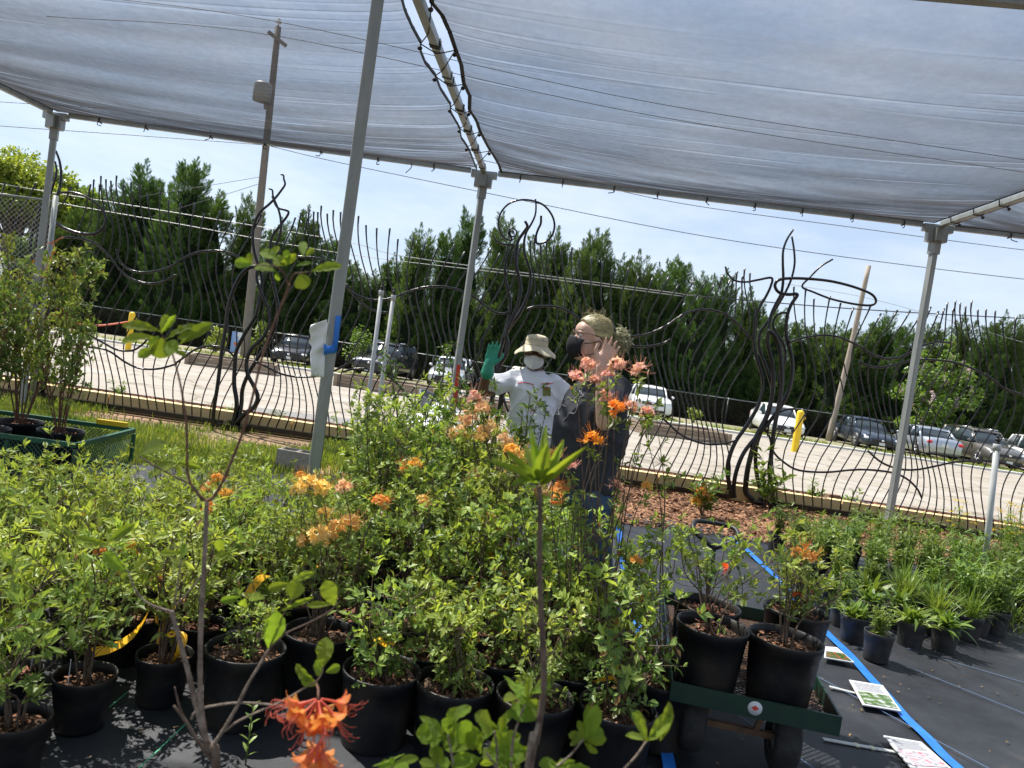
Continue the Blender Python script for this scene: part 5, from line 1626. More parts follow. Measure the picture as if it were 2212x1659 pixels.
# ---- left block: pale young azaleas in rows
cnt = 0
row = 0
yv = 2.22
left_rows = []
while yv < 4.9:
    xl = -0.74 * yv - 0.12
    xr_ = -1.33 if yv < 2.4 else (-1.27 if yv < 2.7 else -1.16 if yv < 3.05 else (-0.98 if yv < 3.5 else -0.82))
    xs = np.arange(xr_, xl, -0.285)
    left_rows.append((yv, xs))
    yv += 0.29
lg = 'pale green azaleas in the left block'
for row, (yv, xs) in enumerate(left_rows):
    k = 0
    for x_ in xs:
        x = x_ + rgp.normal(0, 0.022) + (0.12 if row % 2 and row > 2 else 0); y = yv + rgp.normal(0, 0.022)
        if math.hypot(x - NP[0], y - NP[1]) < 0.2 or (x < -2.22 and y > 4.12):
            continue
        if x > -0.75 and y < 3.5:
            continue
        st, fo, tp2 = AZL[(cnt * 3) % 8]
        cnt += 1
        fl = []
        if row in (3, 5, 7, 9) and k % 5 == 2:
            fl = [(0, 'fl_yellow' if k % 2 else 'fl_orange', 0.9), (3, 'fl_orange', 0.8)]
        rib_ = 3 if (row == 2 and k == 0) else (1 if cnt % 5 == 0 else 0)
        lab = 'pale green azalea, left block %s row from front, %s pot from the right' % (ORD[row], ORD[k])
        if fl: lab = 'pale azalea with orange blossom, left block %s row, %s pot from the right' % (ORD[row], ORD[k])
        if rib_ == 3: lab = 'pale azalea tied with long yellow ribbons, right end of the third left row'
        sz = rgp.uniform(0.88, 1.14) * (1.0 + 0.12 * (row < 3))
        potted('potted_azalea', lab, 'azalea', lg, x, y, 0.006, 'small', st, fo, rgp.uniform(0, 6.28), sz, fl, rib_, tp2, tilt=rgp.normal(0, 0.05), tagw=(row < 2))
        k += 1

# ---- middle block: larger pots, growing taller towards the back
mid_rows = [
    (2.70, [-0.86, -0.34, -0.04, 0.26, 0.54], 'C'),
    (2.98, [-0.18, 0.12, 0.42], 'C'),
    (3.28, [-0.82, -0.52, -0.24, 0.05, 0.34, 0.66], 'M'),
    (3.58, [-0.36, -0.08, 0.18], 'M'),
    (3.90, [-0.56, -0.28, 0.00], 'M'),
    (4.22, [-0.62, -0.34, -0.06, 0.26], 'T'),
    (4.56, [-0.74, -0.46, -0.18, 0.10, 0.40], 'T'),
    (4.92, [-0.84, -0.54, -0.24, 0.06, 0.36], 'T'),
    (5.26, [-0.92, -0.62, -0.32, -0.02], 'T'),
]
mg = 'azaleas in black pots in the middle block'
fl_plan = {(2, 4): [(1, 'fl_orange', .8)], (1, 3): [(0, 'fl_orange', .8), (3, 'fl_orange', .7)], (3, 0): [(0, 'fl_orange', .9), (4, 'fl_yellow', .8)], (3, 1): [(2, 'fl_yellow', 1.0)],
           (4, 0): [(1, 'fl_orange', .9)], (4, 2): [(0, 'fl_yellow', 1.0), (3, 'fl_orange', .9)], (5, 2): [(0, 'fl_cream', 1.1), (3, 'fl_cream', 1.1), (5, 'fl_yellow', 1)], (5, 3): [(0, 'fl_cream', 1.15), (2, 'fl_cream', 1.2)], (6, 3): [(0, 'fl_cream', 1.3), (2, 'fl_cream', 1.1)], (6, 4): [(0, 'fl_orange', 1.1), (4, 'fl_cream', 1.1)], (7, 1): [(3, 'fl_yellow', .9)], (4, 3): [(0, 'fl_orange', 1.0), (2, 'fl_pink', .9)]}
cnt = 0
for row, (yv, xs, kd) in enumerate(mid_rows):
    for k, x in enumerate(xs):
        src = {'C': AZC, 'M': AZM, 'T': AZT}[kd]
        st, fo, tp2 = src[cnt % 5]
        cnt += 1
        fl = fl_plan.get((row, k), [])
        rib_ = 1 if (row * 5 + k) % 3 == 1 else 0
        sz = rgp.uniform(0.9, 1.1)
        if row == 0 and k == 0: sz = 0.55
        if row == 2 and k < 2: sz = 0.8
        if row == 0 and k == 4: sz = (1.15, 1.15, 1.1)
        if kd == 'T': sz *= rgp.uniform(0.88, 1.12) * (0.74 if x > -0.15 else 1.0)
        lab = 'leafy green azalea, middle block %s row from front, %s pot from the left' % (ORD[row], ORD[k])
        if fl:
            cname = {'fl_yellow': 'apricot yellow', 'fl_orange': 'orange', 'fl_cream': 'peach', 'fl_pink': 'pink'}[fl[0][1]]
            lab = 'azalea with %s blossom, middle block %s row, %s pot from the left' % (cname, ORD[row], ORD[k])
        potted('potted_azalea', lab, 'azalea', mg, x + rgp.normal(0, .015), yv + rgp.normal(0, .015), 0.006, 'big' if row < 7 else 'mid', st, fo, rgp.uniform(0, 6.28), sz, fl, rib_, tp2, tilt=rgp.normal(0, 0.04))

# ---- tall flowering azaleas in front of the people, stems placed one by one
def tall_azalea(label, base, Y, heads, leaves, stemsc=1.0, seed=0, pot='big', extra=None):
    """heads: (px, py, colour, size); leaves: (px, py, n) rosettes; all at about depth Y"""
    rg = np.random.default_rng(seed)
    root = thing('tall_azalea', base, label, 'azalea')
    (pm_, so_), h = POTS[pot]
    link('pot', pm_, root); link('soil', so_, root)
    b0 = np.array([0, 0, h - 0.05])
    st = MB(); tips = []; dirs = []
    W0 = np.array(base)
    for i, q in enumerate(list(heads) + list(leaves)):
        e = aty(q[0], q[1], Y + rg.normal(0, 0.05)) - W0
        p1 = b0 + (e - b0) * 0.35 + np.array([rg.normal(0, .03), rg.normal(0, .03), 0.05])
        p2 = b0 + (e - b0) * 0.7 + np.array([rg.normal(0, .02), rg.normal(0, .02), 0.03])
        C = cr([b0 + rg.normal(0, .012, 3) * [1, 1, 0], p1, p2, e], 5)
        st.tube(C, np.linspace(0.0058, 0.002, len(C)) * stemsc, 5, cap=False)
        if len(q) == 4:
            link('flower_cluster', TR[q[2]][i % 2], root, e, (rg.normal(0, .25), rg.normal(0, .25), rg.uniform(0, 6)), q[3])
            for j in range(3):
                tips.append(e - np.array([0, 0, 0.03 + 0.02 * j])); dirs.append(unit(rg.normal(0, 1, 3) + [0, 0, .5]))
        else:
            for j in range(q[2]):
                c = C[int(len(C) * rg.uniform(0.55, 0.99))]
                d = unit(rg.normal(0, 1, 3) + [0, 0, 0.8]); e2 = c + d * rg.uniform(0.02, 0.09)
                st.tube([c, e2], [0.0016, 0.001], 3, cap=False)
                tips.append(e2); dirs.append(d)
            tips.append(e); dirs.append(unit(e - p2))
    V, T = rosettes(np.array(tips), np.array(dirs), rg, 6, 0.042, 0.36)
    b = MB(); b.add(V, None, T)
    link('stems', st.mesh('stems', M['stem']), root)
    stuff(link('foliage', b.mesh('foliage', extra or M['lf_az'], False), root))
    return root


tall_azalea('tall bare stemmed azalea crowned with salmon pink flower heads before the person in grey', (0.50, 3.10, 0.006), 3.05,
            [(1268, 790, 'fl_pink', 0.82), (1332, 792, 'fl_pink', 0.92), (1382, 802, 'fl_pink', 0.88), (1245, 817, 'fl_pink', 0.82), (1284, 826, 'fl_pink', 0.82), (1312, 812, 'fl_pink', 0.72), (1307, 858, 'fl_pink', 0.78), (1362, 882, 'fl_pink', 0.8), (1397, 893, 'fl_pink', 0.75), (1231, 1010, 'fl_pink', 0.7), (1330, 1050, 'fl_pink', 0.65), (1395, 1052, 'fl_orange', 0.6)],
            [(1395, 905, 3), (1352, 1000, 4)], 0.75, 71)
tall_azalea('azalea with vivid orange flower heads on long stems before the person in grey', (0.36, 2.98, 0.006), 2.95,
            [(1330, 885, 'fl_vivid', 0.92), (1282, 952, 'fl_vivid', 0.95), (1212, 1058, 'fl_orange', 0.9), (1200, 985, 'fl_yellow', 0.8), (1105, 975, 'fl_orange', 0.8)],
            [(1290, 985, 3), (1240, 1100, 5), (1300, 1150, 6)], 0.7, 72)
tall_azalea('airy azalea with upright leafy twigs right of the person in grey', (0.78, 3.02, 0.006), 3.0,
            [(1374, 1213, 'fl_orange', 0.6), (1384, 1298, 'fl_orange', 0.6), (1330, 1350, 'fl_orange', 0.8)],
            [(1418, 905, 7), (1400, 950, 7), (1345, 1190, 14), (1395, 1270, 14), (1320, 1270, 14), (1380, 1350, 18), (1440, 1420, 12)], 0.62, 73)
tall_azalea('azalea heavy with apricot yellow flower heads right beside the near post', (-0.62, 2.98, 0.006), 2.95,
            [(668, 1050, 'fl_yellow', 1.1), (646, 1062, 'fl_yellow', 0.9), (696, 1058, 'fl_yellow', 0.9), (742, 1054, 'fl_cream', 0.8), (690, 1162, 'fl_yellow', 1.15), (660, 1172, 'fl_yellow', 1.0), (722, 1148, 'fl_yellow', 1.1), (754, 1136, 'fl_yellow', 1.15), (700, 1110, 'fl_yellow', 0.7), (822, 1085, 'fl_orange', 0.8)],
            [(640, 1150, 8), (760, 1180, 10), (700, 1220, 12), (640, 1230, 10), (720, 1280, 12)], 0.7, 76)
tall_azalea('azalea with a tall leafy sprig standing before the white shirt', (0.10, 4.22, 0.006), 4.2,
            [(1010, 905, 'fl_cream', 1.3), (1040, 885, 'fl_cream', 1.2), (1022, 860, 'fl_pink', 1.1), (1055, 930, 'fl_cream', 1.5), (992, 938, 'fl_cream', 1.4)],
            [(1145, 850, 16), (1160, 870, 16), (1130, 880, 14), (1125, 920, 10), (1180, 885, 12), (1060, 830, 10), (1035, 855, 8)], 0.9, 74, extra=M['lf_dark'])
tall_azalea('azalea with two thin leafy shoots rising before the white pipes', (-0.55, 4.75, 0.006), 4.7,
            [], [(842, 770, 16), (838, 790, 12), (968, 745, 14), (962, 765, 12), (900, 830, 12), (800, 860, 12), (1000, 820, 12), (940, 845, 12)], 0.9, 75, extra=M['lf_dark'])

# ---- cart with pots on the right
A0, A1 = atz(1450, 1478, 0.315), atz(1818, 1556, 0.315)
ax = A1 - A0; cw = np.linalg.norm(ax[:2]); ax = ax / np.linalg.norm(ax); ax[2] = 0
ay = np.array([-ax[1], ax[0], 0]); ay /= np.linalg.norm(ay)
CL = 1.22
cang = math.atan2(ax[1], ax[0])
root = thing('garden_cart', (A0[0], A0[1], 0.006), 'dark green flat garden cart on rubber tyres carrying big black pots', 'cart', None, cang)
b = MB(); b.box((cw / 2, 0.0, 0.285), (cw, 0.008, 0.075)); b.box((cw / 2, 0.022, 0.249), (cw, 0.036, 0.005)); b.build('tray_lip', M['greenpaint'], root, smooth=False, world=False)
for (c_, s_) in (((cw / 2, CL, 0.285), (cw, 0.008, 0.075)), ((0.004, CL / 2, 0.284), (0.008, CL - 0.01, 0.073)), ((cw - 0.004, CL / 2, 0.284), (0.008, CL - 0.01, 0.073))):
    b = MB(); b.box(c_, s_); b.build('tray_lip', M['greenpaint'], root, smooth=False, world=False)
b = MB()
for i in range(int((cw + CL) / 0.03)):
    for sg in (0, 1):
        c0 = i * 0.03
        pts = []
        for tt in np.linspace(0, 1, 2):
            pass
        x0, y0 = (c0, 0.0) if c0 < cw else (cw, c0 - cw)
        x1, y1 = (0.0, c0) if c0 < CL else (c0 - CL, CL)
        if sg:
            x0, x1 = cw - x0, cw - x1
        if math.hypot(x1 - x0, y1 - y0) > 0.02:
            b.bar((x0, y0, 0.256), (x1, y1, 0.256), 0.004, 0.003)
stuff(b.build('expanded_mesh_floor', M['rust'], root, smooth=False, world=False))
for (c_, s_) in (((cw / 2, 0.16, 0.236), (cw * 0.96, 0.03, 0.026)), ((cw / 2, CL - 0.2, 0.236), (cw * 0.96, 0.03, 0.026)), ((cw / 2, 0.16, 0.125), (cw * 0.62, 0.024, 0.024)), ((cw / 2, CL - 0.2, 0.125), (cw * 0.62, 0.024, 0.024))):
    b = MB(); b.box(c_, s_); b.build('frame_bar', M['rust'], root, smooth=False, world=False)
for xx in (cw * 0.30, cw * 0.63):
    b = MB(); b.bar((xx, 0.16, 0.23), (xx - 0.03, 0.16, 0.13), 0.02); b.build('frame_bar', M['rust'], root, smooth=False, world=False)
AX2 = [[0, 0, 1], [1, 0, 0], [0, 1, 0]]
for xx in (0.115, cw - 0.155):
    for yy in (0.16, CL - 0.2):
        b = MB(); b.lathe([(0.06, -0.045), (0.10, -0.052), (0.122, -0.04), (0.128, -0.015), (0.128, 0.015), (0.122, 0.04), (0.10, 0.052), (0.06, 0.045), (0.06, -0.045)], (xx, yy, 0.128), 28, axis=AX2)
        w_ = b.build('wheel', M['rubber'], root, world=False)
        b = MB(); b.lathe([(0.001, -0.03), (0.058, -0.025), (0.064, -0.047), (0.064, 0.047), (0.058, 0.025), (0.001, 0.03)], (xx, yy, 0.128), 20, axis=AX2)
        b.build('rim', M['galv'], w_, world=False)
b = MB(); b.lathe([(0.027, 0), (0.027, 0.0022), (0.001, 0.0024)], (cw * 0.505, -0.0045, 0.287), 24, axis=[[1, 0, 0], [0, 0, -1], [0, 1, 0]])
stk = b.build('round_sticker', M['white'], root, world=False)
leafpts = [(0, 1), (.12, .72), (.3, .82), (.25, .35), (.55, .6), (.62, .42), (.95, .45), (.82, .2), (.95, .05), (.45, -.3), (.5, -.5), (.08, -.42), (.06, -.8), (-.06, -.8), (-.08, -.42), (-.5, -.5), (-.45, -.3), (-.95, .05), (-.82, .2), (-.95, .45), (-.62, .42), (-.55, .6), (-.25, .35), (-.3, .82), (-.12, .72)]
V = [(cw * 0.505 + 0.014 * x, -0.0085, 0.287 + 0.014 * z) for x, z in leafpts] + [(cw * 0.505, -0.0085, 0.287)]
b = MB(); b.add(V, None, [[25, i, (i + 1) % 25] for i in range(25)]); b.build('red_maple_leaf', mat('sticker_red', (0.62, 0.05, 0.03), 0.5), stk, world=False)
b = MB()
hp = [(cw * 0.42, CL + 0.02, 0.20), (cw * 0.42, CL + 0.16, 0.30), (cw * 0.42, CL + 0.20, 0.56)]
b.tube(cr(hp, 5), 0.011, 8)
b.tube(cr([(cw * 0.42, CL + 0.20, 0.56), (cw * 0.42 - 0.11, CL + 0.23, 0.62), (cw * 0.42 - 0.125, CL + 0.30, 0.655), (cw * 0.42 - 0.08, CL + 0.36, 0.67), (cw * 0.42 + 0.08, CL + 0.36, 0.67), (cw * 0.42 + 0.125, CL + 0.30, 0.655), (cw * 0.42 + 0.11, CL + 0.23, 0.62), (cw * 0.42, CL + 0.20, 0.56)], 5), 0.014, 8)
b.build('pull_handle', M['darkplastic'], root, world=False)
cg = 'pots standing on the green cart'
for (px, py, az, s, lab, fl, rb) in ((1698, 1378, AZS[0], 0.95, 'azalea with one orange flower head in the front right pot on the cart', [(0, 'fl_orange', 1.15)], 1),
                                  (1540, 1350, AZS[1], 0.95, 'green azalea with orange red ribbons in the front left pot on the cart', [], 2),
                                  (1528, 1306, AZS[2], 0.95, 'green azalea in the back left pot on the cart', [], 0),
                                  (1722, 1318, AZC[1], 0.9, 'low green azalea in the back right pot on the cart', [], 1)):
    pp = atz(px, py, 0.262 + 0.27)
    potted('potted_azalea', lab, 'azalea', cg, pp[0], pp[1], 0.262, 'big', az[0], az[1], rgp.uniform(0, 6), s, fl, rb, az[2], RIBR, 0.05)

# ---- green mesh wagon on the left with tall leggy plants
wl, ww, wh = 1.22, 0.82, 0.54
wc = np.array([-3.24, 4.95])
root = thing('mesh_wagon', (wc[0], wc[1], 0.006), 'green mesh sided garden wagon with yellow handle grip at the left', 'wagon', None, R(4))
for (c_, s_) in (((0, -ww / 2, wh), (wl, .028, .028)), ((0, ww / 2, wh), (wl, .028, .028)), ((-wl / 2, 0, wh), (.028, ww - .03, .028)), ((wl / 2, 0, wh), (.028, ww - .03, .028)),
                 ((0, -ww / 2, .26), (wl, .03, .05)), ((0, ww / 2, .26), (wl, .03, .05)), ((-wl / 2, 0, .26), (.03, ww - .032, .05)), ((wl / 2, 0, .26), (.03, ww - .032, .05))):
    b = MB(); b.box(c_, s_); b.build('side_rail', M['greenpaint2'], root, smooth=False, world=False)
for x_ in (-wl / 2, -wl / 6, wl / 6, wl / 2):
    for y_ in (-ww / 2, ww / 2):
        b = MB(); b.box((x_, y_, (wh + .26) / 2 + .006), (.022, .022, wh - .26 - .07)); b.build('side_post', M['greenpaint2'], root, smooth=False, world=False)
b = MB()
for y_ in (-ww / 2 - .004, ww / 2 + .004):
    for k in range(int(wl / 0.028) + 9):
        for sg in (-1, 1):
            x0 = -wl / 2 + k * 0.028 - (0.23 if sg > 0 else 0); x1 = x0 + sg * 0.23
            a_, c_ = np.array([x0, y_, .285]), np.array([x1, y_, wh - .015])
            if min(x0, x1) > -wl / 2 and max(x0, x1) < wl / 2:
                b.bar(a_, c_, 0.0032, 0.0032)
for x_ in (-wl / 2 - .004, wl / 2 + .004):
    for k in range(int(ww / 0.028) + 9):
        for sg in (-1, 1):
            y0 = -ww / 2 + k * 0.028 - (0.23 if sg > 0 else 0); y1 = y0 + sg * 0.23
            if min(y0, y1) > -ww / 2 and max(y0, y1) < ww / 2:
                b.bar((x_, y0, .285), (x_, y1, wh - .015), 0.0032, 0.0032)
stuff(b.build('side_mesh', M['greenpaint2'], root, smooth=False, world=False))
b = MB(); b.box((0, 0, .25), (wl - .05, ww - .05, .012)); b.build('floor', M['greenpaint'], root, smooth=False, world=False)
for x_ in (-wl / 2 + .2, wl / 2 - .2):
    for y_ in (-ww / 2 + .06, ww / 2 - .06):
        b = MB(); b.lathe([(0.05, -0.04), (0.10, -0.045), (0.12, 0), (0.10, 0.045), (0.05, 0.04), (0.05, -0.04)], (x_, y_, 0.12), 20, axis=[[1, 0, 0], [0, 0, 1], [0, 1, 0]]); b.build('wheel', M['rubber'], root, world=False)
        b = MB(); b.bar((x_, y_, .12), (x_, y_, .245), .02); b.build('wheel_strut', M['greenpaint'], root, smooth=False, world=False)
b = MB(); b.box((wl / 2 - .16, ww / 2 + .0, wh + .03), (.21, .036, .034)); b.build('handle_grip', mat('yellow_grip', (0.72, 0.48, 0.01), 0.4), root, smooth=False, world=False)


def leggy(seed, h, n, m):
    rg = np.random.default_rng(seed)
    st = MB(); tips = []; dirs = []
    for k in range(n):
        a = k * 2.4; o = rg.uniform(0.04, 0.24)
        hh = h * rg.uniform(0.6, 1.0)
        e = np.array([math.cos(a) * o * 1.5, math.sin(a) * o * 1.5, hh])
        C = cr([(math.cos(a) * .02, math.sin(a) * .02, 0), (math.cos(a) * o * .7 + rg.normal(0, .02), math.sin(a) * o * .7, hh * .45), e], 6)
        st.tube(C, np.linspace(0.006, 0.0018, len(C)), 4, cap=False)
        for j in range(int(42 * hh)):
            i = rg.uniform(0.3, 0.99) ** 0.8 * (len(C) - 1); c = C[int(i)] + (C[min(int(i) + 1, len(C) - 1)] - C[int(i)]) * (i % 1)
            d = unit(rg.normal(0, 1, 3) * [1, 1, .5] + [0, 0, .35]); ln = rg.uniform(.01, .15)
            st.tube([c, c + d * ln], [.0014, .001], 3, cap=False)
            tips.append(c + d * ln); dirs.append(d)
        tips.append(e); dirs.append(np.array([0, 0, 1.0]))
    V, T = rosettes(np.array(tips), np.array(dirs), rg, 6, 0.044, 0.46)
    b = MB(); b.add(V, None, T)
    return st.mesh('stems', M['stemred']), b.mesh('foliage', m, False)


wg = 'leggy shrubs in the green wagon'
LG = [leggy(500 + k, 1.2, 9, M['lf_az'] if k else M['lf_left']) for k in range(3)]
for k, (dx, dy, s, lab) in enumerate(((-.42, -.2, 1.0, 'leggy shrub in the front left pot of the green mesh wagon'), (-.06, -.18, 1.1, 'leggy shrub with a red ribbon in the front middle pot of the green mesh wagon'), (.26, .1, 1.05, 'leggy dark green shrub in the right hand pot of the green mesh wagon'), (-.1, .22, 1.15, 'tall leggy shrub at the back of the green mesh wagon'), (-.42, .2, 1.05, 'leggy shrub with faded pink flowers at the back left of the wagon'))):
    sx = LG[k % 3]
    potted('potted_shrub', lab, 'shrub', wg, wc[0] + dx, wc[1] + dy, 0.264, 'big', sx[0], sx[1], k * 1.3, (0.9, 0.9, s), (), 1 if k == 1 else 0, (), RIBR)

# ---- perennials on the right
def strips(P, d, Ln, W, droop, m=4, twist=0.3, rg=None):
    n = len(P)
    t = np.linspace(0, 1, m + 1)
    side = unit(np.cross(d, [0, 0, 1.0]) + 1e-6)
    side = unit(side + rg.normal(0, twist, (n, 3)))
    C = P[:, None] + d[:, None] * (Ln[:, None] * t)[..., None]
    C[..., 2] -= (droop * Ln)[:, None] * t[None] ** 2
    w = W[:, None] * np.interp(t, [0, .25, .6, 1], [.35, .9, 1.0, .04])[None]
    Lf, Rt = C - side[:, None] * w[..., None] / 2, C + side[:, None] * w[..., None] / 2
    V = np.stack([Lf, Rt], 2).reshape(n, -1, 3)
    i = np.arange(n)[:, None, None] * (2 * (m + 1)) + np.arange(m)[None, :, None] * 2
    q = (i + np.array([0, 1, 3, 2])[None, None]).reshape(-1, 4)
    return V.reshape(-1, 3), q


def perennial(kind, seed):
    rg = np.random.default_rng(seed)
    st, fo = MB(), MB()
    fl = None
    if kind == 'rosette':
        n = 60
        a = rg.uniform(0, 6.28, n); el = rg.uniform(0.5, 1.35, n)
        d = np.stack([np.cos(a) * np.cos(el), np.sin(a) * np.cos(el), np.sin(el)], 1)
        V, q = strips(np.stack([rg.normal(0, .025, n), rg.normal(0, .025, n), rg.uniform(0, .05, n)], 1), d, rg.uniform(.13, .27, n), rg.uniform(.018, .036, n), rg.uniform(.2, .8, n), 5, .3, rg)
        fo.add(V, q); st.tube([(0, 0, -.02), (0, 0, .05)], .004, 4)
    elif kind == 'upright':
        tips, dirs = [], []
        for k in range(13):
            a = k * 2.4; o = rg.uniform(.01, .09); h = rg.uniform(.22, .42)
            e = np.array([math.cos(a) * o * 1.5, math.sin(a) * o * 1.5, h])
            st.tube([(math.cos(a) * o * .4, math.sin(a) * o * .4, -.02), e * [.7, .7, .5], e], [.003, .0025, .001], 4, cap=False)
            for f in np.linspace(.15, 1, 9):
                tips.append(e * f); dirs.append(np.array([0, 0, 1.0]))
        tips = np.array(tips)
        m_ = len(tips) * 3; t3 = np.repeat(tips, 3, 0); a = rg.uniform(0, 6.28, m_); el = rg.uniform(.2, 1.1, m_)
        d = np.stack([np.cos(a) * np.cos(el), np.sin(a) * np.cos(el), np.sin(el)], 1)
        V, q = strips(t3, d, rg.uniform(.05, .10, m_), rg.uniform(.010, .02, m_), rg.uniform(.1, .6, m_), 3, .3, rg)
        fo.add(V, q)
    elif kind == 'grass':
        n = 150
        a = rg.uniform(0, 6.28, n); el = rg.uniform(.9, 1.5, n)
        d = np.stack([np.cos(a) * np.cos(el), np.sin(a) * np.cos(el), np.sin(el)], 1)
        V, q = strips(np.stack([rg.normal(0, .03, n), rg.normal(0, .03, n), np.zeros(n)], 1), d, rg.uniform(.25, .5, n), rg.uniform(.005, .010, n), rg.uniform(.1, .7, n), 5, .2, rg)
        fo.add(V, q); st.tube([(0, 0, -.02), (0, 0, .05)], .004, 4)
    elif kind in ('gold', 'violet'):
        fl = MB(); tips = []; F = []
        for k in range(11):
            a = k * 2.4; o = rg.uniform(.02, .12); h = rg.uniform(.35, .62)
            e = np.array([math.cos(a) * o * 1.4, math.sin(a) * o * 1.4, h])
            st.tube([(math.cos(a) * o * .3, math.sin(a) * o * .3, -.02), e * [.6, .6, .5], e], [.003, .0022, .001], 4, cap=False)
            for f in np.linspace(.2, .85, 7): tips.append(e * f)
            if kind == 'gold' or k % 2 == 0:
                for j in range(14):
                    F.append(e + np.array([rg.normal(0, .014), rg.normal(0, .014), rg.uniform(-.004, .008)]))
        tips = np.array(tips); m_ = len(tips) * 4; t3 = np.repeat(tips, 4, 0) + rg.normal(0, .012, (m_, 3)); a = rg.uniform(0, 6.28, m_); el = rg.uniform(0, .9, m_)
        d = np.stack([np.cos(a) * np.cos(el), np.sin(a) * np.cos(el), np.sin(el)], 1)
        V, q = strips(t3, d, rg.uniform(.03, .07, m_), rg.uniform(.010, .022, m_), rg.uniform(.1, .6, m_), 3, .3, rg)
        fo.add(V, q)
        F = np.array(F); n = len(F); d = unit(rg.normal(0, 1, (n, 3)) + [0, 0, .3])
        V, T = leaf_tris(F, d, unit(rg.normal(0, 1, (n, 3)) + [0, 0, 1]), np.full(n, .013), np.full(n, .010)); fl.add(V, None, T)
        fl = fl.mesh('flower_cluster', M['fl_gold' if kind == 'gold' else 'fl_violet'], False)
    return st.mesh('stems', M['lf_per']), fo.mesh('foliage', M['lf_per'], False), fl


PER = {k: [perennial(k, 600 + 10 * i + j) for j in range(3)] for i, k in enumerate(('rosette', 'upright', 'grass', 'gold', 'violet'))}
pg = 'perennials in the right hand block'


def per_pot(label, x, y, kind, k, s=1.0, tagw=False):
    st, fo, fl = PER[kind][k % 3]
    r_ = potted('potted_perennial', label, 'perennial', pg, x, y, 0.006, 'gal', st, fo, rgp.uniform(0, 6.28), s, (), 0, (), None, 0.0, tagw)
    if fl is not None:
        stuff(link('flower_cluster', fl, r_, (0, 0, POTS['gal'][1] - .045), None, s))


for (px, py, kind, s, lab) in ((1890, 1427, 'upright', .62, 'single front pot of narrow leaved perennials standing nearest the blue tape'),
                               (1838, 1388, 'rosette', .9, 'leafy perennial with a white label stick beside the blue tape'),
                               (1962, 1400, 'rosette', 1.05, 'broad leaved perennial second in the front of the right block'),
                               (2035, 1408, 'rosette', 1.0, 'arching broad leaved perennial with dry brown roots at its pot rim'),
                               (2108, 1372, 'upright', .95, 'upright leafy perennial at the right corner of the block by the white pipe'),
                               (1815, 1358, 'upright', .7, 'short perennial in a scuffed pot tucked against the tape'),
                               (1780, 1322, 'rosette', .9, 'low perennial in a black pot right behind the cart flower')):
    pp = atz(px, py, 0.0)
    per_pot(lab, pp[0], pp[1], kind, rgp.integers(0, 3), s, 'stick' in lab)
row = 0
yv = 5.1
while yv < 7.1:
    k = 0
    x = 2.62 + (0.12 if row % 2 else 0) + 0.03 * (yv - 5)
    xe = 3.45 + (yv - 5.0) * 0.95
    while x < min(xe, 6.1):
        u_ = rgp.random()
        if math.hypot(x - PR[0], yv - PR[1]) > 0.25 and math.hypot(x - 4.15, yv - 6.3) > 0.14:
            right = (x - 2.6) / max(0.1, xe - 2.6)
            if yv > 6.6 and right > .5 and u_ < .55: kind = 'gold'
            elif yv > 6.8 and right > .25 and u_ < .5: kind = 'violet'
            elif u_ > .78: kind = 'grass'
            elif yv < 6.0 and u_ < .5: kind = 'rosette'
            else: kind = 'upright'
            desc = {'gold': 'yellow flowered', 'violet': 'violet flowered', 'grass': 'grassy leaved', 'rosette': 'broad leaved', 'upright': 'upright leafy'}[kind]
            per_pot('%s perennial, right block %s row from front, %s pot from its left' % (desc, ORD[row], ORD[k]), x + rgp.normal(0, .015), yv + rgp.normal(0, .02), kind, rgp.integers(0, 3), rgp.uniform(.75, 1.08))
            k += 1
        x += 0.235
    yv += 0.235
    row += 1


def tuft(label, x, y, s, seed, n=260, h=(.25, .6)):
    rg = np.random.default_rng(seed)
    a = rg.uniform(0, 6.28, n); el = rg.uniform(.7, 1.5, n)
    d = np.stack([np.cos(a) * np.cos(el), np.sin(a) * np.cos(el), np.sin(el)], 1)
    V, q = strips(np.stack([rg.normal(0, .16 * s, n), rg.normal(0, .16 * s, n), np.zeros(n)], 1), d, rg.uniform(h[0], h[1], n), rg.uniform(.005, .011, n), rg.uniform(.2, .9, n), 5, .2, rg)
    b = MB(); b.add(V, q)
    o = link('grass_tuft', b.mesh('grass_tuft', M['lf_per'], False), None, (x, y, 0.006)); tag(o, label, 'grass')


pp = atz(2150, 1335, 0); tuft('lush tuft of long grass just right of the white pipe', pp[0], pp[1], 1.2, 701)
pp = atz(2205, 1330, 0); tuft('lush tuft of long grass at the right edge of the picture', pp[0], pp[1], 1.3, 702)
pp = atz(2180, 1290, 0); tuft('tuft of long grass behind the white pipe', pp[0], pp[1], 1.2, 703)
# seedlings along the fence foot
def weed(label, x, y, h, seed, m, z=0.02):
    rg = np.random.default_rng(seed)
    root = thing('leafy_weed', (x, y, z), label, 'plant', 'plants along the fence foot')
    tips = []; dirs = []; st = MB()
    for k in range(7):
        a = k * 2.4; e = np.array([math.cos(a) * h * .4 * rg.uniform(.2, 1), math.sin(a) * h * .4 * rg.uniform(.2, 1), h * rg.uniform(.5, 1)])
        st.tube([(0, 0, -.01), e * [.4, .4, .5], e], [.004, .003, .001], 4, cap=False)
        for f in np.linspace(.3, 1, 6): tips.append(e * f); dirs.append(unit(e + rg.normal(0, .05, 3)))
    V, T = rosettes(np.array(tips), np.array(dirs), rg, 4, h * .24, .32)
    b = MB(); b.add(V, None, T); stuff(link('foliage', b.mesh('foliage', m, False), root)); link('stems', st.mesh('stems', M['stem']), root)


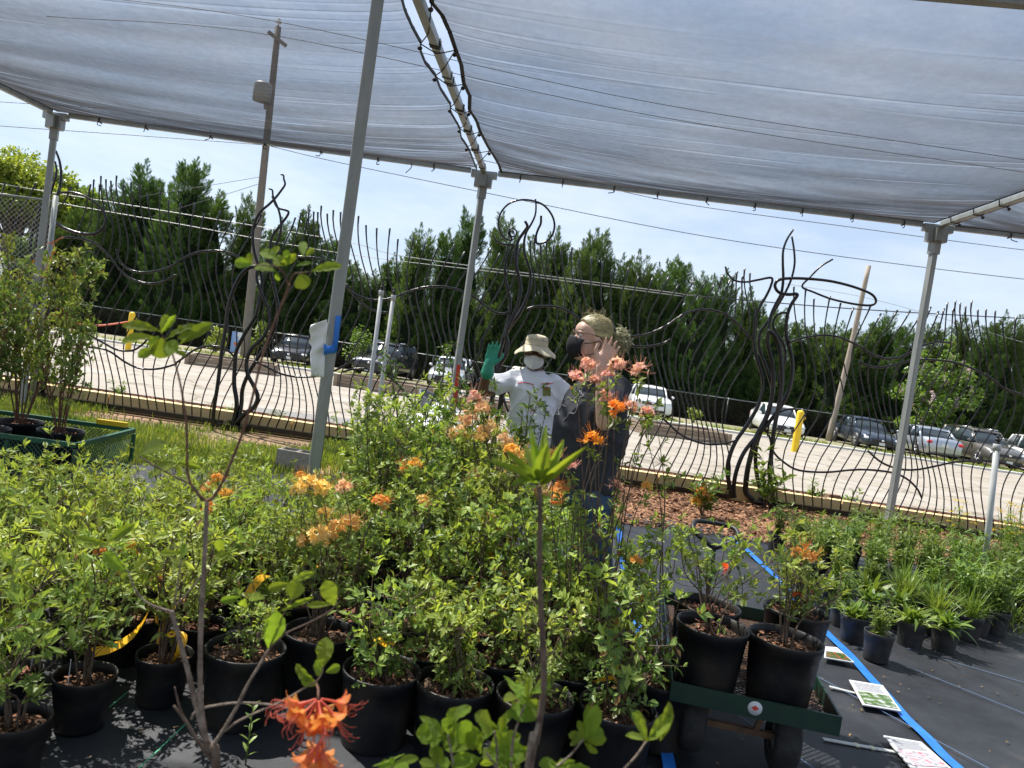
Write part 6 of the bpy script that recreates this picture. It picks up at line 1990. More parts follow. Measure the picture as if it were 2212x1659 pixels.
for k, (px, py, Y, h, lab) in enumerate(((255, 868, 10.3, .32, 'low green weed behind the fence left of the pale pole'), (490, 925, 10.2, .22, 'small weed in the mulch right of the yellow bollard'), (600, 900, 10.2, .26, 'bright green weed in the mulch near the taped post'), (1545, 1055, 10.3, .25, 'low green weed in the mulch left of the halo sculpture'), (1625, 1080, 10.0, .3, 'low green weed in the mulch at the halo sculpture foot'), (1655, 1075, 9.3, .75, 'tall bright seedling growing in front of the halo sculpture'), (1755, 1085, 9.9, .4, 'thin seedling behind the fence right of the halo sculpture'), (1835, 1095, 9.9, .35, 'thin seedling behind the fence left of the right roof post'), (1510, 1150, 8.2, .55, 'young azalea with orange blossom in the mulch left of the cart handle'))):
    pp = aty(px, py, Y)
    weed(lab, pp[0], Y, h, 720 + k, M['lf_bush'])
    if k == 8:
        for (qx, qy) in ((1515, 1063), (1505, 1085), (1528, 1075)):
            q = aty(qx, qy, 8.2)
            r_ = [o for o in D.objects if o.get('label') == lab][0]
            link('flower_cluster', TR['fl_orange'][0], r_, q - np.array([pp[0], 8.2, .02]), None, 1.6)
            b = MB(); b.tube([(0, 0, 0), (q - np.array([pp[0], 8.2, .02]))], [.005, .003], 4); b.build('flower_stem', M['stem'], r_, world=False)

# =================================================================== foreground azaleas right in front of the camera
def bleaf_mesh(seed, ruff=0.0, curl=0.25, lance=False, rip=0.016):
    rg = np.random.default_rng(seed)
    nx, ny = 19, 7
    t = np.linspace(0, 1, nx); s = np.linspace(-1, 1, ny)
    w = np.interp(t, [0, .08, .3, .6, .82, .95, 1], [.06, .45, .95, .9, .5, .18, .02] if lance else [.06, .22, .66, 1.0, .86, .40, .03]) * 0.5
    T, S = np.meshgrid(t, s, indexing='ij')
    X = T; Y = S * w[:, None]
    nar = lance
    Z = -curl * T ** 2 + rip * np.sin(T * 34 - np.abs(S) * 5.0) * (0.3 + np.abs(S)) * (1 - 0.8 * S ** 2) + 0.16 * np.abs(S) * w[:, None] * 2 * .5 + ruff * np.sin(T * 22 + np.sign(S) * .7) * np.abs(S) * .9 + ruff * .25 * rg.normal(size=T.shape)
    b = MB(); b.sheet(np.stack([X, Y, Z], -1))
    return b.mesh('leaf', M['lf_big'])


BL = [bleaf_mesh(k, (0.012, 0.02, 0.006, 0.03)[k % 4], (.12, .25, .05, .35)[k % 4]) for k in range(4)] + [bleaf_mesh(9, 0.008, 0.3, True, 0.004)]
rgf = np.random.default_rng(17)


def bleaf(root, f, a, c, w, Y, k=None, dz=None, lift=0.4):
    A, C = aty(*f(*a), Y), None
    L_px = math.hypot(c[0] - a[0], c[1] - a[1])
    C = aty(*f(*c), Y + (rgf.normal(0, 0.010) if dz is None else dz))
    d = C - A; Ln = np.linalg.norm(d)
    # leaf face turned partly to the camera and partly to the sky
    nrm = np.array([rgf.normal(0, .3), -0.75, lift + rgf.normal(0, .25)])
    x = d / Ln; z = nrm - x * (nrm @ x); z /= np.linalg.norm(z); y = np.cross(z, x)
    o = link('leaf', BL[(rgf.integers(0, 4) if k is None else k)], root)
    wid = 1.12 * Ln * w / L_px
    Mx = Matrix(((x[0] * Ln, y[0] * wid, z[0] * Ln, 0), (x[1] * Ln, y[1] * wid, z[1] * Ln, 0), (x[2] * Ln, y[2] * wid, z[2] * Ln, 0), (0, 0, 0, 1)))
    loc = A - np.array(root.location)
    o.matrix_basis = Matrix.Translation(loc) @ Mx
    return o


def twig(root, f, pts, Y, r0, r1, m, name='stem', Y1=None):
    Ys = np.linspace(Y, Y1 or Y, len(pts))
    P = [aty(*f(*p), yy) for p, yy in zip(pts, Ys)]
    b = MB(); C = cr(P, 6); rr_ = np.linspace(r0, r1, len(C)) * 0.7 * (1 + 0.10 * np.sin(np.arange(len(C)) * 2.1) * (rgf.random(len(C)) > .4)); b.tube(C, rr_, 8); return b.build(name, m, root)


def v4(x, y): return (x / 3.0, 552.9 + y / 3.0)
def v6(x, y): return (x / 3.0, 1105.8 + y / 3.0)
def v7(x, y): return (737.3 + x / 3.0, 1105.8 + y / 3.0)
def vm(x, y): return (737.3 + x / 3.0, 552.9 + y / 3.0)


YF = 1.1
base1 = aty(*v6(1400, 1659), YF)
f1 = thing('foreground_azalea', (base1[0], YF, 0.006), 'bare branched azalea with broad leaves and a coral red hanging flower, nearest the camera', 'azalea')
(pm_, so_), h_ = POTS['big']
link('pot', pm_, f1); link('soil', so_, f1)
gr = M['stemgrey']
b = MB(); C = cr([(base1[0] - 0.01, YF + 0.01, 0.23), (base1[0] + 0.02, YF, 0.5), aty(*v6(1400, 1659), YF), aty(*v6(1350, 1540), YF), aty(*v6(1335, 1480), YF)], 6); b.tube(C, np.linspace(.008, .0055, len(C)), 8); b.build('trunk', M['stem'], f1)
twig(f1, v6, [(1345, 1520), (1320, 1400), (1300, 1200), (1298, 900), (1308, 600), (1325, 300), (1338, 0), (1340, -70)], YF, .0062, .0048, gr)
twig(f1, v4, [(1340, 1590), (1320, 1575), (1250, 1500), (1215, 1400), (1212, 1250), (1208, 1100), (1190, 950), (1160, 790), (1120, 640)], YF, .0034, .0020, M['stemred'])
twig(f1, v4, [(1340, 1590), (1385, 1560), (1450, 1450), (1520, 1280), (1580, 1120), (1640, 900), (1700, 650), (1760, 480), (1820, 330), (1880, 180)], YF, .0036, .0022, M['stemred'])
twig(f1, v4, [(1310, 1590), (1250, 1490), (1150, 1440), (1040, 1380), (920, 1310), (900, 1290)], YF, .0026, .0016, M['stem'])
twig(f1, v6, [(1345, 1530), (1270, 1250), (1210, 1000), (1150, 780), (1110, 640)], YF, .0062, .0045, gr)
twig(f1, v6, [(1110, 645), (1000, 610), (930, 570), (870, 490), (835, 395)], YF, .0026, .0016, gr)
twig(f1, v6, [(1125, 610), (1155, 450), (1175, 310)], YF, .0022, .0014, gr)
twig(f1, v6, [(1140, 610), (1230, 510), (1310, 410), (1415, 305)], YF, .0022, .0012, gr)
twig(f1, v6, [(1365, 1530), (1430, 1440), (1520, 1290), (1600, 1130), (1690, 980), (1745, 885)], YF, .0042, .0026, gr)
twig(f1, v6, [(1440, 1430), (1540, 1360), (1640, 1310), (1830, 1225), (2010, 1120), (2055, 1095)], YF, .0030, .0016, gr)
twig(f1, v6, [(1240, 1345), (1265, 1300), (1330, 1268), (1500, 1240), (1650, 1240), (1800, 1258), (1920, 1285)], YF, .0032, .0022, gr)
twig(f1, v6, [(1390, 1630), (1290, 1500), (1200, 1350), (1125, 1255)], YF, .0045, .0028, M['stem'], 'dead_twig')
twig(f1, v6, [(1195, 1345), (1160, 1250), (1132, 1135)], YF, .0030, .0018, M['stem'], 'dead_twig')
twig(f1, v6, [(1745, 885), (1850, 790), (2000, 720), (2130, 650), (2190, 590)], YF, .0022, .0014, M['stem'])
twig(f1, v6, [(1745, 885), (1780, 780), (1850, 640), (1900, 560)], YF, .0020, .0013, M['stem'])
for (a, c, w) in [((450, 590), (332, 575), 60), ((600, 560), (490, 505), 75), ((575, 632), (460, 575), 75), ((600, 600), (700, 540), 45), ((740, 545), (745, 445), 38), ((760, 540), (812, 495), 38), ((790, 635), (965, 575), 65), ((730, 640), (752, 735), 95), ((590, 632), (592, 690), 32), ((660, 590), (640, 500), 42), ((430, 590), (425, 520), 40), ((540, 560), (600, 480), 40), ((700, 600), (790, 575), 30), ((640, 600), (560, 540), 60)]:
    bleaf(f1, cB, a, c, w, YF)
twig(f1, cB, [(655, 720), (640, 660), (600, 610), (560, 600), (450, 590)], YF, .0016, .0010, M['stemred'])
twig(f1, cB, [(655, 720), (690, 650), (740, 640), (790, 635)], YF, .0016, .0010, M['stemred'])
for (a, c, w) in [((1035, 490), (790, 410), 80), ((1040, 490), (1075, 385), 50), ((1000, 527), (765, 542), 62), ((1075, 545), (1230, 415), 60), ((1170, 570), (1355, 425), 75), ((1050, 530), (1030, 665), 130), ((1000, 600), (905, 640), 62), ((1150, 530), (1222, 508), 60), ((1045, 500), (1130, 390), 36), ((1060, 570), (1140, 610), 70), ((1120, 620), (1210, 640), 40), ((1030, 520), (960, 600), 90)]:
    bleaf(f1, v4, a, c, w, YF)
twig(f1, v4, [(1120, 640), (1075, 560), (1040, 490)], YF, .0016, .0010, M['stemred'])
twig(f1, v4, [(1110, 620), (1130, 590), (1170, 570)], YF, .0014, .0010, M['stemred'])
for (a, c, w) in [((1150, 1330), (1300, 1375), 34), ((1130, 1335), (990, 1400), 70), ((1150, 1360), (1170, 1430), 30), ((1000, 1385), (960, 1445), 34)]:
    bleaf(f1, v4, a, c, w, YF)
for (a, c, w) in [((900, 1290), (1050, 1190), 95)]:
    bleaf(f1, v4, a, c, w, YF)
for (a, c, w) in [((832, 388), (655, 275), 90), ((850, 385), (945, 305), 40), ((835, 395), (775, 440), 45), ((700, 195), (860, 80), 62), ((690, 200), (500, 200), 62), ((640, 200), (480, 165), 40), ((1165, 270), (1035, 265), 42), ((1172, 275), (1190, 215), 42), ((1165, 300), (1215, 240), 40), ((1420, 255), (1425, 180), 55), ((1410, 300), (1480, 270), 40),
                  ((1742, 888), (1800, 660), 115), ((1890, 570), (1932, 450), 115), ((1870, 462), (1735, 500), 62), ((1880, 455), (2010, 390), 42), ((1720, 560), (1600, 535), 55), ((1560, 550), (1425, 580), 50), ((2165, 605), (2110, 450), 95), ((2150, 600), (1990, 602), 45), ((2090, 1005), (2110, 830), 105), ((2050, 1105), (1890, 1020), 72), ((2062, 1120), (1950, 1082), 62), ((2110, 1040), (2205, 1000), 55), ((2085, 1030), (2035, 1000), 46), ((1590, 560), (1560, 630), 40), ((1830, 640), (1990, 560), 26)]:
    bleaf(f1, v6, a, c, w, YF)
twig(f1, v6, [(835, 395), (770, 300), (700, 200)], YF, .0016, .0010, gr)
twig(f1, v6, [(2055, 1095), (2085, 1050), (2095, 1000)], YF, .0016, .0010, gr)

# coral red flower head, floret by floret
def floret_mesh(seed):
    rg = np.random.default_rng(seed)
    b = MB()
    b.tube(cr([(0, 0, 0), (.010, 0, .001), (.021, 0, .001), (.026, 0, 0)], 4), [.0012, .0013, .0014, .0015, .0016, .0017, .0018, .002, .0022, .0025, .003, .0036, .004], 8, mi=1)
    for j in range(5):
        t = j * 2 * math.pi / 5 + .3
        o = np.array([0, math.cos(t), math.sin(t)])
        g_ = []
        for s in np.linspace(0, 1, 7):
            ang = s * 1.9
            c = np.array([.024, 0, 0]) + np.array([1, 0, 0]) * .012 * math.sin(ang) + o * (.003 + .018 * (1 - math.cos(ang)) * .62 + .004 * s)
            sd = np.cross([1, 0, 0], o); wv = np.interp(s, [0, .3, .65, 1], [.0025, .0062, .0068, .001])
            g_.append([c - sd * wv + o * .001, c - [0.0008, 0, 0], c + sd * wv + o * .001])
        b.sheet(np.array(g_), mi=0)
    for j in range(6):
        o = rg.normal(0, .12, 3)
        e = np.array([1, 0, 0]) * rg.uniform(.05, .066)
        C = cr([(.01, 0, 0), (.032, o[1] * .01, o[2] * .01 - .002), e + np.array([0, o[1] * .07, o[2] * .06 - .004]), e + np.array([.006, o[1] * .08, o[2] * .06 + .006])], 4)
        b.tube(C, .00045, 4, mi=1)
        b.ell(C[-1], (.0012, .0009, .0009), n=5, m=4, mi=2)
    return b.mesh('floret', [M['fl_coral'], M['fl_red'], M['stem']])


FLM = [floret_mesh(k) for k in range(3)]
fc = aty(688, 1508, 1.02)
for k, (dx, dz, dy, s) in enumerate([(-.85, -.25, -.3, 1.0), (-.75, -.6, .2, 1.05), (-.3, -.95, -.4, 1.0), (.05, -1, -.2, 1.1), (.35, -.85, -.4, 1.0), (.75, -.6, -.1, 1.05), (.85, -.3, .4, .95), (.15, -.9, .5, .95), (-.45, -.4, -.7, .9), (.4, -.5, -.7, .9)]):
    d = unit(np.array([dx, dy, dz])); F = frame_to(d, (rgf.normal(), rgf.normal(), rgf.normal()))
    o = link('floret', FLM[k % 3], f1)
    Mx = Matrix([list(F[i] * s * 1.02) + [0] for i in range(3)] + [[0, 0, 0, 1]])
    o.matrix_basis = Matrix.Translation(fc - np.array(f1.location) + d * .004) @ Mx
fc2 = aty(*v6(2085, 1470), 1.03)
for k, (dx, dz, dy, s) in enumerate([(-.5, -.8, -.3, 1.0), (-.1, -1, -.5, 1.1), (.35, -.8, -.3, 1.05), (-.3, -.9, .5, .95), (.1, -.9, .3, 1.0)]):
    d = unit(np.array([dx, dy, dz])); F = frame_to(d, (rgf.normal(), rgf.normal(), rgf.normal()))
    o = link('floret', FLM[(k + 1) % 3], f1)
    Mx = Matrix([list(F[i] * s * 1.02) + [0] for i in range(3)] + [[0, 0, 0, 1]])
    o.matrix_basis = Matrix.Translation(fc2 - np.array(f1.location) + d * .004) @ Mx
b = MB(); b.tube(cr([aty(*v6(2050, 1110), 1.06), aty(*v6(2062, 1150), 1.04), fc, aty(*v6(2090, 1350), 1.03), fc2], 5), .0017, 6); b.build('flower_stalk', M['stemred'], f1)
b = MB(); b.tube(cr([aty(*v6(1920, 1285), 1.1), aty(*v6(1990, 1260), 1.06), fc], 5), [.0022, .0021, .002, .0019, .0018, .0017, .0017, .0016, .0016, .0016, .0016], 6); b.build('flower_stalk', gr, f1)

# second foreground azalea: wrinkled bright leaves and one tall shoot
YG = 0.96
base2 = aty(*v7(1230, 1659), YG)
f2 = thing('foreground_azalea', (base2[0], YG, 0.006), 'azalea with crinkled bright leaves and one tall shoot at the bottom centre', 'azalea')
link('pot', pm_, f2); link('soil', so_, f2)
b = MB(); C = cr([(base2[0], YG, .23), (base2[0] + .01, YG, .6), aty(*v7(1225, 1659), YG), aty(*v7(1260, 1500), YG), aty(*v7(1300, 1250), YG), aty(*v7(1312, 1100), YG), aty(*v7(1310, 900), YG), aty(*v7(1292, 600), YG), aty(*v7(1285, 300), YG), aty(*v7(1288, 0), YG), aty(*vm(1280, 1500), YG)], 5)
b.tube(C, np.linspace(.0052, .0030, len(C)), 8); b.build('stem', M['stem'], f2)
b = MB(); C = cr([(base2[0] + .01, YG, .4), aty(*v7(1200, 1700), YG), aty(*v7(1240, 1500), YG - .01), aty(*v7(1285, 1350), YG)], 5); b.tube(C, np.linspace(.0042, .0028, len(C)), 8); b.build('stem', gr, f2)
for pts in ([(1240, 1750), (1380, 1659), (1480, 1580), (1565, 1478)], [(1700, 1800), (1840, 1659), (1920, 1570), (1975, 1488)], [(1100, 1750), (1110, 1500), (1150, 1350), (1190, 1250)], [(1020, 1800), (1000, 1659), (940, 1560)], [(760, 1800), (720, 1600), (690, 1440)], [(700, 1800), (660, 1720), (625, 1640)], [(1000, 1800), (1010, 1560), (990, 1420)], [(300, 1800), (320, 1720), (330, 1650)], [(1360, 1800), (1380, 1720), (1400, 1650)]):
    twig(f2, v7, pts, YG, .0026, .0018, gr)
b = MB()
for pts in ([(1700, 1800)], [(1020, 1800)], [(760, 1800)], [(300, 1800)]):
    e = aty(*v7(*pts[0]), YG); b.tube(cr([(base2[0], YG, .30), (base2[0] * .5 + e[0] * .5, YG, .52), e], 5), np.linspace(.005, .003, 11), 6)
b.build('lower_branches', gr, f2)
lv7 = [((1260, 1350), (1115, 1260), 115), ((1200, 1230), (1225, 1060), 52), ((1230, 1170), (1352, 1108), 72), ((1140, 1212), (1040, 1190), 52), ((1190, 1230), (1290, 1262), 60), ((1170, 1240), (1140, 1110), 60), ((1190, 1200), (1200, 1120), 50),
       ((690, 1410), (742, 1268), 82), ((655, 1445), (508, 1410), 95), ((655, 1480), (572, 1340), 72), ((690, 1440), (700, 1330), 80), ((660, 1470), (560, 1490), 70),
       ((835, 1535), (650, 1480), 95), ((850, 1545), (848, 1420), 120), ((960, 1560), (1092, 1448), 120), ((900, 1570), (880, 1402), 60), ((1000, 1565), (1190, 1545), 105), ((960, 1590), (1110, 1600), 110), ((900, 1600), (700, 1620), 100), ((930, 1600), (960, 1660), 90), ((1000, 1610), (1180, 1650), 110), ((870, 1590), (800, 1650), 90),
       ((975, 1405), (900, 1340), 95), ((1035, 1425), (1050, 1322), 62), ((990, 1420), (910, 1440), 60), ((1010, 1420), (1080, 1390), 50),
       ((622, 1640), (600, 1532), 62), ((615, 1645), (508, 1612), 52), ((630, 1645), (690, 1622), 62), ((335, 1640), (240, 1655), 50), ((340, 1640), (500, 1590), 52), ((340, 1650), (420, 1690), 60), ((330, 1640), (330, 1590), 40),
       ((1590, 1475), (1665, 1265), 95), ((1580, 1480), (1475, 1466), 72), ((1600, 1470), (1695, 1400), 85), ((1580, 1470), (1545, 1360), 52), ((1600, 1485), (1632, 1525), 48),
       ((1980, 1485), (1890, 1300), 66), ((1985, 1485), (2138, 1310), 86), ((1975, 1480), (1862, 1430), 42), ((1985, 1480), (2072, 1420), 46), ((1400, 1650), (1300, 1620), 60), ((1400, 1650), (1540, 1640), 60), ((1400, 1655), (1450, 1610), 50)]
for (a, c, w) in lv7:
    bleaf(f2, v7, a, c, w, YG, lift=.7)
    j1, j2 = rgf.normal(0, 22, 2), rgf.normal(0, 45, 2)
    bleaf(f2, v7, (a[0] + j1[0], a[1] + j1[1]), (c[0] + j2[0], c[1] + j2[1]), w * .85, YG + .012, lift=.5)
for (a, c, w) in [((1275, 1490), (1040, 1300), 50), ((1270, 1480), (1085, 1235), 55), ((1270, 1470), (1185, 1190), 55), ((1275, 1460), (1240, 1120), 60), ((1280, 1450), (1330, 1065), 55), ((1285, 1460), (1385, 1180), 60), ((1290, 1470), (1470, 1180), 62), ((1290, 1480), (1552, 1262), 55), ((1285, 1490), (1440, 1370), 45), ((1270, 1490), (1130, 1400), 45), ((1280, 1460), (1290, 1250), 60), ((1275, 1470), (1170, 1330), 60), ((1285, 1470), (1360, 1330), 55)]:
    bleaf(f2, vm, a, c, w * 0.85, YG, 4, lift=.3, dz=float(rgf.normal(0, .03)))
# little upright weed on the cloth
pp = atz(*v6(1590, 1640), 0.006)
rootw = thing('leafy_weed', pp, 'tiny upright weed growing through the ground cloth near the coral flower', 'plant')
for k in range(14):
    z = .03 + .014 * k; a = k * 2.4
    V, q = strips(np.array([[0, 0, z]]), unit(np.array([[math.cos(a), math.sin(a), 1.0]])), np.array([.05 - .001 * k]), np.array([.012]), np.array([.3]), 3, .1, rgf)
    b = MB(); b.add(V, q); b.build('leaf', M['lf_az'], rootw, world=False)
b = MB(); b.tube([(0, 0, 0), (0, 0, .22)], [.003, .0015], 5); b.build('stem', M['lf_per'], rootw, world=False)

# =================================================================== people
def remeshed(mb, name, mats, voxel, smooth_it=4, disp=None):
    me = mb.mesh(name + '_raw', mats)
    o = D.objects.new('tmp', me); COL.objects.link(o)
    md = o.modifiers.new('r', 'REMESH'); md.mode = 'VOXEL'; md.voxel_size = voxel
    if smooth_it:
        ms = o.modifiers.new('s', 'SMOOTH'); ms.iterations = smooth_it; ms.factor = 0.5
    dg = bpy.context.evaluated_depsgraph_get()
    out = D.meshes.new_from_object(o.evaluated_get(dg))
    D.objects.remove(o); D.meshes.remove(me)
    out.name = name
    out.materials.clear()
    out.materials.append(mats)
    out.polygons.foreach_set('use_smooth', [True] * len(out.polygons))
    if disp:
        n = len(out.vertices); co = np.zeros(n * 3); out.vertices.foreach_get('co', co); co = co.reshape(-1, 3)
        no = np.zeros(n * 3, np.float32); out.vertices.foreach_get('normal', no); no = no.reshape(-1, 3)
        co = co + no * disp(co)[:, None]
        out.vertices.foreach_set('co', co.astype(np.float32).ravel())
        out.update()
    return out


def limb(mb, pts, rad, k=6, n=14, flat=1.0):
    P = cr(pts, k); r = np.interp(np.linspace(0, len(pts) - 1, len(P)), np.arange(len(pts)), rad)
    mb.tube(P, r, n, flat=flat)
    mb.ell(P[0], (r[0],) * 3); mb.ell(P[-1], (r[-1],) * 3)


def skinmat(name, c, c2):
    m_ = mat(name, c, 0.5, 0, c2, 14, spec=0.35, bump=0.04, bsc=150)
    b_ = m_.node_tree.nodes['Principled BSDF']
    b_.inputs['Subsurface Weight'].default_value = 0.08
    b_.inputs['Subsurface Radius'].default_value = (0.02, 0.008, 0.005)
    return m_


def hand(mb, wrist, up_, palm_n, thumb_side, size=1.0, spread=0.12, curl=0.25):
    """right-angled frame: up_ along the fingers, palm_n out of the palm, thumb_side towards the thumb"""
    u = unit(np.array(up_, float)); n_ = np.array(palm_n, float); n_ = unit(n_ - u * (n_ @ u)); t = np.array(thumb_side, float); t = unit(t - u * (t @ u) - n_ * (t @ n_))
    S = size
    W = np.array(wrist, float)
    rot = np.stack([t, n_, u], 1)
    mb.ell(W + u * .048 * S, (.041 * S, .015 * S, .052 * S), rot)
    mb.ell(W + u * .065 * S + t * .004 * S, (.042 * S, .0135 * S, .036 * S), rot)
    mb.ell(W + u * .035 * S + t * .024 * S + n_ * .006 * S, (.019 * S, .015 * S, .034 * S), rot)
    for k, (off, ln, sp) in enumerate(((.030, .070, .9), (.0105, .079, .25), (-.0105, .073, -.4), (-.030, .057, -1.15))):
        b0 = W + u * (.088 - .004 * abs(k - 1)) * S + t * off * S
        d1 = unit(u + t * sp * spread + n_ * curl * .5)
        d2 = unit(u + t * sp * spread + n_ * curl * 1.3)
        d3 = unit(u + t * sp * spread + n_ * curl * 2.0)
        p1 = b0 + d1 * ln * .48 * S; p2 = p1 + d2 * ln * .30 * S; p3 = p2 + d3 * ln * .22 * S
        limb(mb, [b0 - u * .02 * S, b0, p1, p2, p3], [.0095 * S, .0095 * S, .0088 * S, .0080 * S, .0065 * S], 3, 10)
    b0 = W + u * .028 * S + t * .030 * S + n_ * .006 * S
    d1 = unit(u * .75 + t * .75 + n_ * .25); p1 = b0 + d1 * .036 * S; d2 = unit(u * .95 + t * .4 + n_ * .25); p2 = p1 + d2 * .028 * S; p3 = p2 + unit(u + t * .15) * .020 * S
    limb(mb, [b0 - u * .012 * S - t * .01 * S, p1, p2, p3], [.014 * S, .0115 * S, .0105 * S, .0075 * S], 4, 10)


def head(mb, c, fwd, up_, S=1.0):
    """skull, jaw, nose, ears; fwd = gaze"""
    u = unit(np.array(up_, float)); f = np.array(fwd, float); f = unit(f - u * (f @ u)); s = np.cross(u, f)
    rot = np.stack([f, s, u], 1)
    C = np.array(c, float)
    at = lambda a, b_, d: C + (f * a + s * b_ + u * d) * S
    R3 = lambda a, b_, d: (a * S, b_ * S, d * S)
    mb.ell(at(-.012, 0, .028), R3(.096, .076, .088), rot, 20, 14)
    mb.ell(at(.028, 0, -.030), R3(.062, .060, .080), rot, 18, 12)
    mb.ell(at(.052, 0, -.092), R3(.030, .032, .024), rot)
    mb.ell(at(.058, 0, .040), R3(.034, .058, .040), rot)
    mb.ell(at(.090, 0, -.018), R3(.012, .012, .024), rot)
    mb.ell(at(.099, 0, -.030), R3(.013, .014, .012), rot)
    mb.ell(at(.080, 0, -.062), R3(.014, .025, .009), rot)
    mb.ell(at(.078, 0, -.076), R3(.014, .022, .009), rot)
    for sg in (-1, 1):
        mb.ell(at(.062, sg * .034, -.022), R3(.024, .022, .020), rot)
        mb.ell(at(.074, sg * .032, .022), R3(.016, .026, .008), rot)
        mb.ell(at(-.012, sg * .076, -.012), R3(.018, .010, .031), rot)
    return at, rot, f, s, u


def fold_disp(seed, amp=0.006, fq=18.0):
    """cloth folds: rounded ridges with sharper valleys, bending as they run"""
    rg = np.random.default_rng(seed)
    nk = 7
    ks = unit(rg.normal(0, 1, (nk, 3)) * [1, .6, .55]) * fq * rg.uniform(.5, 1.6, (nk, 1)); ph = rg.uniform(0, 6.28, nk)
    k2 = rg.normal(0, 1, (nk, 3)) * fq * .35; p2 = rg.uniform(0, 6.28, nk)
    k3 = rg.normal(0, 1, (nk, 3)) * fq * .22; p3 = rg.uniform(0, 6.28, nk)

    def f(co):
        d = np.zeros(len(co))
        for k in range(nk):
            a = co @ ks[k] + ph[k] + 1.3 * np.sin(co @ k2[k] + p2[k])
            w = np.clip(np.sin(co @ k3[k] + p3[k]) * .9 + .25, 0, 1)
            d += w * (1 - np.abs(np.sin(a * .5))) ** 2.0
        return amp * (d - .9)
    return f


# ---------------------------------------------------------------- person in the dark grey shirt, side on, waving
YW = 3.88
W = lambda x, y, Y=YW: aty(x, y, Y)
skinA = skinmat('pale_skin', (0.62, 0.40, 0.31), (0.70, 0.47, 0.37))
base = np.array([0.47, YW, 0.012])
pw_ = thing('person', base, 'person in dark grey printed shirt and black mask, side on, waving a bare hand', 'person')
bd = MB()
hc_ = W(1279, 733)
hup = unit(W(1285, 700) - W(1268, 790)); hfwd = np.array([-1.0, -0.22, 0.02])
ath, hrot, hf, hs, hu = head(bd, hc_, hfwd, hup, 1.03)
neck0 = W(1297, 835, YW + .02); neck1 = ath(-.02, 0, -.06)
limb(bd, [neck0, (neck0 + neck1) / 2, neck1], [.062, .052, .052])
shN, shF = W(1330, 842, YW - .16), W(1262, 842, YW + .17)
chest, waist, hip = W(1285, 900), W(1275, 985), W(1270, 1058)
for c_, r_ in ((W(1295, 862), (.10, .14, .06)), (chest, (.115, .15, .13)), (waist, (.115, .14, .13)), (hip, (.12, .155, .12))):
    bd.ell(c_, r_, rotz(.2))
elN, wrN = W(1306, 912, YW - .30), W(1300, 792, YW - .36)
limb(bd, [shN, (shN + elN) / 2 + [.012, 0, 0], elN], [.060, .050, .041])
limb(bd, [elN, elN * .6 + wrN * .4 + [0, -.006, 0], wrN], [.042, .040, .027])
hand(bd, wrN, W(1330, 728, YW - .37) - wrN, (-.25, -1, .1), W(1280, 760, YW - .38) - W(1320, 760, YW - .36), .88, .20, .14)
elF, wrF = W(1240, 940, YW + .26), W(1215, 1010, YW + .12)
limb(bd, [shF, (shF + elF) / 2, elF], [.058, .048, .040]); limb(bd, [elF, (elF + wrF) / 2, wrF], [.040, .036, .027])
hand(bd, wrF, (-.2, -.3, -1), (0, -1, .3), (-1, 0, 0), .95)
legs = []
for (hx, kx, ax_, yy) in ((1285, 1262, 1246, YW - .09), (1262, 1290, 1312, YW + .10)):
    h0, k0 = W(hx, 1075, yy), W(kx, 1230, yy)
    a0 = np.array([W(ax_, 1385, yy)[0], yy, .09])
    k0[2] = .50
    legs.append((h0, k0, a0))
    limb(bd, [h0, (h0 + k0) / 2, k0, (k0 + a0) / 2 + [0, .01, 0], a0], [.085, .076, .056, .055, .036])
    bd.ell(a0 + np.array([-.05, 0, -.045]), (.115, .042, .036))
body = remeshed(bd, 'body', skinA, 0.0052, 5)
o = link('body', body, pw_); body.transform(Matrix.Translation(-Vector(base)))
# shirt
sh = MB()
rings = []
for (x, y, dx, dy, Yo) in ((1299, 822, .072, .074, 0), (1298, 832, .115, .125, 0), (1294, 848, .150, .180, 0), (1285, 885, .175, .185, -.01), (1276, 925, .190, .18, -.02), (1269, 970, .188, .175, -.02), (1262, 1015, .172, .175, -.01), (1260, 1052, .17, .178, 0)):
    c_ = W(x, y, YW + Yo); an = np.arange(28) * 2 * math.pi / 28
    cx_, cy_ = np.sign(np.cos(an)) * np.abs(np.cos(an)) ** .85, np.sign(np.sin(an)) * np.abs(np.sin(an)) ** .85
    q = np.stack([cx_ * dx, cy_ * dy, 0 * an], 1) @ rotz(.2).T + c_
    rings.append(q)
sh.loft(rings)
limb(sh, [shN + [-.01, .03, .0], shN * .7 + elN * .3, shN * .42 + elN * .58], [.092, .086, .082], 5, 18)
limb(sh, [shF + [.02, -.03, 0], (shF + elF) / 2, shF * .4 + elF * .6], [.085, .08, .078], 5, 18)
shirtm = mat('charcoal_cotton', (0.036, 0.038, 0.046), 0.9, 0, (0.052, 0.054, 0.064), 30, spec=.2, bump=.15, bsc=220)
sm_ = remeshed(sh, 'shirt', shirtm, 0.007, 5, fold_disp(3, .015, 26))
sm_.transform(Matrix.Translation(-Vector(base)))
shirt_o = link('shirt', sm_, pw_)
# pale line drawing on the shirt: strokes hugging the cloth
lm_ = mat('pale_print', (0.34, 0.35, 0.38), 0.8)


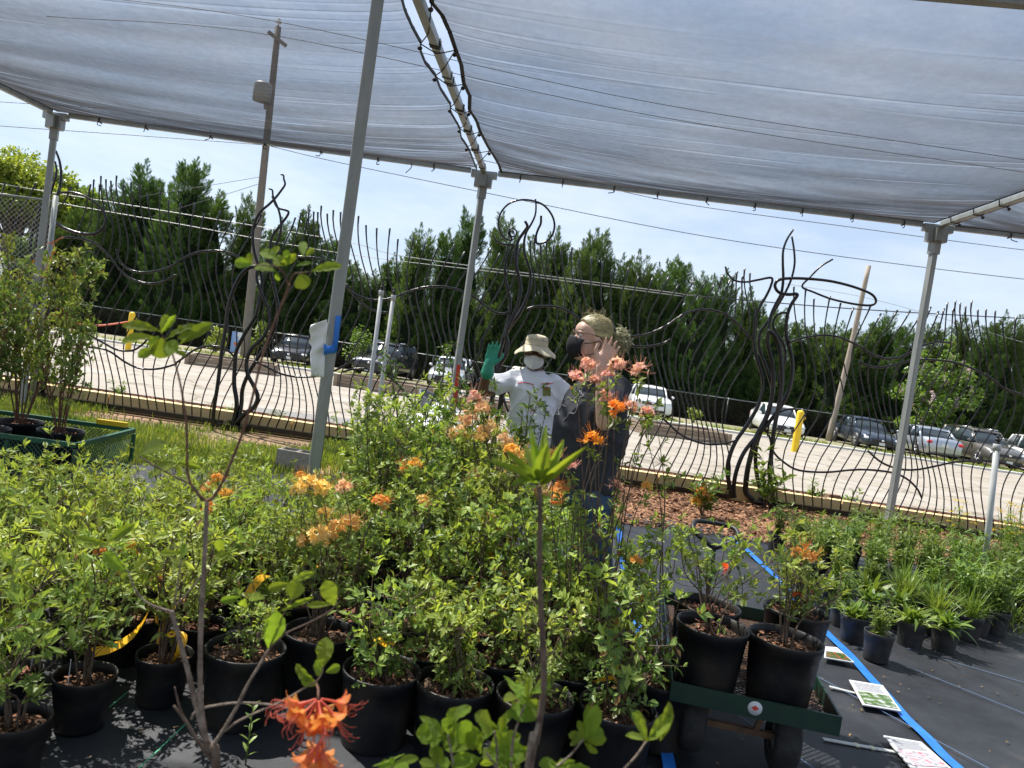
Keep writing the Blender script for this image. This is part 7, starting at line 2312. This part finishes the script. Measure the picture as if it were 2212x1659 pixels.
def hug(mesh, pts_px, Y0, r, m, parent, off, name, n=40):
    """stroke laid on a surface along sight lines"""
    from mathutils.bvhtree import BVHTree
    bm_ = mesh
    tree = BVHTree.FromPolygons([v.co[:] for v in bm_.vertices], [p.vertices[:] for p in bm_.polygons])
    C = cr(np.array([(x, y, 0) for x, y in pts_px], float), n // max(1, len(pts_px) - 1) + 1)
    P = []
    o0 = Vector((0, 0, HC)) - Vector(off)
    for (x, y, _) in C:
        d = Vector(ray(x, y)).normalized()
        loc, nor, i, dist = tree.ray_cast(o0, d)
        if loc is not None:
            P.append(np.array(loc) - np.array(d) * .004)
    if len(P) > 2:
        b_ = MB(); b_.tube(P, r, 4); return b_.build(name, m, parent, world=False)


def c1(x, y): return (1015 + x * .1984, 658.3 + y * .1984)


for pts in ([(1230, 900), (1210, 960), (1240, 990), (1200, 1010), (1180, 1060), (1170, 1110), (1140, 1180), (1080, 1180), (1060, 1220)], [(1030, 1040), (1080, 1010), (1120, 1050), (1150, 1010)], [(960, 1150), (1000, 1090), (1040, 1110)], [(940, 1190), (970, 1200), (960, 1160), (930, 1190)], [(1060, 1220), (1020, 1260)], [(1160, 960), (1200, 930), (1180, 990)]):
    hug(sm_, [c1(*p) for p in pts], YW, .0022, lm_, shirt_o, base, 'print_stroke')
# jeans
jm = mat('blue_denim', (0.035, 0.070, 0.135), 0.85, 0, (0.075, 0.125, 0.21), 14, spec=.2, bump=.2, bsc=150)
jn = MB()
jn.ell(W(1268, 1068), (.142, .175, .11), rotz(.2))
for (h0, k0, a0) in legs:
    limb(jn, [h0, (h0 + k0) / 2, k0, (k0 + a0) / 2 + [0, .01, 0], a0 + [0, 0, .06]], [.098, .090, .070, .066, .052])
jm_ = remeshed(jn, 'jeans', jm, 0.008, 4, fold_disp(5, .006, 24)); jm_.transform(Matrix.Translation(-Vector(base))); link('jeans', jm_, pw_)
for (h0, k0, a0) in legs:
    s_ = MB(); c_ = a0 + np.array([-.05, 0, -.045])
    s_.ell(c_ + [0, 0, .004], (.128, .05, .036)); s_.ell(a0 + [.01, 0, -.02], (.06, .05, .05))
    mm_ = remeshed(s_, 'shoe', M['darkplastic'], .006, 3); co = mm_; mm_.transform(Matrix.Translation(-Vector(base)))
    for v in mm_.vertices: v.co.z = max(v.co.z, -.004)
    link('shoe', mm_, pw_)
# hair: pulled back, olive blond, with a curly bun
hairm, ht_, hb_, ho_ = nodes('olive_blond_hair')
tcx = ht_.nodes.new('ShaderNodeTexCoord'); mpx = ht_.nodes.new('ShaderNodeMapping'); mpx.inputs['Scale'].default_value = (6, 60, 110); ht_.links.new(tcx.outputs['Object'], mpx.inputs['Vector'])
nn_ = ht_.nodes.new('ShaderNodeTexNoise'); nn_.inputs['Scale'].default_value = 1.0; nn_.inputs['Detail'].default_value = 4; ht_.links.new(mpx.outputs['Vector'], nn_.inputs['Vector'])
rr_ = ht_.nodes.new('ShaderNodeValToRGB'); rr_.color_ramp.elements[0].position = .35; rr_.color_ramp.elements[0].color = (.16, .135, .055, 1); rr_.color_ramp.elements[1].position = .65; rr_.color_ramp.elements[1].color = (.50, .44, .23, 1)
ht_.links.new(nn_.outputs['Fac'], rr_.inputs['Fac']); ht_.links.new(rr_.outputs['Color'], hb_.inputs['Base Color']); hb_.inputs['Roughness'].default_value = .45
bp_ = ht_.nodes.new('ShaderNodeBump'); bp_.inputs['Strength'].default_value = .6; bp_.inputs['Distance'].default_value = .004; ht_.links.new(nn_.outputs['Fac'], bp_.inputs['Height']); ht_.links.new(bp_.outputs['Normal'], hb_.inputs['Normal'])
hm = MB(); hrr = hrot
# cap from hairline backwards
ha = []
rg = np.random.default_rng(2)
for th in np.linspace(0, 1, 22):
    ring = []
    for ph in np.linspace(-1, 1, 33):
        # th: 0 hairline -> 1 back of head ; ph: over the top from ear to ear
        a = ph * 1.75
        xfwd = .070 - .150 * th
        rad = math.sqrt(max(.0001, 1 - ((xfwd + .012) / .106) ** 2))
        xx = xfwd - .05 * (abs(ph) ** 1.6) * (1 - th)
        ring.append(ath(xx, math.sin(a) * .082 * rad, .026 + math.cos(a) * .096 * rad + .0015 * math.sin(ph * 60)))
    ha.append(ring)
hm.sheet(np.array(ha)[:, ::-1])
hcap = hm.build('hair', hairm, pw_)
sol = hcap.modifiers.new('s', 'SOLIDIFY'); sol.thickness = .008; sol.offset = 0
bun = MB(); bc = W(1338, 738, YW + .0)
for k in range(420):
    d = unit(rg.normal(0, 1, 3)); p0 = bc + d * np.array([.034, .045, .062]) * rg.uniform(.5, 1)
    t_ = unit(np.cross(d, rg.normal(0, 1, 3)))
    p1 = p0 + t_ * .02 + d * .008; p2 = p1 + unit(t_ + rg.normal(0, .8, 3)) * .02; p3 = p2 + unit(rg.normal(0, 1, 3) + [0, 0, -.6]) * .018
    bun.tube(cr([p0, p1, p2, p3], 3), [.003] * 7 + [.0022, .0018, .0015], 4, cap=False)
bun.ell(bc, (.032, .042, .055))
bun.build('hair_bun', mat('pale_olive_hair', (.26, .25, .13), .5, 0, (.45, .44, .28), 60), pw_)
b = MB(); tiec = W(1322, 722); b.tube([tiec + np.array([0.004 * math.cos(a), .026 * math.sin(a), .034 * math.cos(a)]) for a in np.linspace(0, 6.28, 16)], .010, 8); b.build('hair_tie', M['hem'], pw_)
strd = MB()
for k in range(170):
    ph = rg.uniform(-1, 1); a = ph * 1.7
    P_ = []
    for th in np.linspace(0, 1, 7):
        xfwd = .072 - .150 * th
        rad = math.sqrt(max(.0001, 1 - ((xfwd + .012) / .106) ** 2))
        P_.append(ath(xfwd - .05 * abs(ph) ** 1.6 * (1 - th), math.sin(a * (1 - .25 * th)) * .0865 * rad, .026 + math.cos(a * (1 - .25 * th)) * .1005 * rad + .0012 * rg.normal()))
    P_.append(tiec + rg.normal(0, .008, 3))
    strd.tube(cr(P_, 2), .0011, 3, cap=False)
strd.build('hair_strands', mat('combed_strands', (.24, .21, .09), .45, 0, (.58, .52, .30), 90), pw_)
st_ = MB()
for k in range(60):
    a = rg.uniform(-1.3, 1.3); p0 = ath(rg.uniform(-.04, .06), math.sin(a) * .08, .03 + math.cos(a) * .10)
    st_.tube(cr([p0, p0 + rg.normal(0, .012, 3) + [0, 0, .006], p0 + rg.normal(0, .02, 3) + [.01, 0, .012]], 3), .0006, 3, cap=False)
st_.build('stray_hairs', mat('stray_hair', (.36, .32, .16), .5), pw_)
# mask
mk = MB()
g_ = []
for v in np.linspace(0, 1, 12):
    ring = []
    for a in np.linspace(-1, 1, 19):
        fwd = (.112 - .052 * abs(a) ** 1.7 + .014 * math.sin(v * math.pi)) * (1 - .10 * v * v)
        ring.append(ath(fwd - .012 * (v > .85), a * .074 * (1 - .12 * v * v), .006 - .118 * v - .018 * (1 - v) * abs(a) + .022 * v * abs(a)))
    g_.append(ring)
mk.sheet(np.array(g_))
mo = mk.build('face_mask', mat('black_cotton_mask', (.006, .006, .010), .85, 0, (.014, .013, .022), 20), pw_)
so2 = mo.modifiers.new('s', 'SOLIDIFY'); so2.thickness = .003
b = MB()
for sg in (-1, 1):
    b.tube(cr([ath(.062, sg * .072, -.03), ath(.02, sg * .080, -.02), ath(-.012, sg * .088, -.005), ath(-.022, sg * .084, -.03), ath(.01, sg * .078, -.075), ath(.055, sg * .068, -.085)], 4), .0022, 5)
b.build('ear_loop', M['hem'], pw_)
# glasses and eyes
b = MB()
for sg in (-1, 1):
    lens = [ath(.098 - .012 * abs(math.cos(t)) * 0, sg * .033 + .026 * math.cos(t), .012 + .021 * math.sin(t)) for t in np.linspace(0, 6.28, 17)]
    b.tube(lens, .0016, 5)
    b.tube([ath(.096, sg * .058, .022), ath(.05, sg * .080, .022), ath(-.01, sg * .086, .016), ath(-.03, sg * .083, -.004)], .0016, 5)
b.tube([ath(.100, -.008, .018), ath(.103, 0, .020), ath(.100, .008, .018)], .0015, 5)
b.build('glasses', mat('brown_frame', (.10, .06, .035), .35, .4), pw_)
for sg in (-1, 1):
    b = MB(); b.ell(ath(.073, sg * .033, .010), (.0125,) * 3); e_ = b.build('eye', mat('eye_white', (.7, .68, .66), .2), pw_)
    b = MB(); b.ell(ath(.0845, sg * .033, .010), (.003, .006, .006), hrot); b.build('iris', mat('iris', (.05, .04, .03), .2), e_)
    b = MB(); b.tube(cr([ath(.086, sg * .016, .033), ath(.084, sg * .034, .038), ath(.072, sg * .052, .034)], 4), .0028, 5); b.build('eyebrow', mat('brow', (.22, .17, .08), .7), pw_)
# tattoo strokes on the forearm
for k in range(9):
    y0 = 815 + k * 9
    hug(body, [(1294 + 3 * (k % 3), y0), (1300, y0 + 5), (1308 - 2 * (k % 2), y0 + 1), (1304, y0 + 9)], YW, .0008, mat('tattoo_ink', (.16, .11, .10), .7), pw_, base, 'tattoo')

# ---------------------------------------------------------------- person in the white shirt, facing the camera
YM = 5.6
W = lambda x, y, Y=YM: aty(x, y, Y)
skinB = skinmat('brown_skin', (0.11, 0.052, 0.030), (0.15, 0.075, 0.045))
base = np.array([W(1150, 800)[0], YM, 0.012])
pm2 = thing('person', base, 'person in white shirt, cream bucket hat and white mask raising a green gloved hand', 'person')
bd = MB()
ath, hrot, hf, hs, hu = head(bd, W(1156, 764), (-.02, -1, -.06), (.02, 0, 1), .98)
limb(bd, [W(1157, 815, YM + .02), ath(-.02, 0, -.06)], [.06, .054])
sL, sR = W(1106, 820), W(1206, 829)
for (x, y, r_) in ((1155, 826, (.17, .10, .06)), (1153, 872, (.165, .11, .14)), (1148, 950, (.15, .10, .14)), (1143, 1010, (.165, .11, .12))):
    bd.ell(W(x, y), r_)
eL, wL = W(1042, 848, YM - .10), W(1056, 790, YM - .16)
limb(bd, [sL, (sL + eL) / 2 - [0, 0, .015], eL], [.056, .047, .040]); limb(bd, [eL, (eL + wL) / 2, wL], [.041, .038, .028])
eR, wR = W(1236, 905, YM + .03), W(1226, 980, YM - .08)
limb(bd, [sR, (sR + eR) / 2, eR], [.056, .047, .04]); limb(bd, [eR, (eR + wR) / 2, wR], [.04, .037, .027])
hand(bd, wR, (0, -.2, -1), (0, -1, 0), (-1, 0, 0), .9)
lg2 = []
for sg in (-1, 1):
    h0 = W(1142, 1020) + np.array([sg * .085, 0, 0]); k0 = np.array([h0[0] + sg * .01, YM - .01, .47]); a0 = np.array([h0[0] + sg * .015, YM + .02, .08])
    lg2.append((h0, k0, a0))
    limb(bd, [h0, (h0 + k0) / 2, k0, (k0 + a0) / 2, a0], [.08, .072, .052, .05, .035]); bd.ell(a0 + np.array([0, -.06, -.04]), (.042, .115, .035))
bd.ell(wL + np.array([.005, 0, .035]), (.026, .011, .04))
body2 = remeshed(bd, 'body', skinB, .0062, 5); body2.transform(Matrix.Translation(-Vector(base))); link('body', body2, pm2)
gl = MB()
hand(gl, wL + np.array([0, 0, .0]), (0.12, -.05, 1), (.1, -1, 0), (1, -.2, 0), 1.12, .10, .08)
cuff0 = W(1053, 806, YM - .15)
limb(gl, [cuff0, (cuff0 + wL) / 2, wL + (0, 0, .03)], [.052, .046, .036], 6, 20)
glm = mat('green_rubber_glove', (.012, .24, .15), .38, 0, (.02, .30, .19), 14, spec=.5, bump=.25, bsc=90)
gm_ = remeshed(gl, 'glove', glm, .0055, 4, fold_disp(8, .002, 60)); gm_.transform(Matrix.Translation(-Vector(base))); link('glove', gm_, pm2)
sh = MB(); rings = []
for (x, y, dx, dy) in ((1157, 799, .068, .066), (1157, 806, .105, .08), (1156, 824, .195, .115), (1153, 875, .185, .13), (1149, 930, .182, .13), (1145, 980, .19, .135), (1141, 1030, .20, .14), (1139, 1055, .20, .14)):
    c_ = W(x, y); an = np.arange(28) * 2 * math.pi / 28
    rings.append(np.stack([np.sign(np.cos(an)) * np.abs(np.cos(an)) ** .8 * dx, np.sign(np.sin(an)) * np.abs(np.sin(an)) ** .8 * dy, 0 * an], 1) + c_)
sh.loft(rings)
limb(sh, [sL + [.04, 0, .0], sL * .7 + eL * .3, sL * .52 + eL * .48], [.082, .082, .084], 5, 18)
limb(sh, [sR - [.04, 0, 0], sR * .7 + eR * .3, sR * .45 + eR * .55], [.082, .085, .088], 5, 18)
wm = mat('white_cotton', (.74, .75, .80), .9, 0, (.68, .69, .76), 10, spec=.15, bump=.1, bsc=200)
ws = remeshed(sh, 'shirt', wm, .0075, 5, fold_disp(13, .020, 26)); ws.transform(Matrix.Translation(-Vector(base))); wso = link('shirt', ws, pm2)
rp_ = mat('red_print', (.62, .05, .10), .7)
for pts in ([(520, 850), (600, 848), (640, 856), (700, 870)], [(780, 862), (820, 858), (840, 850), (855, 850), (870, 858), (910, 850)], [(838, 848), (834, 862), (846, 872), (858, 860), (854, 846)], [(660, 1180), (680, 1140), (700, 1150)]):
    hug(ws, [c1(*p) for p in pts], YM, .003, rp_, wso, base, 'print_stroke', 24)
hugm = mat('green_patch_print', (.16, .19, .045), .8, 0, (.24, .25, .08), 20)
from mathutils.bvhtree import BVHTree
tree = BVHTree.FromPolygons([v.co[:] for v in ws.vertices], [p.vertices[:] for p in ws.polygons])
g_ = []
for v in np.linspace(0, 1, 9):
    r_ = []
    for u_ in np.linspace(0, 1, 9):
        x, y = c1(795 + 85 * u_, 893 + 100 * v + 4 * math.sin(u_ * 9))
        d = Vector(ray(x, y)).normalized(); loc, nor, i, dist = tree.ray_cast(Vector((0, 0, HC)) - Vector(base), d)
        r_.append(np.array(loc if loc else Vector((0, -.14, 1.2))) - np.array(d) * .004)
    g_.append(r_)
b = MB(); b.sheet(np.array(g_)); b.build('green_patch', hugm, wso, world=False)
hug(ws, [c1(*p) for p in [(812, 920), (840, 905), (862, 912)]], YM, .003, rp_, wso, base, 'print_stroke', 12)
jn = MB(); jn.ell(W(1141, 1040), (.175, .125, .11))
for (h0, k0, a0) in lg2:
    limb(jn, [h0, (h0 + k0) / 2, k0, (k0 + a0) / 2, a0 + [0, 0, .03]], [.095, .085, .068, .066, .06])
jm_ = remeshed(jn, 'trousers', jm, .009, 4, fold_disp(6, .006, 20)); jm_.transform(Matrix.Translation(-Vector(base))); link('trousers', jm_, pm2)
for (h0, k0, a0) in lg2:
    s_ = MB(); s_.ell(a0 + np.array([0, -.06, -.036]), (.05, .125, .036)); s_.ell(a0 + [0, 0, -.02], (.05, .06, .05))
    mm_ = remeshed(s_, 'shoe', M['darkplastic'], .007, 3); mm_.transform(Matrix.Translation(-Vector(base)))
    for v in mm_.vertices: v.co.z = max(v.co.z, -.004)
    link('shoe', mm_, pm2)
# bucket hat
hat = MB(); an = np.arange(40) * 2 * math.pi / 40
rings = []
hc2 = ath(-.012, 0, .052)
for (r, z, wv) in ((.168, -.046, .012), (.160, -.038, .010), (.120, -.010, .004), (.096, .008, 0), (.093, .020, 0), (.088, .060, 0), (.082, .078, .0), (.062, .089, .002), (.030, .093, .002), (.002, .094, 0)):
    rings.append(np.stack([np.cos(an) * r * .93, np.sin(an) * r * 1.06, z + wv * np.sin(an * 3 + .6) + wv * .5 * np.sin(an * 7) - wv * 1.2 * (np.cos(an) ** 2)], 1) + hc2)
hat.loft(rings, cap=False)
hatm = mat('cream_canvas', (.52, .45, .31), .9, 0, (.60, .53, .39), 25, bump=.3, bsc=120)
ho = hat.build('bucket_hat', hatm, pm2)
so3 = ho.modifiers.new('s', 'SOLIDIFY'); so3.thickness = .004
b = MB()
for z in (.012, .050):
    b.tube([hc2 + np.array([math.cos(a) * .0955 * .93, math.sin(a) * .0955 * 1.06, z]) * np.array([1 - max(0, z - .02) * .8, 1 - max(0, z - .02) * .8, 1]) for a in np.linspace(0, 2 * math.pi, 40)], .0013, 4)
b.build('stitching', mat('tan_thread', (.32, .27, .18), .9), ho, world=True)
for a in (-2.1, -1.05):
    b = MB(); b.ell(hc2 + np.array([math.cos(a) * .086 * .93, math.sin(a) * .086 * 1.06, .058]), (.005, .004, .005)); b.build('eyelet', M['hem'], ho)
# white cup mask
mk = MB(); g_ = []
for v in np.linspace(0, 1, 13):
    ring = []
    for a in np.linspace(-1, 1, 19):
        wv = .074 * (1 - .28 * abs(2 * v - .75) ** 2)
        fwd = (.118 - .058 * abs(a) ** 1.6) + .010 * math.sin(v * math.pi) - .03 * v * v - .012 * (1 - v)
        ring.append(ath(fwd, a * wv, -.014 - .108 * v - .012 * (1 - v) * abs(a) + .018 * v * abs(a)))
    g_.append(ring)
mk.sheet(np.array(g_)); mo = mk.build('face_mask', mat('white_filter_mask', (.72, .73, .73), .9, 0, (.66, .67, .67), 30, bump=.1, bsc=200), pm2)
so4 = mo.modifiers.new('s', 'SOLIDIFY'); so4.thickness = .003
b = MB(); b.tube(cr([ath(.10, -.055, -.045), ath(.126, -.02, -.042), ath(.129, 0, -.041), ath(.126, .02, -.042), ath(.10, .055, -.045)], 5), .0012, 4); b.build('mask_seam', mat('grey_seam_thread', (.5, .51, .52), .9), mo)  # thin grey seam line across the mask
for sg in (-1, 1):
    b = MB(); c_ = ath(-.010, sg * .083, -.066); b.tube([c_ + np.array([.024 * math.cos(t), 0, .026 * math.sin(t)]) for t in np.linspace(0, 6.28, 20)], .0016, 5); b.build('hoop_earring', mat('silver_hoop', (.6, .58, .5), .25, 1.0), pm2)
    b = MB(); b.ell(ath(.073, sg * .033, .010), (.0125,) * 3); e_ = b.build('eye', mat('eye_white_b', (.6, .57, .54), .2), pm2)
    b = MB(); b.ell(ath(.0845, sg * .033, .010), (.003, .006, .006), hrot); b.build('iris', mat('iris_b', (.02, .012, .008), .2), e_)
    b = MB(); b.tube(cr([ath(.06, sg * .068, -.03), ath(.02, sg * .078, -.02), ath(-.014, sg * .084, -.004)], 4), .0016, 5); b.build('ear_loop', M['white'], pm2)
hb2 = MB()
hb2.ell(ath(-.03, 0, .01), (.085, .080, .075), hrot)
hb2.build('hair', mat('dark_hair', (.012, .010, .009), .7), pm2)
# sunglasses-dark brow shade is only the hat brim's shadow

# =================================================================== small things
# paper taped to the near post
rt_ = np.array([math.cos(R(-8)), math.sin(R(-8)), 0])
pp = aty(690, 752, NP[1] - .06)
n_, m_ = 16, 26
g_ = []
outl = [(672, 702, 706, 690), (667, 715, 708, 700), (672, 728, 706, 715), (666, 738, 704, 730), (674, 750, 703, 748), (670, 765, 702, 764), (671, 785, 701, 786), (672, 813, 700, 816)]
O = np.array(outl, float); tt = np.linspace(0, len(O) - 1, m_)
rows_ = np.stack([np.interp(tt, np.arange(len(O)), O[:, i]) for i in range(4)], 1)
rg = np.random.default_rng(6)
for j, (xa, ya, xb, yb) in enumerate(rows_):
    r_ = []
    for i in range(n_):
        u_ = i / (n_ - 1)
        Yd = NP[1] - .058 - .012 * math.sin(u_ * 5 + j * .35) - .006 * math.sin(j * .9 + u_ * 2) - .02 * max(0, 8 - j) / 8 * (1 - u_)
        r_.append(aty(xa + (xb - xa) * u_, ya + (yb - ya) * u_, Yd))
    g_.append(r_)
root = thing('taped_paper', pp, 'crumpled white paper sheet stuck to the near post with blue tape', 'paper')
b = MB(); b.sheet(np.array(g_)); po = b.build('paper_sheet', M['paper'], root)
po.modifiers.new('s', 'SOLIDIFY').thickness = .0012
b = MB()
for strip_ in ([(722, 684), (738, 684), (728, 762), (712, 762)], [(698, 742), (716, 734), (728, 764), (704, 766)]):
    pass
P_ = [aty(731, 682, NP[1] - .052), aty(729, 700, NP[1] - .052), aty(726, 730, NP[1] - .052), aty(721, 762, NP[1] - .052)]
S_ = aty(737, 700, NP[1] - .052) - aty(725, 700, NP[1] - .052)
b.sheet(np.stack([np.array(P_) - S_ * .5, np.array(P_) + S_ * .5], 1)[:, ::-1])
P_ = [aty(724, 757, NP[1] - .054), aty(710, 757, NP[1] - .058), aty(703, 745, NP[1] - .066), aty(700, 764, NP[1] - .07)]
b.sheet(np.array([[aty(700, 742, NP[1] - .075), aty(708, 748, NP[1] - .062), aty(724, 745, NP[1] - .053)], [aty(699, 768, NP[1] - .075), aty(708, 764, NP[1] - .062), aty(723, 763, NP[1] - .053)]]))
tp_o = b.build('blue_tape_strip', M['bluetape'], root); tp_o.modifiers.new('s', 'SOLIDIFY').thickness = .001

# sprinkler pipes
def riser(label, top, bot, Y, r=.021, blackbase=False):
    a, c = aty(*top, Y), aty(*bot, Y)
    d = unit(a - c)
    g0 = np.array([c[0], Y, 0.0]) if c[2] > .05 else c
    root = thing('sprinkler_pipe', (g0[0], Y, 0), label, 'pipe', 'white irrigation pipes')
    b = MB(); b.tube([g0, (g0 + a) / 2, a], r, 12); b.build('pipe', M['pvc'], root)
    b = MB(); b.tube([a - d * .045, a + d * .01, a + d * .012], [r * 1.28, r * 1.28, r * 1.1], 14); b.build('collar', M['pvc'], root)
    b = MB(); b.tube([a + d * .012, a + d * .03], r * .8, 10); b.tube([a + d * .03, a + d * .05, a + d * .06], [r * .55, r * .9, r * .5], 10); b.tube([a + d * .06, a + d * .085], r * .45, 8); b.build('sprinkler_head', M['darkplastic'], root)


riser('left one of two thin white pipes beside the middle roof post', (824, 630), (796, 880), 7.6)
riser('right one of two thin white pipes beside the middle roof post', (850, 640), (819, 872), 7.8)
riser('single white pipe standing in the right block of perennials', (2154, 962), (2120, 1285), 6.3, .024)
# red tipped wooden stake
a, c = aty(991, 788, 6.4), aty(984, 920, 6.4)
root = thing('marker_stake', (c[0], 6.4, 0), 'wooden marker stake with a red painted top in front of the middle roof post', 'stake')
d = a - np.array([c[0], 6.4, 0])
b = MB(); b.bar((c[0], 6.4, 0), np.array([c[0], 6.4, 0]) + d * .93, .022, .03); b.build('shaft', M['newwood'], root, smooth=False)
b = MB(); b.bar(np.array([c[0], 6.4, 0]) + d * .74, a, .0235, .0315); b.build('red_top', mat('red_paint', (.55, .035, .02), .5), root, smooth=False)

# blue tape on the ground cloth
def tape(label, pts, w, z):
    P = cr([atz(x, y, z) for x, y in pts], 10)
    t = unit(np.gradient(P, axis=0)); s = np.stack([-t[:, 1], t[:, 0], 0 * t[:, 0]], 1)
    P[:, 2] = z + .003 * np.sin(np.arange(len(P)) * .7)
    b = MB(); b.sheet(np.stack([P + s * w / 2, P - s * w / 2], 1))
    o = b.build('ground_tape', M['bluetape'])
    tag(o, label, 'tape', 'blue tape lines on the ground cloth')


tape('long blue tape line edging the right block of perennials', [(1578, 1158), (1610, 1185), (1680, 1250), (1760, 1338), (1850, 1430), (1945, 1535), (2030, 1620), (2110, 1700)], .055, .018)
tape('blue tape line on the left of the path, behind the cart wheel', [(1335, 1130), (1352, 1250), (1385, 1380), (1410, 1480), (1428, 1560), (1450, 1680)], .05, .018)

# printed plant cards on stakes lying on the cloth
def card_mat(name, cols):
    m_, t_, b_, o_ = nodes(name)
    lk = t_.links.new
    tc_ = t_.nodes.new('ShaderNodeTexCoord'); sp_ = t_.nodes.new('ShaderNodeSeparateXYZ'); lk(tc_.outputs['Generated'], sp_.inputs[0])
    n_ = t_.nodes.new('ShaderNodeTexNoise'); n_.inputs['Scale'].default_value = 6; n_.inputs['Detail'].default_value = 3; lk(tc_.outputs['Generated'], n_.inputs['Vector'])
    r_ = t_.nodes.new('ShaderNodeValToRGB'); el = r_.color_ramp.elements
    while len(el) < len(cols): el.new(.5)
    for i, c in enumerate(cols): el[i].position = .30 + .4 * i / (len(cols) - 1); el[i].color = c4(c)
    lk(n_.outputs['Fac'], r_.inputs['Fac']); lk(r_.outputs['Color'], b_.inputs['Base Color']); b_.inputs['Roughness'].default_value = .25
    return m_


inkm = mat('grey_print', (.42, .43, .46), .6)


def card(label, corners, cols, stake=None, z=.035):
    """corners: far left, far right, near right, near left in the picture"""
    C = [atz(x, y, z) for x, y in corners]
    root = thing('plant_card', np.mean(C, 0) * [1, 1, 0] + [0, 0, .012], label, 'sign', 'printed plant cards lying by the blue tape')
    q = lambda u_, v: (C[0] * (1 - u_) + C[1] * u_) * (1 - v) + (C[3] * (1 - u_) + C[2] * u_) * v
    b = MB()
    top = [q(0, 0), q(1, 0), q(1, 1), q(0, 1)]; bot = [p - [0, 0, .006] for p in top]
    b.add(top + bot, [[3, 2, 1, 0], [4, 5, 6, 7], [0, 1, 5, 4], [1, 2, 6, 5], [2, 3, 7, 6], [3, 0, 4, 7]]); b.build('card', M['white'], root, smooth=False)
    up2 = np.array([0, 0, .0025])
    b = MB(); b.sheet(np.array([[q(u_, v) + up2 for u_ in np.linspace(.06, .94, 6)] for v in np.linspace(.46, .95, 5)])[::-1]); b.build('picture', card_mat('card_print_' + label[:9], cols), root)
    for k in range(7):
        v = .08 + .05 * k
        b = MB(); e = .9 - .12 * ((k * 37) % 5) / 5; b.sheet(np.array([[q(.08, v) + up2, q(e, v) + up2], [q(.08, v + .018) + up2, q(e, v + .018) + up2]])[::-1]); b.build('text_line', inkm, root)
    if stake:
        a, c = atz(*stake[0], z - .012), atz(*stake[1], z - .02)
        b = MB(); b.bar(a, c, .022, .004); b.build('stake', M['pvc'], root, smooth=False)
        for f in (.42, .62):
            if len(stake) > 2:
                p_ = a * (1 - f) + c * f; b = MB(); b.bar(p_ - (c - a) * .02, p_ + (c - a) * .03, .027, .006); b.build('masking_tape', mat('cream_tape_%d' % int(f * 100), (.70, .66, .48), .6), root, smooth=False)


card('plant card with a red flower picture, farthest of those by the tape', [(1783, 1396), (1808, 1398), (1846, 1431), (1780, 1420)], [(.02, .06, .015), (.06, .12, .03), (.5, .04, .04)])
card('middle plant card with a white flower on green, lying by the tape', [(1834, 1468), (1907, 1480), (1947, 1536), (1864, 1522)], [(.04, .10, .02), (.12, .2, .05), (.7, .68, .75)], [(1792, 1483), (1858, 1500)])
card('nearest plant card with pink flowers at the bottom right', [(1908, 1588), (1990, 1602), (2058, 1662), (1968, 1658)], [(.25, .26, .24), (.6, .55, .6), (.7, .12, .12)], [(1778, 1596), (1948, 1627), 1])
card('plant card half hidden behind the pots on the cart', [(1680, 1312), (1705, 1309), (1738, 1327), (1705, 1334)], [(.1, .2, .05), (.5, .5, .5), (.6, .3, .3)])

# hollow concrete block and wood chunk
pp = atz(642, 1016, 0); pp[2] = .006
root = thing('concrete_block', pp, 'hollow grey concrete block on the cloth edge behind the left plants', 'block')
root.rotation_euler = (0, 0, R(-8))
for (c_, s_) in (((0, -.082, .098), (.40, .032, .195)), ((0, .082, .098), (.40, .032, .195)), ((-.183, 0, .098), (.033, .13, .194)), ((.183, 0, .098), (.033, .13, .194)), ((0, 0, .098), (.03, .13, .194))):
    b = MB(); b.box(c_, s_); b.build('block_wall', M['block'], root, smooth=False, world=False)
pp = aty(1800, 1060, 10.9)
b = MB(); b.box((0, 0, .05), (.22, .12, .11), rotz(.3), taper=.9)
o = link('wood_chunk', b.mesh('wood_chunk', mat('old_wood_chunk', (.16, .10, .06), .9, 0, (.28, .19, .12), 12, bump=.6, bsc=40), False), None, (pp[0], 10.9, .02)); tag(o, 'short chunk of brown wood on the mulch behind the right fence panel', 'wood')
# orange flagging ribbon tied on the wagon plants
root = thing('flagging_ribbon', aty(118, 530, 8.7), 'orange flagging ribbon knotted at the left roof post', 'ribbon')
for pts in ([(100, 527), (115, 523), (130, 515), (138, 512)], [(112, 525), (120, 538), (112, 550), (118, 553)], [(118, 546), (130, 549), (138, 549)], [(112, 552), (103, 570), (98, 590), (92, 600)]):
    C = cr([aty(x, y, 8.68 - .02 * k) for k, (x, y) in enumerate(pts)], 4)
    b = MB(); b.tube(C, .014, 6, flat=.12); b.build('ribbon_tail', mat('orange_flagging', (.75, .20, .03), .5), root)
# dry leaves scattered on the cloth
rg = np.random.default_rng(19)
n = 420
x = rg.uniform(-1.8, 3.6, n); y = rg.uniform(1.9, 6.5, n)
a = rg.uniform(0, 6.28, n)
V, T = leaf_tris(np.stack([x, y, np.full(n, .014)], 1), np.stack([np.cos(a), np.sin(a), rg.normal(0, .12, n)], 1), np.stack([rg.normal(0, .2, n), rg.normal(0, .2, n), np.ones(n)], 1), rg.uniform(.008, .03, n), rg.uniform(.005, .014, n))
b = MB(); b.add(V, None, T)
o = b.build('leaf_litter', leafmat('dry_leaf', [(.20, .11, .05), (.32, .20, .10), (.12, .07, .03)], .1, .8), smooth=False); tag(o, 'dry leaf crumbs scattered over the black ground cloth', 'litter', kind='stuff')
